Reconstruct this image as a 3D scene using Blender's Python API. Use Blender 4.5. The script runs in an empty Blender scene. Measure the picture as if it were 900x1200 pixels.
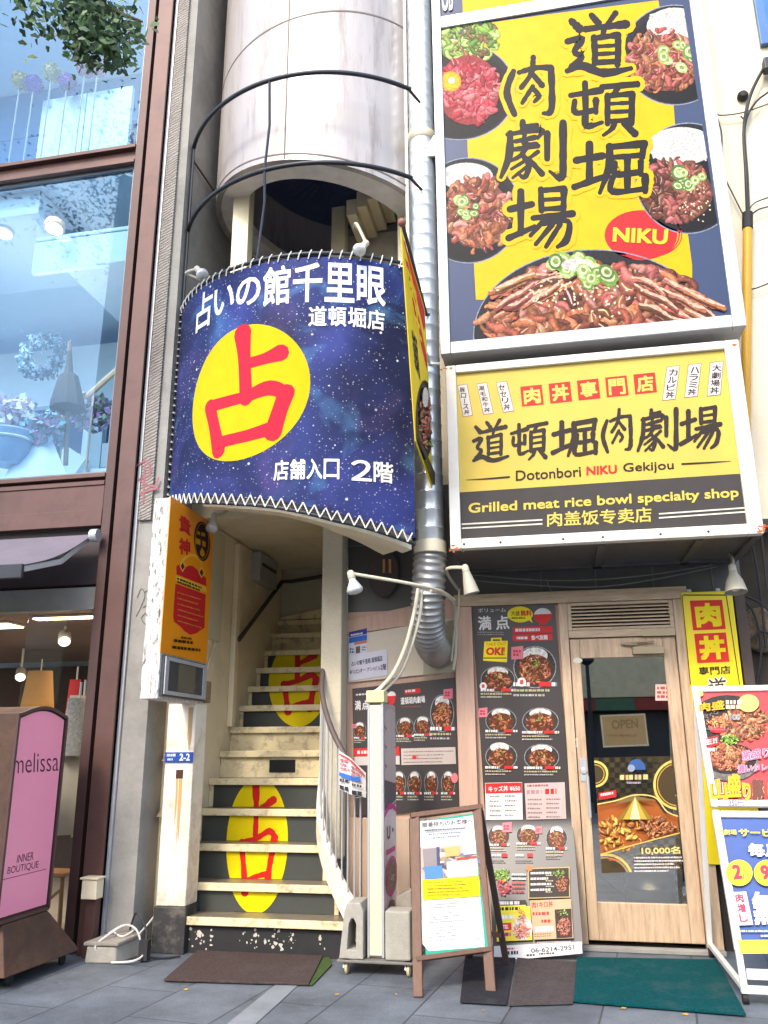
import bpy, bmesh, math, random
from mathutils import Vector, Matrix
random.seed(11)
scene = bpy.context.scene
COL = scene.collection
R = math.radians
# ------------------------------------------------------------------ camera
FPX, CX, CY, EYE = 976.0, 450.0, 600.0, 1.30
AX = Vector((5100, -305, -976)).normalized()          # world X seen in the camera frame (x right, y down, z forward)
AU = Vector((-17, -3410, 976)); AU = (AU - AX * AU.dot(AX)).normalized()
AY = AU.cross(AX)
if AY.z < 0: AY = -AY
CAM = Vector((0, 0, EYE))
cd = bpy.data.cameras.new('camera'); camo = bpy.data.objects.new('camera', cd); COL.objects.link(camo)
cr = Vector((AX.x, AY.x, AU.x)); cdn = Vector((AX.y, AY.y, AU.y)); cf = Vector((AX.z, AY.z, AU.z))
M = Matrix.Identity(4)
for i in range(3):
    M[i][0] = cr[i]; M[i][1] = -cdn[i]; M[i][2] = -cf[i]; M[i][3] = CAM[i]
camo.matrix_world = M
cd.sensor_fit = 'VERTICAL'; cd.sensor_height = 36; cd.lens = 36 * FPX / 1200
cd.clip_start = 0.05; cd.clip_end = 500
scene.camera = camo
# ------------------------------------------------------------------ light
SUN_DIR = Vector((-0.22, -0.80, 0.78)).normalized()    # towards the sun
elev = math.asin(SUN_DIR.z); azim = math.atan2(SUN_DIR.x, SUN_DIR.y)
w = bpy.data.worlds.new('World'); scene.world = w; w.use_nodes = True
nt = w.node_tree; bg = nt.nodes['Background']
sky = nt.nodes.new('ShaderNodeTexSky'); sky.sky_type = 'NISHITA'; sky.sun_disc = False
sky.sun_elevation = elev; sky.sun_rotation = azim; sky.air_density = 1.0; sky.dust_density = 2.2; sky.ozone_density = 0.6
nt.links.new(sky.outputs[0], bg.inputs[0]); bg.inputs[1].default_value = 0.15
sl = bpy.data.lights.new('sun', 'SUN'); sl.energy = 0.8; sl.angle = R(10.0); sl.color = (1, .91, .78)
so = bpy.data.objects.new('sun', sl); COL.objects.link(so)
so.rotation_euler = SUN_DIR.to_track_quat('Z', 'Y').to_euler(); so.location = (-4, -6, 12)
scene.view_settings.view_transform = 'Standard'; scene.view_settings.look = 'None'
scene.view_settings.exposure = 1.75; scene.view_settings.gamma = 1
scene.render.engine = 'CYCLES'; scene.cycles.max_bounces = 8; scene.cycles.transparent_max_bounces = 12
# ------------------------------------------------------------------ helpers
def lin(c):
    return tuple((v / 12.92 if v <= .04045 else ((v + .055) / 1.055) ** 2.4) for v in c)
def C(r, g, b, k=.82):
    return tuple(k * v for v in lin((r / 255, g / 255, b / 255)))
def ray(px, py):
    d = Vector((px - CX, py - CY, FPX))
    return Vector((AX.dot(d), AY.dot(d), AU.dot(d)))
def W(px, py, y):
    d = ray(px, py); return CAM + d * (y / d.y)
def WX(px, py, x):
    d = ray(px, py); return CAM + d * (x / d.x)
BC = (-1.73, 6.44); BR = 1.31                          # axis of the stair tower, radius of the rings round it
def WC(px, py, r=BR):                                  # point of the ring cylinder: (degrees from the front, height)
    d = ray(px, py); a = d.x ** 2 + d.y ** 2; ox, oy = -BC[0], -BC[1]
    b = d.x * ox + d.y * oy; c = ox * ox + oy * oy - r * r; D = max(0, b * b - a * c)
    t = (-b - math.sqrt(D)) / a
    p = CAM + d * t
    return math.degrees(math.atan2(p.x - BC[0], -(p.y - BC[1]))), p.z
def cylp(deg, z, r=BR):
    return Vector((BC[0] + r * math.sin(R(deg)), BC[1] - r * math.cos(R(deg)), z))

MATS = {}
def mat(name, col, rough=.6, metal=0, var=.12, scale=6, bump=0, bscale=60, spec=.5, dirt=None, dscale=2.5, damt=.5, coat=0, stretch=(1, 1, 1)):
    if name in MATS: return MATS[name]
    m = bpy.data.materials.new(name); m.use_nodes = True; n = m.node_tree; N = n.nodes; L = n.links
    p = N['Principled BSDF']
    p.inputs['Roughness'].default_value = rough; p.inputs['Metallic'].default_value = metal
    p.inputs['Specular IOR Level'].default_value = spec; p.inputs['Coat Weight'].default_value = coat
    tc = N.new('ShaderNodeTexCoord'); mp = N.new('ShaderNodeMapping'); mp.inputs['Scale'].default_value = stretch
    L.new(tc.outputs['Object'], mp.inputs[0])
    nz = N.new('ShaderNodeTexNoise'); nz.inputs['Scale'].default_value = scale; nz.inputs['Detail'].default_value = 6; nz.inputs['Roughness'].default_value = .65
    L.new(mp.outputs[0], nz.inputs[0])
    rp = N.new('ShaderNodeMapRange'); rp.inputs[1].default_value = .3; rp.inputs[2].default_value = .7
    rp.inputs[3].default_value = 1 - var; rp.inputs[4].default_value = 1 + var
    L.new(nz.outputs[0], rp.inputs[0])
    mx = N.new('ShaderNodeMix'); mx.data_type = 'RGBA'; mx.blend_type = 'MULTIPLY'; mx.inputs[0].default_value = 1
    mx.inputs[6].default_value = (*col, 1); L.new(rp.outputs[0], mx.inputs[7])
    out = mx.outputs[2]
    if dirt:
        n2 = N.new('ShaderNodeTexNoise'); n2.inputs['Scale'].default_value = dscale; n2.inputs['Detail'].default_value = 8; n2.inputs['Roughness'].default_value = .7
        L.new(mp.outputs[0], n2.inputs[0])
        r2 = N.new('ShaderNodeMapRange'); r2.inputs[1].default_value = .5; r2.inputs[2].default_value = .72; r2.inputs[3].default_value = 0; r2.inputs[4].default_value = damt
        L.new(n2.outputs[0], r2.inputs[0])
        m2 = N.new('ShaderNodeMix'); m2.data_type = 'RGBA'; L.new(r2.outputs[0], m2.inputs[0]); L.new(out, m2.inputs[6]); m2.inputs[7].default_value = (*dirt, 1)
        out = m2.outputs[2]
    L.new(out, p.inputs['Base Color'])
    if bump:
        n3 = N.new('ShaderNodeTexNoise'); n3.inputs['Scale'].default_value = bscale; n3.inputs['Detail'].default_value = 4
        L.new(mp.outputs[0], n3.inputs[0])
        b = N.new('ShaderNodeBump'); b.inputs['Strength'].default_value = bump; b.inputs['Distance'].default_value = .01
        L.new(n3.outputs[0], b.inputs['Height']); L.new(b.outputs[0], p.inputs['Normal'])
    MATS[name] = m; return m
def emis(name, col, s):
    m = bpy.data.materials.new(name); m.use_nodes = True
    p = m.node_tree.nodes['Principled BSDF']; p.inputs['Base Color'].default_value = (*col, 1)
    p.inputs['Emission Color'].default_value = (*col, 1); p.inputs['Emission Strength'].default_value = s
    return m
def printed(name, rough=.5, coat=0, spec=.5, nsc=9, lo=.93, hi=1.04):
    m = bpy.data.materials.new(name); m.use_nodes = True; n = m.node_tree
    p = n.nodes['Principled BSDF']; p.inputs['Roughness'].default_value = rough; p.inputs['Coat Weight'].default_value = coat
    p.inputs['Specular IOR Level'].default_value = spec
    a = n.nodes.new('ShaderNodeAttribute'); a.attribute_name = 'Ink'
    nz = n.nodes.new('ShaderNodeTexNoise'); nz.inputs['Scale'].default_value = nsc; nz.inputs['Detail'].default_value = 5
    tc = n.nodes.new('ShaderNodeTexCoord'); n.links.new(tc.outputs['Object'], nz.inputs[0])
    rp = n.nodes.new('ShaderNodeMapRange'); rp.inputs[1].default_value = .3; rp.inputs[2].default_value = .7; rp.inputs[3].default_value = lo; rp.inputs[4].default_value = hi
    n.links.new(nz.outputs[0], rp.inputs[0])
    mx = n.nodes.new('ShaderNodeMix'); mx.data_type = 'RGBA'; mx.blend_type = 'MULTIPLY'; mx.inputs[0].default_value = 1
    n.links.new(a.outputs['Color'], mx.inputs[6]); n.links.new(rp.outputs[0], mx.inputs[7])
    n.links.new(mx.outputs[2], p.inputs['Base Color'])
    return m
def glass(name, refl, tint=(1, 1, 1), rough=.0, gt=(1, 1, 1)):
    m = bpy.data.materials.new(name); m.use_nodes = True; n = m.node_tree; N = n.nodes; L = n.links
    N.remove(N['Principled BSDF'])
    t = N.new('ShaderNodeBsdfTransparent'); t.inputs[0].default_value = (*tint, 1)
    g = N.new('ShaderNodeBsdfGlossy'); g.inputs['Roughness'].default_value = rough; g.inputs[0].default_value = (*gt, 1)
    lw = N.new('ShaderNodeLayerWeight'); pw_ = N.new('ShaderNodeMath'); pw_.operation = 'POWER'; pw_.inputs[1].default_value = 5; L.new(lw.outputs['Facing'], pw_.inputs[0])
    ad = N.new('ShaderNodeMath'); ad.operation = 'ADD'; ad.use_clamp = True; ad.inputs[1].default_value = refl + .03; L.new(pw_.outputs[0], ad.inputs[0])
    mx = N.new('ShaderNodeMixShader'); L.new(ad.outputs[0], mx.inputs[0]); L.new(t.outputs[0], mx.inputs[1]); L.new(g.outputs[0], mx.inputs[2])
    L.new(mx.outputs[0], N['Material Output'].inputs[0])
    return m

def rootloc(o):
    while o.parent: o = o.parent
    return Vector(o.location)
class MB:
    def __init__(s): s.v = []; s.f = []; s.c = []
    def face(s, pts, col=(1, 1, 1)):
        i = len(s.v); s.v += [Vector(p) for p in pts]; s.f.append(tuple(range(i, i + len(pts)))); s.c.append(col); return s
    def raw(s, v, f, col=(1, 1, 1)):
        i = len(s.v); s.v += [Vector(p) for p in v]
        for q in f: s.f.append(tuple(i + k for k in q)); s.c.append(col)
        return s
    def box(s, x0, x1, y0, y1, z0, z1, col=(1, 1, 1)):
        v = [(x0, y0, z0), (x1, y0, z0), (x1, y1, z0), (x0, y1, z0), (x0, y0, z1), (x1, y0, z1), (x1, y1, z1), (x0, y1, z1)]
        return s.hexa(v, col)
    def hexa(s, v, col=(1, 1, 1)):
        return s.raw(v, [(3, 2, 1, 0), (4, 5, 6, 7), (0, 1, 5, 4), (1, 2, 6, 5), (2, 3, 7, 6), (3, 0, 4, 7)], col)
    def beam(s, a, b, wx, wz, up=(0, 0, 1), col=(1, 1, 1)):       # box from a to b
        a = Vector(a); b = Vector(b); d = (b - a).normalized(); u = Vector(up)
        sx = d.cross(u).normalized() * wx / 2; sz = sx.cross(d).normalized() * wz / 2
        return s.hexa([a - sx - sz, a + sx - sz, b + sx - sz, b - sx - sz, a - sx + sz, a + sx + sz, b + sx + sz, b - sx + sz], col)
    def tube(s, path, r, n=8, col=(1, 1, 1), cap=True):
        P = [Vector(p) for p in path]; rr = r if isinstance(r, (list, tuple)) else [r] * len(P)
        i0 = len(s.v); prev = None
        for k, p in enumerate(P):
            d = ((P[min(k + 1, len(P) - 1)] - P[max(k - 1, 0)]) or Vector((0, 0, 1))).normalized()
            if prev is None:
                a = d.orthogonal().normalized()
            else:
                a = prev - d * prev.dot(d)
                a = a.normalized() if a.length > 1e-6 else d.orthogonal().normalized()
            prev = a; b = d.cross(a)
            for j in range(n):
                t = 2 * math.pi * j / n; s.v.append(p + (a * math.cos(t) + b * math.sin(t)) * rr[k])
        for k in range(len(P) - 1):
            for j in range(n):
                q = (j + 1) % n
                s.f.append((i0 + k * n + j, i0 + k * n + q, i0 + (k + 1) * n + q, i0 + (k + 1) * n + j)); s.c.append(col)
        if cap:
            s.f.append(tuple(i0 + j for j in reversed(range(n)))); s.c.append(col)
            e = i0 + (len(P) - 1) * n; s.f.append(tuple(e + j for j in range(n))); s.c.append(col)
        return s
    def lathe(s, c, axis, prof, n=16, col=(1, 1, 1)):            # prof: (radius, distance along axis)
        c = Vector(c); d = Vector(axis).normalized()
        a = d.orthogonal().normalized(); b = d.cross(a); i0 = len(s.v)
        for (r, h) in prof:
            for j in range(n):
                t = 2 * math.pi * j / n; s.v.append(c + d * h + (a * math.cos(t) + b * math.sin(t)) * max(r, 1e-4))
        for k in range(len(prof) - 1):
            for j in range(n):
                q = (j + 1) % n
                s.f.append((i0 + k * n + j, i0 + k * n + q, i0 + (k + 1) * n + q, i0 + (k + 1) * n + j)); s.c.append(col)
        s.f.append(tuple(i0 + j for j in reversed(range(n)))); s.c.append(col)
        e = i0 + (len(prof) - 1) * n; s.f.append(tuple(e + j for j in range(n))); s.c.append(col)
        return s
    def ball(s, c, r, n=12, col=(1, 1, 1), sc=(1, 1, 1)):
        c = Vector(c); m = n // 2 + 1; i0 = len(s.v)
        for k in range(m + 1):
            t = math.pi * k / m
            for j in range(n):
                u = 2 * math.pi * j / n
                s.v.append(c + Vector((r * sc[0] * math.sin(t) * math.cos(u), r * sc[1] * math.sin(t) * math.sin(u), r * sc[2] * math.cos(t))))
        for k in range(m):
            for j in range(n):
                q = (j + 1) % n; s.f.append((i0 + k * n + j, i0 + (k + 1) * n + j, i0 + (k + 1) * n + q, i0 + k * n + q)); s.c.append(col)
        return s
    def arc(s, r0, r1, zf0, zf1, a0, a1, n=40, c=BC, col=(1, 1, 1)):   # curved slab round the tower axis; zf0/zf1 give bottom/top at an angle
        i0 = len(s.v)
        for k in range(n + 1):
            a = a0 + (a1 - a0) * k / n; sa, ca = math.sin(R(a)), math.cos(R(a))
            for r, z in ((r0, zf0(a)), (r1, zf0(a)), (r1, zf1(a)), (r0, zf1(a))):
                s.v.append(Vector((c[0] + r * sa, c[1] - r * ca, z)))
        for k in range(n):
            for j in range(4):
                q = (j + 1) % 4; b = i0 + k * 4
                s.f.append((b + j, b + q, b + 4 + q, b + 4 + j)); s.c.append(col)
        s.f.append((i0 + 3, i0 + 2, i0 + 1, i0)); s.c.append(col)
        e = i0 + n * 4; s.f.append((e, e + 1, e + 2, e + 3)); s.c.append(col)
        return s
    def build(s, name, m, parent=None, loc=None, smooth=False, bevel=0, ink=False, merge=False):
        off = rootloc(parent) if parent else Vector(loc or (0, 0, 0))
        me = bpy.data.meshes.new(name); me.from_pydata([p - off for p in s.v], [], s.f); me.update()
        if ink:
            at = me.color_attributes.new('Ink', 'FLOAT_COLOR', 'CORNER')
            buf = []
            for p in me.polygons:
                c = s.c[p.index]
                for _ in range(p.loop_total): buf += [c[0], c[1], c[2], 1.0]
            at.data.foreach_set('color', buf)
        else:
            bm = bmesh.new(); bm.from_mesh(me)
            if merge: bmesh.ops.remove_doubles(bm, verts=bm.verts, dist=1e-4)
            bmesh.ops.recalc_face_normals(bm, faces=bm.faces); bm.to_mesh(me); bm.free()
        if smooth:
            me.polygons.foreach_set('use_smooth', [True] * len(me.polygons))
        o = bpy.data.objects.new(name, me); COL.objects.link(o); me.materials.append(m)
        if parent: o.parent = parent
        else: o.location = off
        if smooth and not ink: 
            try: me.set_sharp_from_angle(angle=R(45))
            except Exception: pass
        if bevel:
            b = o.modifiers.new('edge', 'BEVEL'); b.width = bevel; b.segments = 2; b.limit_method = 'ANGLE'; b.angle_limit = R(40)
        return o
def thing(name, label, cat, loc=(0, 0, 0), group=None):
    o = bpy.data.objects.new(name, None); COL.objects.link(o); o.location = loc; o.empty_display_size = .1
    return tag(o, label, cat, group)
def tag(o, label=None, cat=None, group=None, kind=None):
    if label: o['label'] = label
    if cat: o['category'] = cat
    if group: o['group'] = group
    if kind: o['kind'] = kind
    return o
# ---- flat printed artwork: ink polygons laid in thin layers on a real panel
def spline(P, n=6):
    out = []
    for i in range(len(P) - 1):
        p0 = P[max(i - 1, 0)]; p1 = P[i]; p2 = P[i + 1]; p3 = P[min(i + 2, len(P) - 1)]
        for k in range(n):
            t = k / n
            out.append(tuple(.5 * (2 * p1[j] + (p2[j] - p0[j]) * t + (2 * p0[j] - 5 * p1[j] + 4 * p2[j] - p3[j]) * t * t + (3 * p1[j] - p0[j] - 3 * p2[j] + p3[j]) * t ** 3) for j in range(len(p1))))
    out.append(tuple(P[-1])); return out
GC = {}
def glyphs(body, off):
    k = (body, off)
    if k not in GC:
        c = bpy.data.curves.new('t', 'FONT'); c.body = body; c.size = 1; c.offset = off; c.resolution_u = 3
        o = bpy.data.objects.new('t', c); m = bpy.data.meshes.new_from_object(o); bpy.data.objects.remove(o); bpy.data.curves.remove(c)
        v = [(p.co.x, p.co.y) for p in m.vertices]; f = [tuple(p.vertices) for p in m.polygons]; bpy.data.meshes.remove(m)
        xs = [p[0] for p in v]; ys = [p[1] for p in v]; x0, x1, y0, y1 = min(xs), max(xs), min(ys), max(ys)
        GC[k] = ([((p[0] - x0) / (x1 - x0), (y1 - p[1]) / max(y1 - y0, 1e-6)) for p in v], f)
    return GC[k]
def clip_poly(P, Q):                                    # P clipped to the convex polygon Q
    n = len(Q)
    ar = sum(Q[i][0] * Q[(i + 1) % n][1] - Q[(i + 1) % n][0] * Q[i][1] for i in range(n))
    sg = 1 if ar > 0 else -1
    for i in range(n):
        a = Q[i]; b = Q[(i + 1) % n]
        side = lambda p: sg * ((b[0] - a[0]) * (p[1] - a[1]) - (b[1] - a[1]) * (p[0] - a[0]))
        out = []
        for k in range(len(P)):
            p = P[k]; q = P[(k + 1) % len(P)]; sp, sq = side(p), side(q)
            if sp >= 0: out.append(p)
            if (sp >= 0) != (sq >= 0):
                t = sp / (sp - sq); out.append((p[0] + (q[0] - p[0]) * t, p[1] + (q[1] - p[1]) * t))
        P = out
        if len(P) < 3: return []
    return P
class Art:
    def __init__(s, m, d0=.002, step=.00004, xf=None):
        s.m = m; s._d = d0; s.base = d0; s.mx = d0; s.step = step; s.mb = {}; s.cur = 'colour_print'; s.clip = None; s.k = 1; s.xf = xf or (lambda x, y: (x, y))
    @property
    def d(s): return s._d
    @d.setter
    def d(s, v): s._d = v; s.mx = max(s.mx, v)
    def lo(s): s._d = s.base; return s               # start again on the lowest layer (pieces that do not overlap)
    def hi(s): s._d = s.mx; return s                 # go on top of everything laid so far
    def part(s, n): s.cur = n; return s
    def _mb(s):
        if s.cur not in s.mb: s.mb[s.cur] = MB()
        return s.mb[s.cur]
    def _put(s, P, col):
        P = [s.xf(*p) for p in P]
        if s.clip: P = clip_poly(P, s.clip)
        if len(P) >= 3: s._mb().face([s.m(p[0], p[1], s.d) for p in P], tuple(v * s.k for v in col))
    def poly(s, P, col):
        s.d += s.step; s._put(P, col); return s
    def rect(s, x0, y0, x1, y1, col, sk=0):              # sk: rise of the right side
        return s.poly([(x0, y0), (x1, y0 - sk), (x1, y1 - sk), (x0, y1)], col)
    def ellipse(s, cx, cy, rx, ry, col, rot=0, n=28, a0=0, a1=360):
        P = []
        for k in range(n + (a1 - a0 < 360)):
            t = R(a0 + (a1 - a0) * k / n); x, y = rx * math.cos(t), ry * math.sin(t); c, q = math.cos(R(rot)), math.sin(R(rot))
            P.append((cx + x * c - y * q, cy + x * q + y * c))
        return s.poly(P, col)
    def ring(s, cx, cy, rx, ry, wd, col, n=48, a0=0, a1=360):
        s.d += s.step
        for k in range(n):
            t0, t1 = R(a0 + (a1 - a0) * k / n), R(a0 + (a1 - a0) * (k + 1) / n)
            s._put([(cx + rx * math.cos(t0), cy + ry * math.sin(t0)), (cx + rx * math.cos(t1), cy + ry * math.sin(t1)),
                    (cx + (rx - wd) * math.cos(t1), cy + (ry - wd) * math.sin(t1)), (cx + (rx - wd) * math.cos(t0), cy + (ry - wd) * math.sin(t0))], col)
        return s
    def stroke(s, P, col, w0=None, n=5, taper=True, rough=0):   # P: (x, y, width)
        if w0 is not None: P = [(p[0], p[1], w0) for p in P]
        S = spline(P, n) if len(P) > 2 else [tuple(P[0][j] + (P[-1][j] - P[0][j]) * k / 5 for j in range(3)) for k in range(6)]
        L, Rr = [], []
        for k, p in enumerate(S):
            a = S[max(k - 1, 0)]; b = S[min(k + 1, len(S) - 1)]; dx, dy = b[0] - a[0], b[1] - a[1]; l = math.hypot(dx, dy) or 1
            h = p[2] / 2 * (1 + random.uniform(-rough, rough))
            L.append((p[0] - dy / l * h, p[1] + dx / l * h)); Rr.append((p[0] + dy / l * h, p[1] - dx / l * h))
        s.d += s.step
        d0 = s.d
        for k in range(len(S) - 1):
            s._d = d0 + (k % (2 if len(S) < 12 else 5)) * s.step * .5; s._put([L[k], L[k + 1], Rr[k + 1], Rr[k]], col)
        s.d = d0 + s.step * (0 if len(S) < 12 else 1.6)
        if taper:
            for (p, q) in ((S[0], S[1]), (S[-1], S[-2])):
                an = math.atan2(p[1] - q[1], p[0] - q[0]); h = p[2] / 2
                s._put([(p[0] + h * math.cos(an + R(t)), p[1] + h * math.sin(an + R(t))) for t in (-90, -55, -20, 20, 55, 90)], col)
        return s
    def text(s, body, q, col, off=.012):                # q: TL TR BR BL or x0,y0,x1,y1
        if not isinstance(q[0], (tuple, list)): q = [(q[0], q[1]), (q[2], q[1]), (q[2], q[3]), (q[0], q[3])]
        v, f = glyphs(body, min(off, .006))
        if off > .008:                                   # heavier lettering: shifted prints of the same glyphs
            n = len(body) if body.isascii() is False else len(body) * .6
            ex = (off - .004) * 1.0; m = [(-ex / n, -ex), (ex / n, -ex), (-ex / n, ex), (ex / n, ex)]
            for (du, dv) in m:
                s._txt([(a * (1 - 2 * ex / n) + ex / n + du, b * (1 - 2 * ex) + ex + dv) for a, b in v], f, q, col)
            return s
        return s._txt(v, f, q, col)
    def _txt(s, v, f, q, col):
        s.d += s.step
        P = [((q[0][0] * (1 - a) + q[1][0] * a) * (1 - b) + (q[3][0] * (1 - a) + q[2][0] * a) * b,
              (q[0][1] * (1 - a) + q[1][1] * a) * (1 - b) + (q[3][1] * (1 - a) + q[2][1] * a) * b) for a, b in v]
        P = [s.xf(*p) for p in P]
        s._mb().raw([s.m(p[0], p[1], s.d) for p in P], f, tuple(v * s.k for v in col)); return s
    def vtext(s, body, x0, y0, x1, y1, col, off=.012, lean=0):
        h = (y1 - y0) / len(body)
        for i, ch in enumerate(body):
            a = y0 + h * i; g = h * .06; dx = lean * i
            if ch == 'ー': s.rect((x0 + x1) / 2 + dx - (x1 - x0) * .07, a + g, (x0 + x1) / 2 + dx + (x1 - x0) * .07, a + h - g, col)
            else: s.text(ch, (x0 + dx, a + g, x1 + dx, a + h - g), col, off)
        return s
    def small(s, x0, y0, x1, y1, col, rows=1, fill=.6, sk=0):   # print too small to read: short dashes
        h = (y1 - y0) / rows
        for r_ in range(rows):
            x = x0; y = y0 + r_ * h
            end = x0 + (x1 - x0) * random.uniform(.7, 1)
            hh = abs(h)
            while x < end:
                l = min(hh * random.uniform(.4, 1.1), end - x) if end - x > hh * .3 else end - x
                k = sk * (x - x0) / max(x1 - x0, 1e-6)
                s.rect(x, y + h * (1 - fill) / 2 * random.uniform(.6, 1.3) - k, x + l, y + h * (1 + fill) / 2 - k, tuple(c * random.uniform(.75, 1.1) for c in col), sk * l / max(x1 - x0, 1e-6))
                x += l + hh * random.uniform(.1, .35)
        return s
    def brush(s, ch, x0, y0, x1, y1, col, wk=1, tl=None):      # brush character in a box; tl: optional four corners
        for st in BRUSH[ch]:
            P = []
            for (x, y, wd) in st:
                a, b = x / 100, y / 100
                if tl:
                    X = (tl[0][0] * (1 - a) + tl[1][0] * a) * (1 - b) + (tl[3][0] * (1 - a) + tl[2][0] * a) * b
                    Y = (tl[0][1] * (1 - a) + tl[1][1] * a) * (1 - b) + (tl[3][1] * (1 - a) + tl[2][1] * a) * b
                    sc = math.hypot(tl[1][0] - tl[0][0], tl[1][1] - tl[0][1]) / 100
                else:
                    X, Y = x0 + (x1 - x0) * a, y0 + (y1 - y0) * b; sc = ((x1 - x0) + (y1 - y0)) / 200
                P.append((X, Y, wd * sc * wk))
            s.stroke(P, col, rough=.13)
        return s
    def meat(s, cx, cy, rx, ry, n, pal, hi=(.75, .5, .38), ln=(.12, .34), wd=(.05, .14), a0=0, a1=360, sp=.85):
        r = (rx + ry) / 2; big = n > 45
        for i in range(int(n * 1.5) if big else n):
            t = R(random.uniform(a0, a1)); q = math.sqrt(random.random()) * sp
            x, y = cx + rx * q * math.cos(t), cy + ry * q * math.sin(t)
            an = random.uniform(0, 6.28); l = r * random.uniform(*ln); b = random.uniform(-1.2, 1.2); wv = r * random.uniform(*wd)
            P = []
            for k in range(4):
                P.append((x, y, wv * (.6, 1.15, 1.05, .7)[k] * random.uniform(.8, 1.25))); x += math.cos(an) * l / 3; y += math.sin(an) * l / 3; an += b / 2
                ex = (x - cx) / rx; ey = (y - cy) / ry; m = math.hypot(ex, ey)
                if m > .97: x = cx + rx * ex / m * .95; y = cy + ry * ey / m * .95
            c = random.choice(pal); k = random.uniform(.6, 1.35)
            c = tuple(min(.9, v * k) for v in c)
            if big:
                s.stroke([(p[0] + wv * .08, p[1] + wv * .12, p[2] * 1.2) for p in P], tuple(v * .5 for v in c), n=3); s.stroke(P, tuple(v * .8 for v in c), n=3)
                s.stroke([(p[0] - wv * .06, p[1] - wv * .08, p[2] * .62) for p in P], tuple(min(.9, v * 1.15) for v in c), n=3); s.stroke([(p[0] - wv * .1, p[1] - wv * .14, p[2] * .3) for p in P[:3]], tuple(min(.9, v * 1.5) for v in c), n=3)
            else: s.stroke(P, c, n=3)
            if random.random() < (.35 if big else .6):
                o = wv * .22
                s.stroke([(p[0] - o * .5, p[1] - o, p[2] * random.uniform(.1, .22)) for p in P[:3]], tuple(v * random.uniform(.6, 1.1) for v in hi), n=3)
        return s
    def rice(s, cx, cy, rx, ry, n):
        s.ellipse(cx, cy, rx, ry, (.62, .6, .55)); r = (rx + ry) / 2
        for i in range(n):
            t = random.uniform(0, 6.28); q = math.sqrt(random.random()) * .95; x, y = cx + rx * q * math.cos(t), cy + ry * q * math.sin(t); an = random.uniform(0, 3.14)
            g = random.uniform(.5, .85)
            s.stroke([(x, y, r * .1), (x + math.cos(an) * r * .2, y + math.sin(an) * r * .2, r * .07)], (g, g, g * .94))
        return s
    def onion(s, cx, cy, rx, ry, n, r=None):
        r = r or (rx + ry) * .25
        for i in range(n):
            t = random.uniform(0, 6.28); q = math.sqrt(random.random()); x, y = cx + rx * q * math.cos(t), cy + ry * q * math.sin(t); k = r * random.uniform(.6, 1.1)
            e = random.uniform(.6, 1); rt = random.uniform(0, 90)
            g = random.choice(((.16, .3, .05), (.3, .45, .1), (.42, .55, .2), (.1, .2, .04)))
            s.ellipse(x, y, k, k * e, g, rt, 12); s.ellipse(x, y, k * .68, k * .68 * e, (.6, .68, .4), rt, 12); s.ellipse(x + k * .05, y, k * .38, k * .38 * e, (.22, .3, .07), rt, 10)
        return s
    def greens(s, cx, cy, rx, ry, n, pal=((.2, .36, .05), (.33, .5, .1), (.1, .22, .03))):
        return s.meat(cx, cy, rx, ry, n, pal, hi=(.5, .65, .25), ln=(.15, .4), wd=(.06, .16))
    def bowl(s, cx, cy, rx, ry, n=26, pal=None, rice=(0, -.6), on=(0, -.15), dish=(.012, .011, .012)):
        pal = pal or BROWN
        s.ellipse(cx, cy, rx, ry, dish); s.ring(cx, cy, rx, ry, (rx + ry) * .022, (.3, .3, .3), 32)
        if rice: s.rice(cx + rice[0] * rx, cy + rice[1] * ry, rx * .6, ry * .38, max(8, n // 3))
        s.ellipse(cx, cy + ry * .1, rx * .78, ry * .7, tuple(v * .55 for v in pal[0])); s.meat(cx, cy + ry * .08, rx * .84, ry * .78, n, pal)
        if on: s.greens(cx + on[0] * rx, cy + on[1] * ry, rx * .32, ry * .27, max(6, n // 4))
        return s
    def build(s, parent, m):
        r = {}
        for k, b in s.mb.items():
            r[k] = b.build(k, m_food if k == 'food_picture' else m, parent, ink=True)
        return r
BROWN = [(.22, .075, .035), (.32, .12, .06), (.42, .18, .09), (.14, .04, .025), (.5, .16, .07), (.38, .1, .06)]
PINK = [(.5, .14, .12), (.42, .09, .08), (.6, .25, .2), (.3, .07, .05), (.45, .18, .1)]
RAW = [(.55, .06, .09), (.45, .03, .05), (.65, .16, .17), (.36, .02, .04), (.6, .1, .12)]
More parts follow.
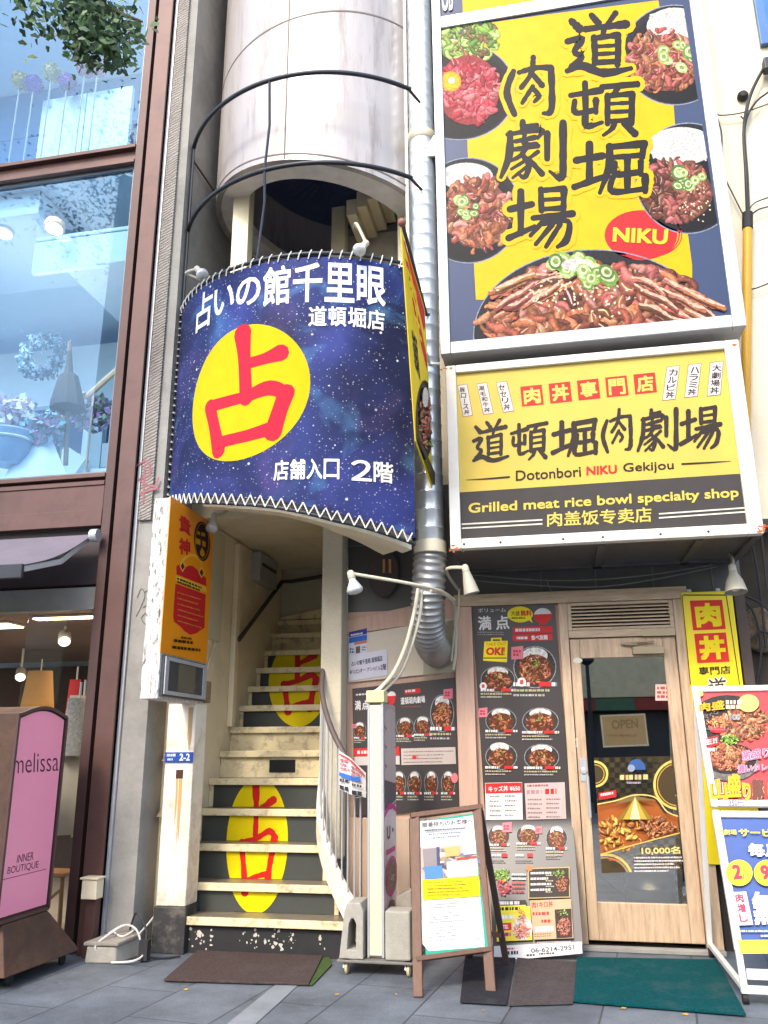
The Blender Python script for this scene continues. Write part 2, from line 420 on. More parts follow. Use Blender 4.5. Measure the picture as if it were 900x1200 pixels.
BRUSH = {
 '道': [[(40, 3, 8), (50, 15, 11)], [(76, 0, 9), (64, 17, 7)], [(30, 25, 9), (60, 21, 9), (92, 17, 12)], [(60, 22, 8), (56, 36, 7)],
       [(44, 38, 10), (45, 60, 9), (45, 78, 9)], [(45, 39, 8), (64, 36, 8), (80, 34, 10)], [(80, 34, 9), (80, 60, 9), (79, 80, 9)], [(46, 52, 6), (78, 50, 6)], [(46, 64, 6), (78, 62, 6)], [(46, 77, 8), (79, 75, 8)],
       [(10, 12, 9), (22, 24, 13)], [(4, 44, 9), (26, 40, 11), (14, 60, 8), (26, 68, 9), (10, 84, 9)], [(4, 90, 8), (26, 82, 12), (58, 93, 12), (99, 86, 7)]],
 '頓': [[(2, 26, 8), (46, 17, 11)], [(8, 36, 8), (9, 57, 9), (38, 52, 8)], [(39, 34, 10), (39, 56, 8)], [(23, 4, 9), (24, 50, 10), (25, 80, 10), (48, 74, 6)],
       [(48, 11, 9), (99, 6, 11)], [(73, 10, 9), (65, 24, 8)], [(56, 26, 9), (56, 76, 9)], [(56, 27, 8), (92, 23, 9)], [(92, 23, 10), (91, 76, 9)], [(58, 41, 6), (90, 39, 6)], [(58, 56, 6), (90, 54, 6)], [(57, 72, 8), (91, 70, 8)],
       [(66, 76, 9), (62, 86, 8), (50, 97, 5)], [(80, 76, 9), (96, 94, 12)]],
 '堀': [[(2, 38, 10), (38, 30, 10)], [(20, 10, 11), (20, 74, 10)], [(0, 84, 10), (40, 66, 8)], [(46, 15, 9), (94, 9, 11)], [(93, 9, 10), (91, 32, 9)], [(48, 33, 7), (91, 29, 8)],
       [(47, 14, 11), (46, 50, 10), (34, 94, 6)], [(71, 36, 10), (71, 90, 9)], [(54, 43, 9), (55, 62, 9), (89, 58, 8)], [(89, 41, 10), (89, 62, 8)], [(51, 68, 9), (51, 92, 9), (96, 87, 8)], [(95, 66, 11), (95, 92, 8)]],
 '肉': [[(20, 24, 9), (8, 60, 12), (22, 98, 9)], [(30, 26, 8), (60, 18, 9), (88, 18, 10)], [(88, 18, 11), (90, 60, 11), (88, 92, 11), (74, 96, 6)], [(56, 0, 9), (52, 28, 9), (34, 52, 8)], [(54, 28, 8), (72, 48, 10)],
       [(55, 50, 8), (36, 78, 7)], [(56, 54, 8), (66, 66, 9), (58, 76, 6)]],
 '劇': [[(33, 0, 9), (33, 18, 9)], [(34, 9, 7), (54, 6, 8)], [(10, 22, 7), (60, 14, 9), (56, 28, 6)], [(14, 20, 10), (12, 60, 11), (0, 96, 6)], [(22, 34, 7), (52, 27, 8)], [(36, 22, 7), (35, 38, 8), (54, 38, 6)],
       [(20, 48, 7), (56, 42, 8)], [(38, 46, 8), (28, 60, 7), (14, 68, 5)], [(32, 56, 7), (42, 76, 9), (36, 96, 8), (26, 90, 4)], [(36, 68, 6), (16, 82, 5)], [(39, 78, 6), (18, 97, 5)], [(56, 52, 7), (42, 64, 6)], [(42, 64, 7), (62, 90, 10)],
       [(70, 20, 10), (70, 64, 9)], [(94, 2, 11), (94, 60, 11), (92, 98, 10), (74, 86, 5)]],
 '場': [[(2, 38, 10), (36, 30, 10)], [(19, 10, 11), (19, 76, 10)], [(0, 84, 10), (40, 66, 8)], [(50, 6, 9), (51, 40, 9)], [(50, 8, 8), (86, 5, 9)], [(86, 5, 10), (85, 40, 9)], [(52, 23, 6), (85, 21, 6)], [(51, 38, 8), (85, 36, 8)],
       [(38, 52, 8), (99, 45, 11)], [(58, 52, 9), (34, 80, 6)], [(54, 61, 8), (92, 57, 9), (90, 86, 11), (76, 98, 6)], [(68, 62, 8), (42, 94, 6)], [(80, 62, 8), (58, 98, 6)]],
 '占': [[(43, 0, 13), (46, 25, 9), (46, 50, 9)], [(48, 27, 8), (66, 22, 9), (84, 16, 13)], [(16, 58, 12), (22, 78, 9), (27, 98, 13)], [(17, 58, 9), (50, 53, 8), (78, 46, 10), (92, 53, 8)], [(90, 52, 12), (82, 72, 9), (76, 94, 13)], [(28, 92, 8), (52, 87, 8), (78, 84, 9)]],
}
# ------------------------------------------------------------------ materials
WHITE = C(238, 236, 230); INK = C(30, 28, 30)
m_print = printed('printed_paper', .55, 0, .25); m_gloss = printed('printed_acrylic', .4, 0, .12); m_food = printed('printed_food_photo', .45, 0, .12, 45, .62, 1.3); m_fab = printed('printed_cloth', .8, 0, .2)
m_cream = mat('cream_paint', C(240, 226, 192, .95), .5, var=.08, scale=3, dirt=C(160, 140, 105), dscale=1.6, damt=.35, bump=.15, bscale=25)
m_creamw = mat('cream_render', C(244, 232, 204), .8, var=.06, scale=3, dirt=C(205, 190, 160), dscale=1.2, damt=.3, bump=.25, bscale=40)
m_wpaint = mat('white_paint', C(244, 234, 214, .9), .5, var=.06, dirt=C(150, 110, 70), dscale=4, damt=.6, bump=.15, bscale=20)
m_white = mat('white_enamel', C(240, 238, 232), .4, var=.05, scale=5, dirt=C(170, 140, 110), dscale=5, damt=.25)
m_alu = mat('brushed_aluminium', (.46, .48, .50), .45, .4, var=.1, scale=14, dirt=(.3, .29, .27), dscale=7, damt=.3, bump=.05)
m_galv = mat('galvanised_steel', (.66, .70, .74), .3, .72, var=.12, scale=7, bump=.06, bscale=18)
m_grey = mat('grey_plastic', C(120, 122, 122), .5)
m_dark = mat('dark_steel', C(52, 56, 64), .45, .3, var=.15)
m_black = mat('black_void', C(26, 27, 30), .8)
m_brown = mat('brown_steel', C(100, 70, 64), .5, .2, var=.14, scale=4, dirt=C(60, 40, 36), dscale=3, damt=.5)
m_rust = mat('rusted_brown_steel', C(88, 66, 54), .75, .2, var=.2, scale=8, dirt=C(120, 78, 50), dscale=4, damt=.5, bump=.2)
m_conc = mat('concrete', C(158, 156, 150), .9, var=.12, scale=5, dirt=C(110, 108, 104), dscale=1.5, damt=.55, bump=.3, bscale=30)
m_wood = mat('pale_oak', C(208, 180, 148), .5, var=.2, scale=8, stretch=(6, 6, .6), bump=.1, dirt=C(150, 116, 86), dscale=5, damt=.6)
m_woodh = mat('pale_oak_rail', C(208, 182, 150), .5, var=.2, scale=8, stretch=(.6, 6, 6), bump=.1, dirt=C(146, 112, 84), dscale=5, damt=.6)
m_pinkw = mat('pinkish_timber', C(212, 174, 150), .55, var=.1, scale=7, stretch=(6, 6, .5), bump=.1)
m_dwood = mat('dark_stained_wood', C(112, 80, 62), .6, var=.2, scale=9, stretch=(5, 5, .6), bump=.15)
m_fascia = mat('charcoal_tile', C(92, 90, 86), .4, var=.1, scale=3)
m_tread = mat('worn_step_metal', C(150, 138, 118), .4, .35, var=.15, scale=12, dirt=C(96, 86, 72), dscale=6, damt=.85)
m_nose = mat('cream_step_nosing', C(236, 220, 176, .95), .5, var=.08, scale=6, dirt=C(130, 104, 78), dscale=11, damt=.8)
m_rdark = mat('dark_green_riser', C(68, 72, 67), .5, var=.1)
m_tower = mat('tower_metal_panel', C(214, 206, 202, .64), .36, .2, var=.08, scale=2.5, dirt=C(160, 148, 138, .6), dscale=3.4, damt=.8, stretch=(3, 3, .35))
m_rope = mat('white_cord', C(226, 224, 216), .8)
m_bulb = mat('frosted_reflector', C(222, 224, 224), .2, .2)
m_conduit = mat('cream_conduit', C(212, 204, 180), .5, var=.1)
m_pipe_y = mat('yellow_pipe_cover', C(226, 170, 40), .5, var=.08)
m_cable = mat('black_cable', C(45, 45, 48), .6)
m_rubber = mat('black_rubber', C(34, 34, 36), .7)
m_lamp = emis('warm_lamp', (1, .62, .28), 3.0)
m_spotl = emis('warm_spot', (1, .85, .65), 4.0)
m_paper = mat('plain_paper', C(238, 236, 228), .7, var=.03)
g_win = glass('coated_window_glass', .005, (.80, .92, 1), 0, (.55, .78, 1)); g_door = glass('door_glass', .24, (.86, .87, .85)); g_shop = glass('shop_glass', .0, (.9, .92, .92)); g_plexi = glass('clear_acrylic', .08, (.9, .9, .88), .1)
def lerp3(a, b, t): return a + (b - a) * t
def front(Y):
    def f(x, y, d): p = W(x, y, Y); p.y -= d; return p
    return f
def side(X):
    def f(x, y, d): p = WX(x, y, X); p.x += d; return p
    return f
def plane(p0, p1, p2):
    n = (Vector(p1) - Vector(p0)).cross(Vector(p2) - Vector(p0)).normalized(); p0 = Vector(p0)
    if n.y > 0: n = -n
    def f(x, y, d):
        r = ray(x, y); return CAM + r * ((p0 - CAM).dot(n) / r.dot(n)) + n * d
    return f
# ================================================================== ground
def ground_mat():
    m = bpy.data.materials.new('paving'); m.use_nodes = True; n = m.node_tree; N = n.nodes; L = n.links; p = N['Principled BSDF']
    tc = N.new('ShaderNodeTexCoord'); mp = N.new('ShaderNodeMapping'); mp.inputs['Rotation'].default_value = (0, 0, R(97))
    L.new(tc.outputs['Object'], mp.inputs[0])
    b = N.new('ShaderNodeTexBrick'); b.inputs['Scale'].default_value = 1; b.inputs['Brick Width'].default_value = .92; b.inputs['Row Height'].default_value = .46
    b.inputs['Mortar Size'].default_value = .006; b.inputs['Mortar Smooth'].default_value = .3; b.inputs['Bias'].default_value = -.1
    b.inputs['Color1'].default_value = (.10, .119, .141, 1); b.inputs['Color2'].default_value = (.128, .149, .172, 1); b.inputs['Mortar'].default_value = (.045, .052, .06, 1)
    L.new(mp.outputs[0], b.inputs[0])
    nz = N.new('ShaderNodeTexNoise'); nz.inputs['Scale'].default_value = 1.7; nz.inputs['Detail'].default_value = 9; nz.inputs['Roughness'].default_value = .72; L.new(tc.outputs['Object'], nz.inputs[0])
    rp = N.new('ShaderNodeMapRange'); rp.inputs[1].default_value = .3; rp.inputs[2].default_value = .7; rp.inputs[3].default_value = .52; rp.inputs[4].default_value = 1.4; L.new(nz.outputs[0], rp.inputs[0])
    mx = N.new('ShaderNodeMix'); mx.data_type = 'RGBA'; mx.blend_type = 'MULTIPLY'; mx.inputs[0].default_value = 1; L.new(b.outputs[0], mx.inputs[6]); L.new(rp.outputs[0], mx.inputs[7])
    n2 = N.new('ShaderNodeTexNoise'); n2.inputs['Scale'].default_value = 90; n2.inputs['Detail'].default_value = 3; L.new(tc.outputs['Object'], n2.inputs[0])
    r2 = N.new('ShaderNodeMapRange'); r2.inputs[1].default_value = .3; r2.inputs[2].default_value = .7; r2.inputs[3].default_value = .82; r2.inputs[4].default_value = 1.15; L.new(n2.outputs[0], r2.inputs[0])
    m2 = N.new('ShaderNodeMix'); m2.data_type = 'RGBA'; m2.blend_type = 'MULTIPLY'; m2.inputs[0].default_value = 1; L.new(mx.outputs[2], m2.inputs[6]); L.new(r2.outputs[0], m2.inputs[7])
    # trodden gum spots and pale scuffs
    v = N.new('ShaderNodeTexVoronoi'); v.inputs['Scale'].default_value = 5; L.new(tc.outputs['Object'], v.inputs[0])
    r3 = N.new('ShaderNodeMapRange'); r3.inputs[1].default_value = .06; r3.inputs[2].default_value = .11; r3.inputs[3].default_value = .6; r3.inputs[4].default_value = 0; L.new(v.outputs['Distance'], r3.inputs[0])
    m3 = N.new('ShaderNodeMix'); m3.data_type = 'RGBA'; L.new(r3.outputs[0], m3.inputs[0]); L.new(m2.outputs[2], m3.inputs[6]); m3.inputs[7].default_value = (.07, .07, .075, 1)
    n4 = N.new('ShaderNodeTexNoise'); n4.inputs['Scale'].default_value = 5.5; n4.inputs['Detail'].default_value = 10; n4.inputs['Roughness'].default_value = .8; L.new(tc.outputs['Object'], n4.inputs[0])
    r4 = N.new('ShaderNodeMapRange'); r4.inputs[1].default_value = .57; r4.inputs[2].default_value = .72; r4.inputs[3].default_value = 0; r4.inputs[4].default_value = .5; L.new(n4.outputs[0], r4.inputs[0])
    m4 = N.new('ShaderNodeMix'); m4.data_type = 'RGBA'; L.new(r4.outputs[0], m4.inputs[0]); L.new(m3.outputs[2], m4.inputs[6]); m4.inputs[7].default_value = (.24, .26, .28, 1)
    L.new(m4.outputs[2], p.inputs['Base Color']); p.inputs['Roughness'].default_value = .62
    bp = N.new('ShaderNodeBump'); bp.inputs['Strength'].default_value = .25; bp.inputs['Distance'].default_value = .006
    ma = N.new('ShaderNodeMath'); ma.operation = 'SUBTRACT'; L.new(n2.outputs[0], ma.inputs[0]); L.new(b.outputs['Fac'], ma.inputs[1]); L.new(ma.outputs[0], bp.inputs['Height']); L.new(bp.outputs[0], p.inputs['Normal'])
    return m
g = MB().face([(-60, -60, 0), (60, -60, 0), (60, 60, 0), (-60, 60, 0)]).build('pavement', ground_mat()); tag(g, kind='structure')
a, b2 = W(263, 1200, 4.4), W(335, 1154, 5.2)
s = MB(); 
P = [Vector((-1.86, 4.2, .004)), Vector((-1.74, 4.2, .004)), Vector((-1.53, 5.12, .004)), Vector((-1.66, 5.12, .004))]
P = []
for q in ((262, 1203), (296, 1203), (352, 1152), (325, 1152)):
    d = ray(*q); P.append(CAM + d * ((.004 - EYE) / d.z))
s.face(P); o = s.build('pavement_strip', mat('pale_paving', (.21, .23, .25), .6, var=.2, scale=4, bump=.2)); tag(o, kind='structure')

# ================================================================== boutique (left building)
bt = thing('boutique_building', 'brown steel framed boutique building with tall blue glass windows', 'building', (-3.3, 5.7, 0))
YF = 5.60
# steel columns and beams
s = MB(); s.box(-3.215, -3.075, YF, YF + .02, 0, 11); s.box(-3.16, -3.135, YF + .02, YF + .2, 0, 11); s.box(-3.24, -3.06, YF + .2, YF + .225, 0, 11)
s.build('steel_column', m_brown, bt, bevel=.003)
s = MB(); s.box(-3.335, -3.262, YF + .03, YF + .2, 0, 11); s.build('column_flange', mat('dark_brown_steel', C(84, 58, 54), .5, .2, var=.15, scale=4), bt, bevel=.003)
s = MB(); s.box(-3.075, -3.05, YF + .05, YF + .16, 0, 11); s.build('rubber_joint', m_alu, bt)
def hbeam(z0, z1, n):
    s = MB(); s.box(-8, -3.337, YF + .02, YF + .16, z0, z0 + .035); s.box(-8, -3.337, YF + .02, YF + .16, z1 - .035, z1); s.box(-8, -3.337, YF + .07, YF + .12, z0 + .036, z1 - .036)
    s.build(n, m_brown, bt, bevel=.003)
hbeam(6.27, 6.46, 'transom'); hbeam(3.30, 3.40, 'transom'); hbeam(9.6, 9.8, 'transom')
s = MB(); s.box(-8, -3.337, YF + .03, YF + .1, 2.97, 3.298); s.box(-5.4, -3.337, YF + .024, YF + .028, 2.972, 3.1); s.box(-8, -5.42, YF + .024, YF + .028, 2.972, 3.29)
s.build('fascia', m_brown, bt, bevel=.002)
s = MB(); s.box(-8, -3.337, YF + .1, YF + .3, 2.53, 2.968); s.build('shutter_box', mat('charcoal_brown', C(66, 54, 54), .6), bt)
s = MB(); s.box(-8, -3.337, YF + .06, YF + .098, 2.34, 2.50); s.box(-8, -3.337, YF + .04, YF + .098, 2.325, 2.338)
s.build('header_panel', mat('grey_header', C(150, 148, 140), .5), bt, bevel=.002)
# panes
for z0, z1 in ((3.40, 6.27), (6.46, 9.6)):
    f = MB(); f.box(-8, -3.337, YF + .075, YF + .1, z0 + .001, z0 + .03); f.box(-8, -3.337, YF + .075, YF + .1, z1 - .03, z1 - .001); f.box(-3.365, -3.339, YF + .075, YF + .1, z0 + .031, z1 - .031)
    fo = f.build('window', mat('window_gasket', C(120, 130, 140), .4, .5), bt)
    MB().box(-8, -3.366, YF + .084, YF + .090, z0 + .031, z1 - .031).build('pane', g_win, fo)
# rooms behind the glass
m_room = mat('white_room_paint', C(226, 234, 240), .7, var=.03); m_roomb = mat('blue_room_paint', C(88, 138, 190), .7, var=.06); m_floorw = mat('room_floor', C(150, 140, 128), .6)
s = MB(); s.box(-8, -3.27, 9.6, 9.7, 0, 11); s.build('back_wall', m_room, bt)
s = MB(); s.box(-3.262, -3.2, YF + .23, 9.6, 0, 11); s.build('party_wall', m_room, bt)
s = MB(); s.box(-8, -3.263, YF + .17, 9.6, 6.28, 6.45); s.box(-8, -3.263, YF + .31, 9.6, 2.97, 3.29); s.box(-8, -3.263, YF + .17, 9.6, 9.62, 9.8); s.build('floor_slab', m_room, bt)
s = MB(); s.box(-8, -3.27, 7.9, 8.05, 6.46, 7.5); s.box(-8, -3.27, 7.9, 8.05, 8.9, 9.6); s.box(-8, -5.6, 7.9, 8.05, 7.51, 8.89); s.box(-3.9, -3.27, 7.9, 8.05, 7.51, 8.89)
s.build('gallery_wall', m_roomb, bt)
s = MB(); s.box(-6.6, -3.27, 7.2, 7.6, 6.46, 6.95); s.build('gallery_parapet', m_room, bt, bevel=.01)
# first floor: soffit with recess, far wall with openings, stair with balustrade
s = MB(); s.box(-8, -4.35, YF + .2, 7.0, 6.02, 6.26); s.box(-4.34, -3.27, YF + .2, 9.5, 5.72, 5.76); s.box(-4.35, -3.27, YF + .2, YF + .26, 5.4, 5.71)
s.build('soffit', m_room, bt, bevel=.01)
s = MB(); s.box(-8, -3.27, 8.2, 8.3, 5.25, 6.0); s.box(-5.2, -4.95, 8.2, 8.3, 3.3, 5.24); s.box(-8, -5.21, 8.2, 8.3, 4.3, 4.62); s.box(-4.94, -3.9, 8.2, 8.3, 4.42, 4.72); s.box(-3.89, -3.27, 8.2, 8.3, 3.3, 5.24)
s.build('opening_wall', m_room, bt, bevel=.006)
s = MB(); s.box(-8, -3.27, 9.45, 9.58, 3.3, 6.2); s.build('blue_wall', m_roomb, bt)
s = MB(); s.beam((-5.6, 7.9, 3.7), (-5.05, 7.9, 4.5), .08, .32); s.beam((-7.6, 7.9, 3.7), (-5.6, 7.9, 3.7), .08, .32); s.build('balustrade', m_room, bt)
s = MB()
for k in range(6): s.box(-4.5 + k * .2, -3.29, 6.6, 7.4, 3.3 + k * .17, 3.3 + (k + 1) * .17 - .002)
s.build('inner_steps', m_room, bt, bevel=.005)
s = MB(); s.tube([(-4.75, 6.55, 4.0), (-3.35, 6.55, 5.2)], .03, 8)
for k in range(5): s.tube([(-4.65 + k * .28, 6.56, 3.3 + k * .2), (-4.65 + k * .28, 6.56, 4.07 + k * .24)], .012, 6)
s.build('timber_handrail', mat('timber_rail', C(206, 178, 150), .5), bt)
# ground floor shop
s = MB(); s.box(-8, -3.27, 9.3, 9.55, 0, 2.3); s.build('shop_back_wall', mat('brown_shop_wall', C(70, 54, 46), .8), bt)
s = MB(); s.box(-8, -3.27, YF + .16, 9.3, 2.36, 2.5); s.build('shop_ceiling', mat('shop_ceiling_paint', C(130, 108, 92), .7), bt)
s = MB(); s.box(-8, -3.27, YF + .16, 9.3, 0.005, .03); s.build('shop_floor', m_floorw, bt)
s = MB(); s.box(-3.9, -3.337, YF + .075, YF + .083, .06, 2.32); s.build('shop_pane', g_shop, bt)
s = MB(); s.box(-3.92, -3.337, YF + .04, YF + .12, 0, .055); s.build('door_track', m_alu, bt)
# concrete end wall of the boutique, with a striated front edge
def hatched():
    m = mat('board_marked_concrete', C(150, 144, 137), .9, var=.15, scale=6, dirt=C(108, 100, 92), dscale=2, damt=.6); n = m.node_tree; N = n.nodes; L = n.links
    wv = N.new('ShaderNodeTexWave'); wv.inputs['Scale'].default_value = 9; wv.inputs['Distortion'].default_value = 5; wv.inputs['Detail'].default_value = 3; wv.bands_direction = 'DIAGONAL'
    tc = N.new('ShaderNodeTexCoord'); mp = N.new('ShaderNodeMapping'); mp.inputs['Scale'].default_value = (1.2, 1.2, -2.6); L.new(tc.outputs['Object'], mp.inputs[0]); L.new(mp.outputs[0], wv.inputs[0])
    b = N.new('ShaderNodeBump'); b.inputs['Strength'].default_value = .5; b.inputs['Distance'].default_value = .02; L.new(wv.outputs[0], b.inputs['Height']); L.new(b.outputs[0], N['Principled BSDF'].inputs['Normal'])
    return m
MB().box(-3.048, -2.86, YF + .07, 8.4, 0, 11).build('end_wall', m_conc, bt)
MB().box(-3.04, -2.937, YF + .045, YF + .068, 3.0, 11).build('striated_edge', hatched(), bt)
ga = Art(front(YF + .045), .003); ga.part('graffiti')
red = C(166, 104, 110); dk = C(100, 96, 96)
ga.stroke([(158, 548, 2), (172, 540, 2.5), (176, 556, 2), (163, 562, 2), (180, 570, 2.5), (186, 560, 2)], red); ga.stroke([(164, 578, 2), (184, 572, 3)], red); ga.stroke([(170, 545, 2), (168, 590, 2)], red)
gb = Art(front(YF + .07), .003); gb.part('graffiti')
for P in ([(161, 700, 1), (166, 690, 1), (170, 698, 1), (165, 712, 1), (160, 722, 1)], [(168, 712, 1), (178, 708, 1), (180, 722, 1), (172, 732, 1), (166, 724, 1), (174, 716, 1)], [(170, 694, 1), (178, 690, 1), (181, 702, 1), (173, 706, 1)]): gb.stroke(P, dk)
ga.build(bt, m_print); gb.build(bt, m_print)
# small meter box at the column foot
o = thing('meter_box', 'small cream meter box on a conduit at the foot of the brown column', 'meter box', (-3.12, 5.58, 0))
MB().box(-3.16, -3.05, 5.50, 5.595, .36, .48).build('case', m_cream, o, bevel=.006); MB().box(-3.17, -3.04, 5.49, 5.60, .483, .495).build('lid', m_cream, o, bevel=.002)
MB().box(-3.14, -3.07, 5.54, 5.594, 0, .358).build('trunking', m_brown, o, bevel=.004)

# ================================================================== stair tower
TCX, TCY, TR = -1.77, 6.45, 1.05
tw = thing('stair_tower', 'round metal clad stair tower over a steep cream staircase', 'building', (-2.2, 6.3, 0))
rimz = lambda a: 5.86 - .17 * TR * math.sin(R(a))
seamz = lambda a: 7.30 + .12 * TR * math.sin(R(a))
s = MB(); s.arc(TR - .05, TR, rimz, lambda a: 12, -180, 179.99, 96, (TCX, TCY)); s.build('tower_cladding', m_tower, tw, smooth=True)
s = MB()
s.arc(TR - .001, TR + .003, lambda a: seamz(a) - .008, lambda a: seamz(a) + .008, -110, 110, 70, (TCX, TCY))
s.arc(TR - .001, TR + .003, lambda a: seamz(a) + 1.6, lambda a: seamz(a) + 1.616, -110, 110, 70, (TCX, TCY))
s.arc(TR - .001, TR + .004, lambda a: rimz(a) + .05, lambda a: rimz(a) + .062, -110, 110, 70, (TCX, TCY))
for a in (-6, 62, -76): s.arc(TR - .001, TR + .003, lambda q: rimz(q) + .01, lambda q: 12, a - .35, a + .35, 2, (TCX, TCY))
s.build('panel_joint', mat('dark_joint', C(120, 110, 106), .7), tw)
s = MB(); s.arc(TR - .26, TR - .052, lambda a: rimz(a) + .012, lambda a: rimz(a) + .1, -180, 179.99, 96, (TCX, TCY)); s.build('rim', mat('rim_paint', C(244, 236, 228, .98), .5), tw)
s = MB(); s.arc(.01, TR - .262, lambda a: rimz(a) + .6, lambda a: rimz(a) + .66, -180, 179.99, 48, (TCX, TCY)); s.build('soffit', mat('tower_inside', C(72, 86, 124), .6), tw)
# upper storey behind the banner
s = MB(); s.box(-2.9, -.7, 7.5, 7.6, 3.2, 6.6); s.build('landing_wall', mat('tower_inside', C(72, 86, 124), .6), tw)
for (pa, pb, y) in (((271, 285), (290, 285), 5.95), ((388, 290), (404, 290), 6.5), ((466, 290), (480, 290), 6.1)):
    a_, b_ = W(*pa, y), W(*pb, y); MB().box(a_.x, b_.x, y, y + .12, 3.3, 6.2).build('landing_column', m_cream, tw, bevel=.006)
a_, b_ = W(405, 262, 6.7), W(472, 262, 6.7)
MB().box(a_.x, b_.x, 6.7, 6.78, 3.3, 6.0).build('landing_panel', mat('pale_panel', C(226, 218, 200, .95), .6), tw)
s = MB(); a_ = W(412, 268, 6.4); c_ = W(470, 222, 6.4)
for k in range(5):
    p, q = lerp3(a_, c_, k / 5), lerp3(a_, c_, (k + 1) / 5); s.box(p.x, q.x - .002, 6.2, 6.68, p.z, p.z + .16)
s.build('upper_flight', m_cream, tw, bevel=.004)
MB().box(-2.92, -.8, 6.2, 8.45, 3.15, 3.3).build('landing_slab', m_cream, tw)
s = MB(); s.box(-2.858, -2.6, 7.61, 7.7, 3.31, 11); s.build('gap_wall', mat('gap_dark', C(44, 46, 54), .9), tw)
# stairwell
XL, XR = -2.75, -1.74
MB().box(XL - .12, XL, 5.97, 8.25, 0, 3.14).build('side_wall', m_cream, tw)
MB().box(XL + .002, XL + .03, 6.15, 6.62, 2.18, 3.1).build('side_wall_panel', mat('pale_cream_board', C(226, 214, 180), .5, var=.05), tw, bevel=.004)
s = MB(); s.box(XL + .002, XL + .05, 6.90, 6.98, 1.5, 3.1); s.build('side_wall_post', m_cream, tw, bevel=.006)
s = MB(); s.beam((XL + .012, 6.0, 1.25), (XL + .012, 6.55, 2.16), .012, .03); s.build('side_wall_trim', m_cream, tw)
MB().box(XL - .1, -1.6, 8.26, 8.36, 0, 3.14).build('rear_wall', mat('grey_cream_wall', C(206, 200, 178), .6, var=.08, scale=2, dirt=C(150, 144, 120), dscale=1.5, damt=.4), tw)
MB().box(XR, XR + .1, 6.5, 8.25, 0, 3.14).build('inner_wall', m_cream, tw)
MB().box(XR - .005, XR + .16, 6.24, 6.42, .55, 3.14).build('newel_post', mat('textured_cream', C(226, 216, 188), .8, var=.06, bump=.5, bscale=45), tw, bevel=.012)
RUN, Y0 = .2, 5.78
ZT = [.225, .41, .645, .875, 1.09, 1.30, 1.495, 1.685, 1.865, 2.05, 2.235, 2.425, 2.585]
XRS = [-1.33, -1.52, -1.66, -1.74]
stick = [(-2.19, .655, .235, .44, 1, 4), (-2.10, 1.92, .28, .42, 6, 10)]
for i, z in enumerate(ZT):
    y = Y0 + RUN * i; xr = XRS[i] if i < 4 else XR - .003; xl = -2.53 if i == 0 else XL + .003
    if 0 < i < 2: xl = -2.745
    tr = MB().box(xl, xr, y + .012, y + RUN + .03, z - .03, z).build('tread', m_tread, tw, bevel=.003)
    MB().box(xl, xr, y - .01, y + .01, z - .048, z + .003).build('nosing', m_nose, tr, bevel=.004)
    zb = ZT[i - 1] + .002 if i else 0
    cream = i in (5, 6, 11, 12)
    mr = m_nose if cream else (mat('peeled_black_paint', C(40, 40, 42), .6, var=.2, scale=8, dirt=C(225, 220, 205), dscale=16, damt=.0) if i == 0 else m_rdark)
    yr = y + .025
    ri = MB().box(xl, xr, yr, yr + .02, zb, z - .032).build('riser', mr, tw)
    if not cream and i:
        s = MB(); s.box(xl + .001, xl + .035, yr - .012, yr - .001, zb + .001, z - .05); s.box(xr - .03, xr - .001, yr - .012, yr - .001, zb + .001, z - .05); s.build('riser_edge', m_nose, ri)
    if i == 5: MB().box(-2.32, -2.1, yr - .008, yr - .001, zb + .04, z - .07).build('vent_slot', m_black, ri)
    if i == 0:
        sa = Art(lambda x, yy, d, yr=yr: Vector((x, yr - d, yy)), .001); sa.part('peeled_paint')
        for k in range(150):
            x, zz = random.uniform(-2.52, -1.35), .1 + random.gauss(0, .035); r_ = random.uniform(.002, .012)
            if math.sin(x * 23) + math.sin(x * 9.1) < -.2: continue
            sa.poly([(x + r_ * random.uniform(.4, 1.6) * math.cos(t * 1.26), zz + r_ * random.uniform(.5, 1.8) * math.sin(t * 1.26)) for t in range(5)], C(214, 208, 192))
        sa.build(ri, m_print)
    for (cx, cz, rx, rz, i0, i1) in stick:
        if i0 <= i <= i1:
            cx = W(*((301, 990) if i0 == 1 else (350, 812)), yr).x; rx = rx * yr / (6.2 if i0 == 1 else 7.2)
            A = Art(lambda x, yy, d, yr=yr: Vector((x, yr - d, yy)), .001, .0003); A.part('yellow_sign_sticker')
            z0c, z1c = zb + .001, z - .033
            A.clip = [(xl, z0c), (xr - .03, z0c), (xr - .03, z1c), (xl, z1c)]
            A.ellipse(cx, cz, rx, rz, C(250, 225, 20), n=60)
            q = [(cx - rx * .72, cz + rz * .88), (cx + rx * .72, cz + rz * .88), (cx + rx * .72, cz - rz * .72), (cx - rx * .72, cz - rz * .72)]
            A.brush('占', 0, 0, 0, 0, C(225, 45, 40), 1.35, tl=q)
            A.build(ri, m_gloss)
# top landing winder
MB().hexa([(XL, 8.2, 2.6), (XR, 8.2, 2.6), (XR, 8.25, 2.6), (XL, 8.25, 2.6), (XL, 8.2, 2.62), (XR, 8.2, 2.8), (XR, 8.25, 2.8), (XL, 8.25, 2.62)]).build('winder_step', m_nose, tw)
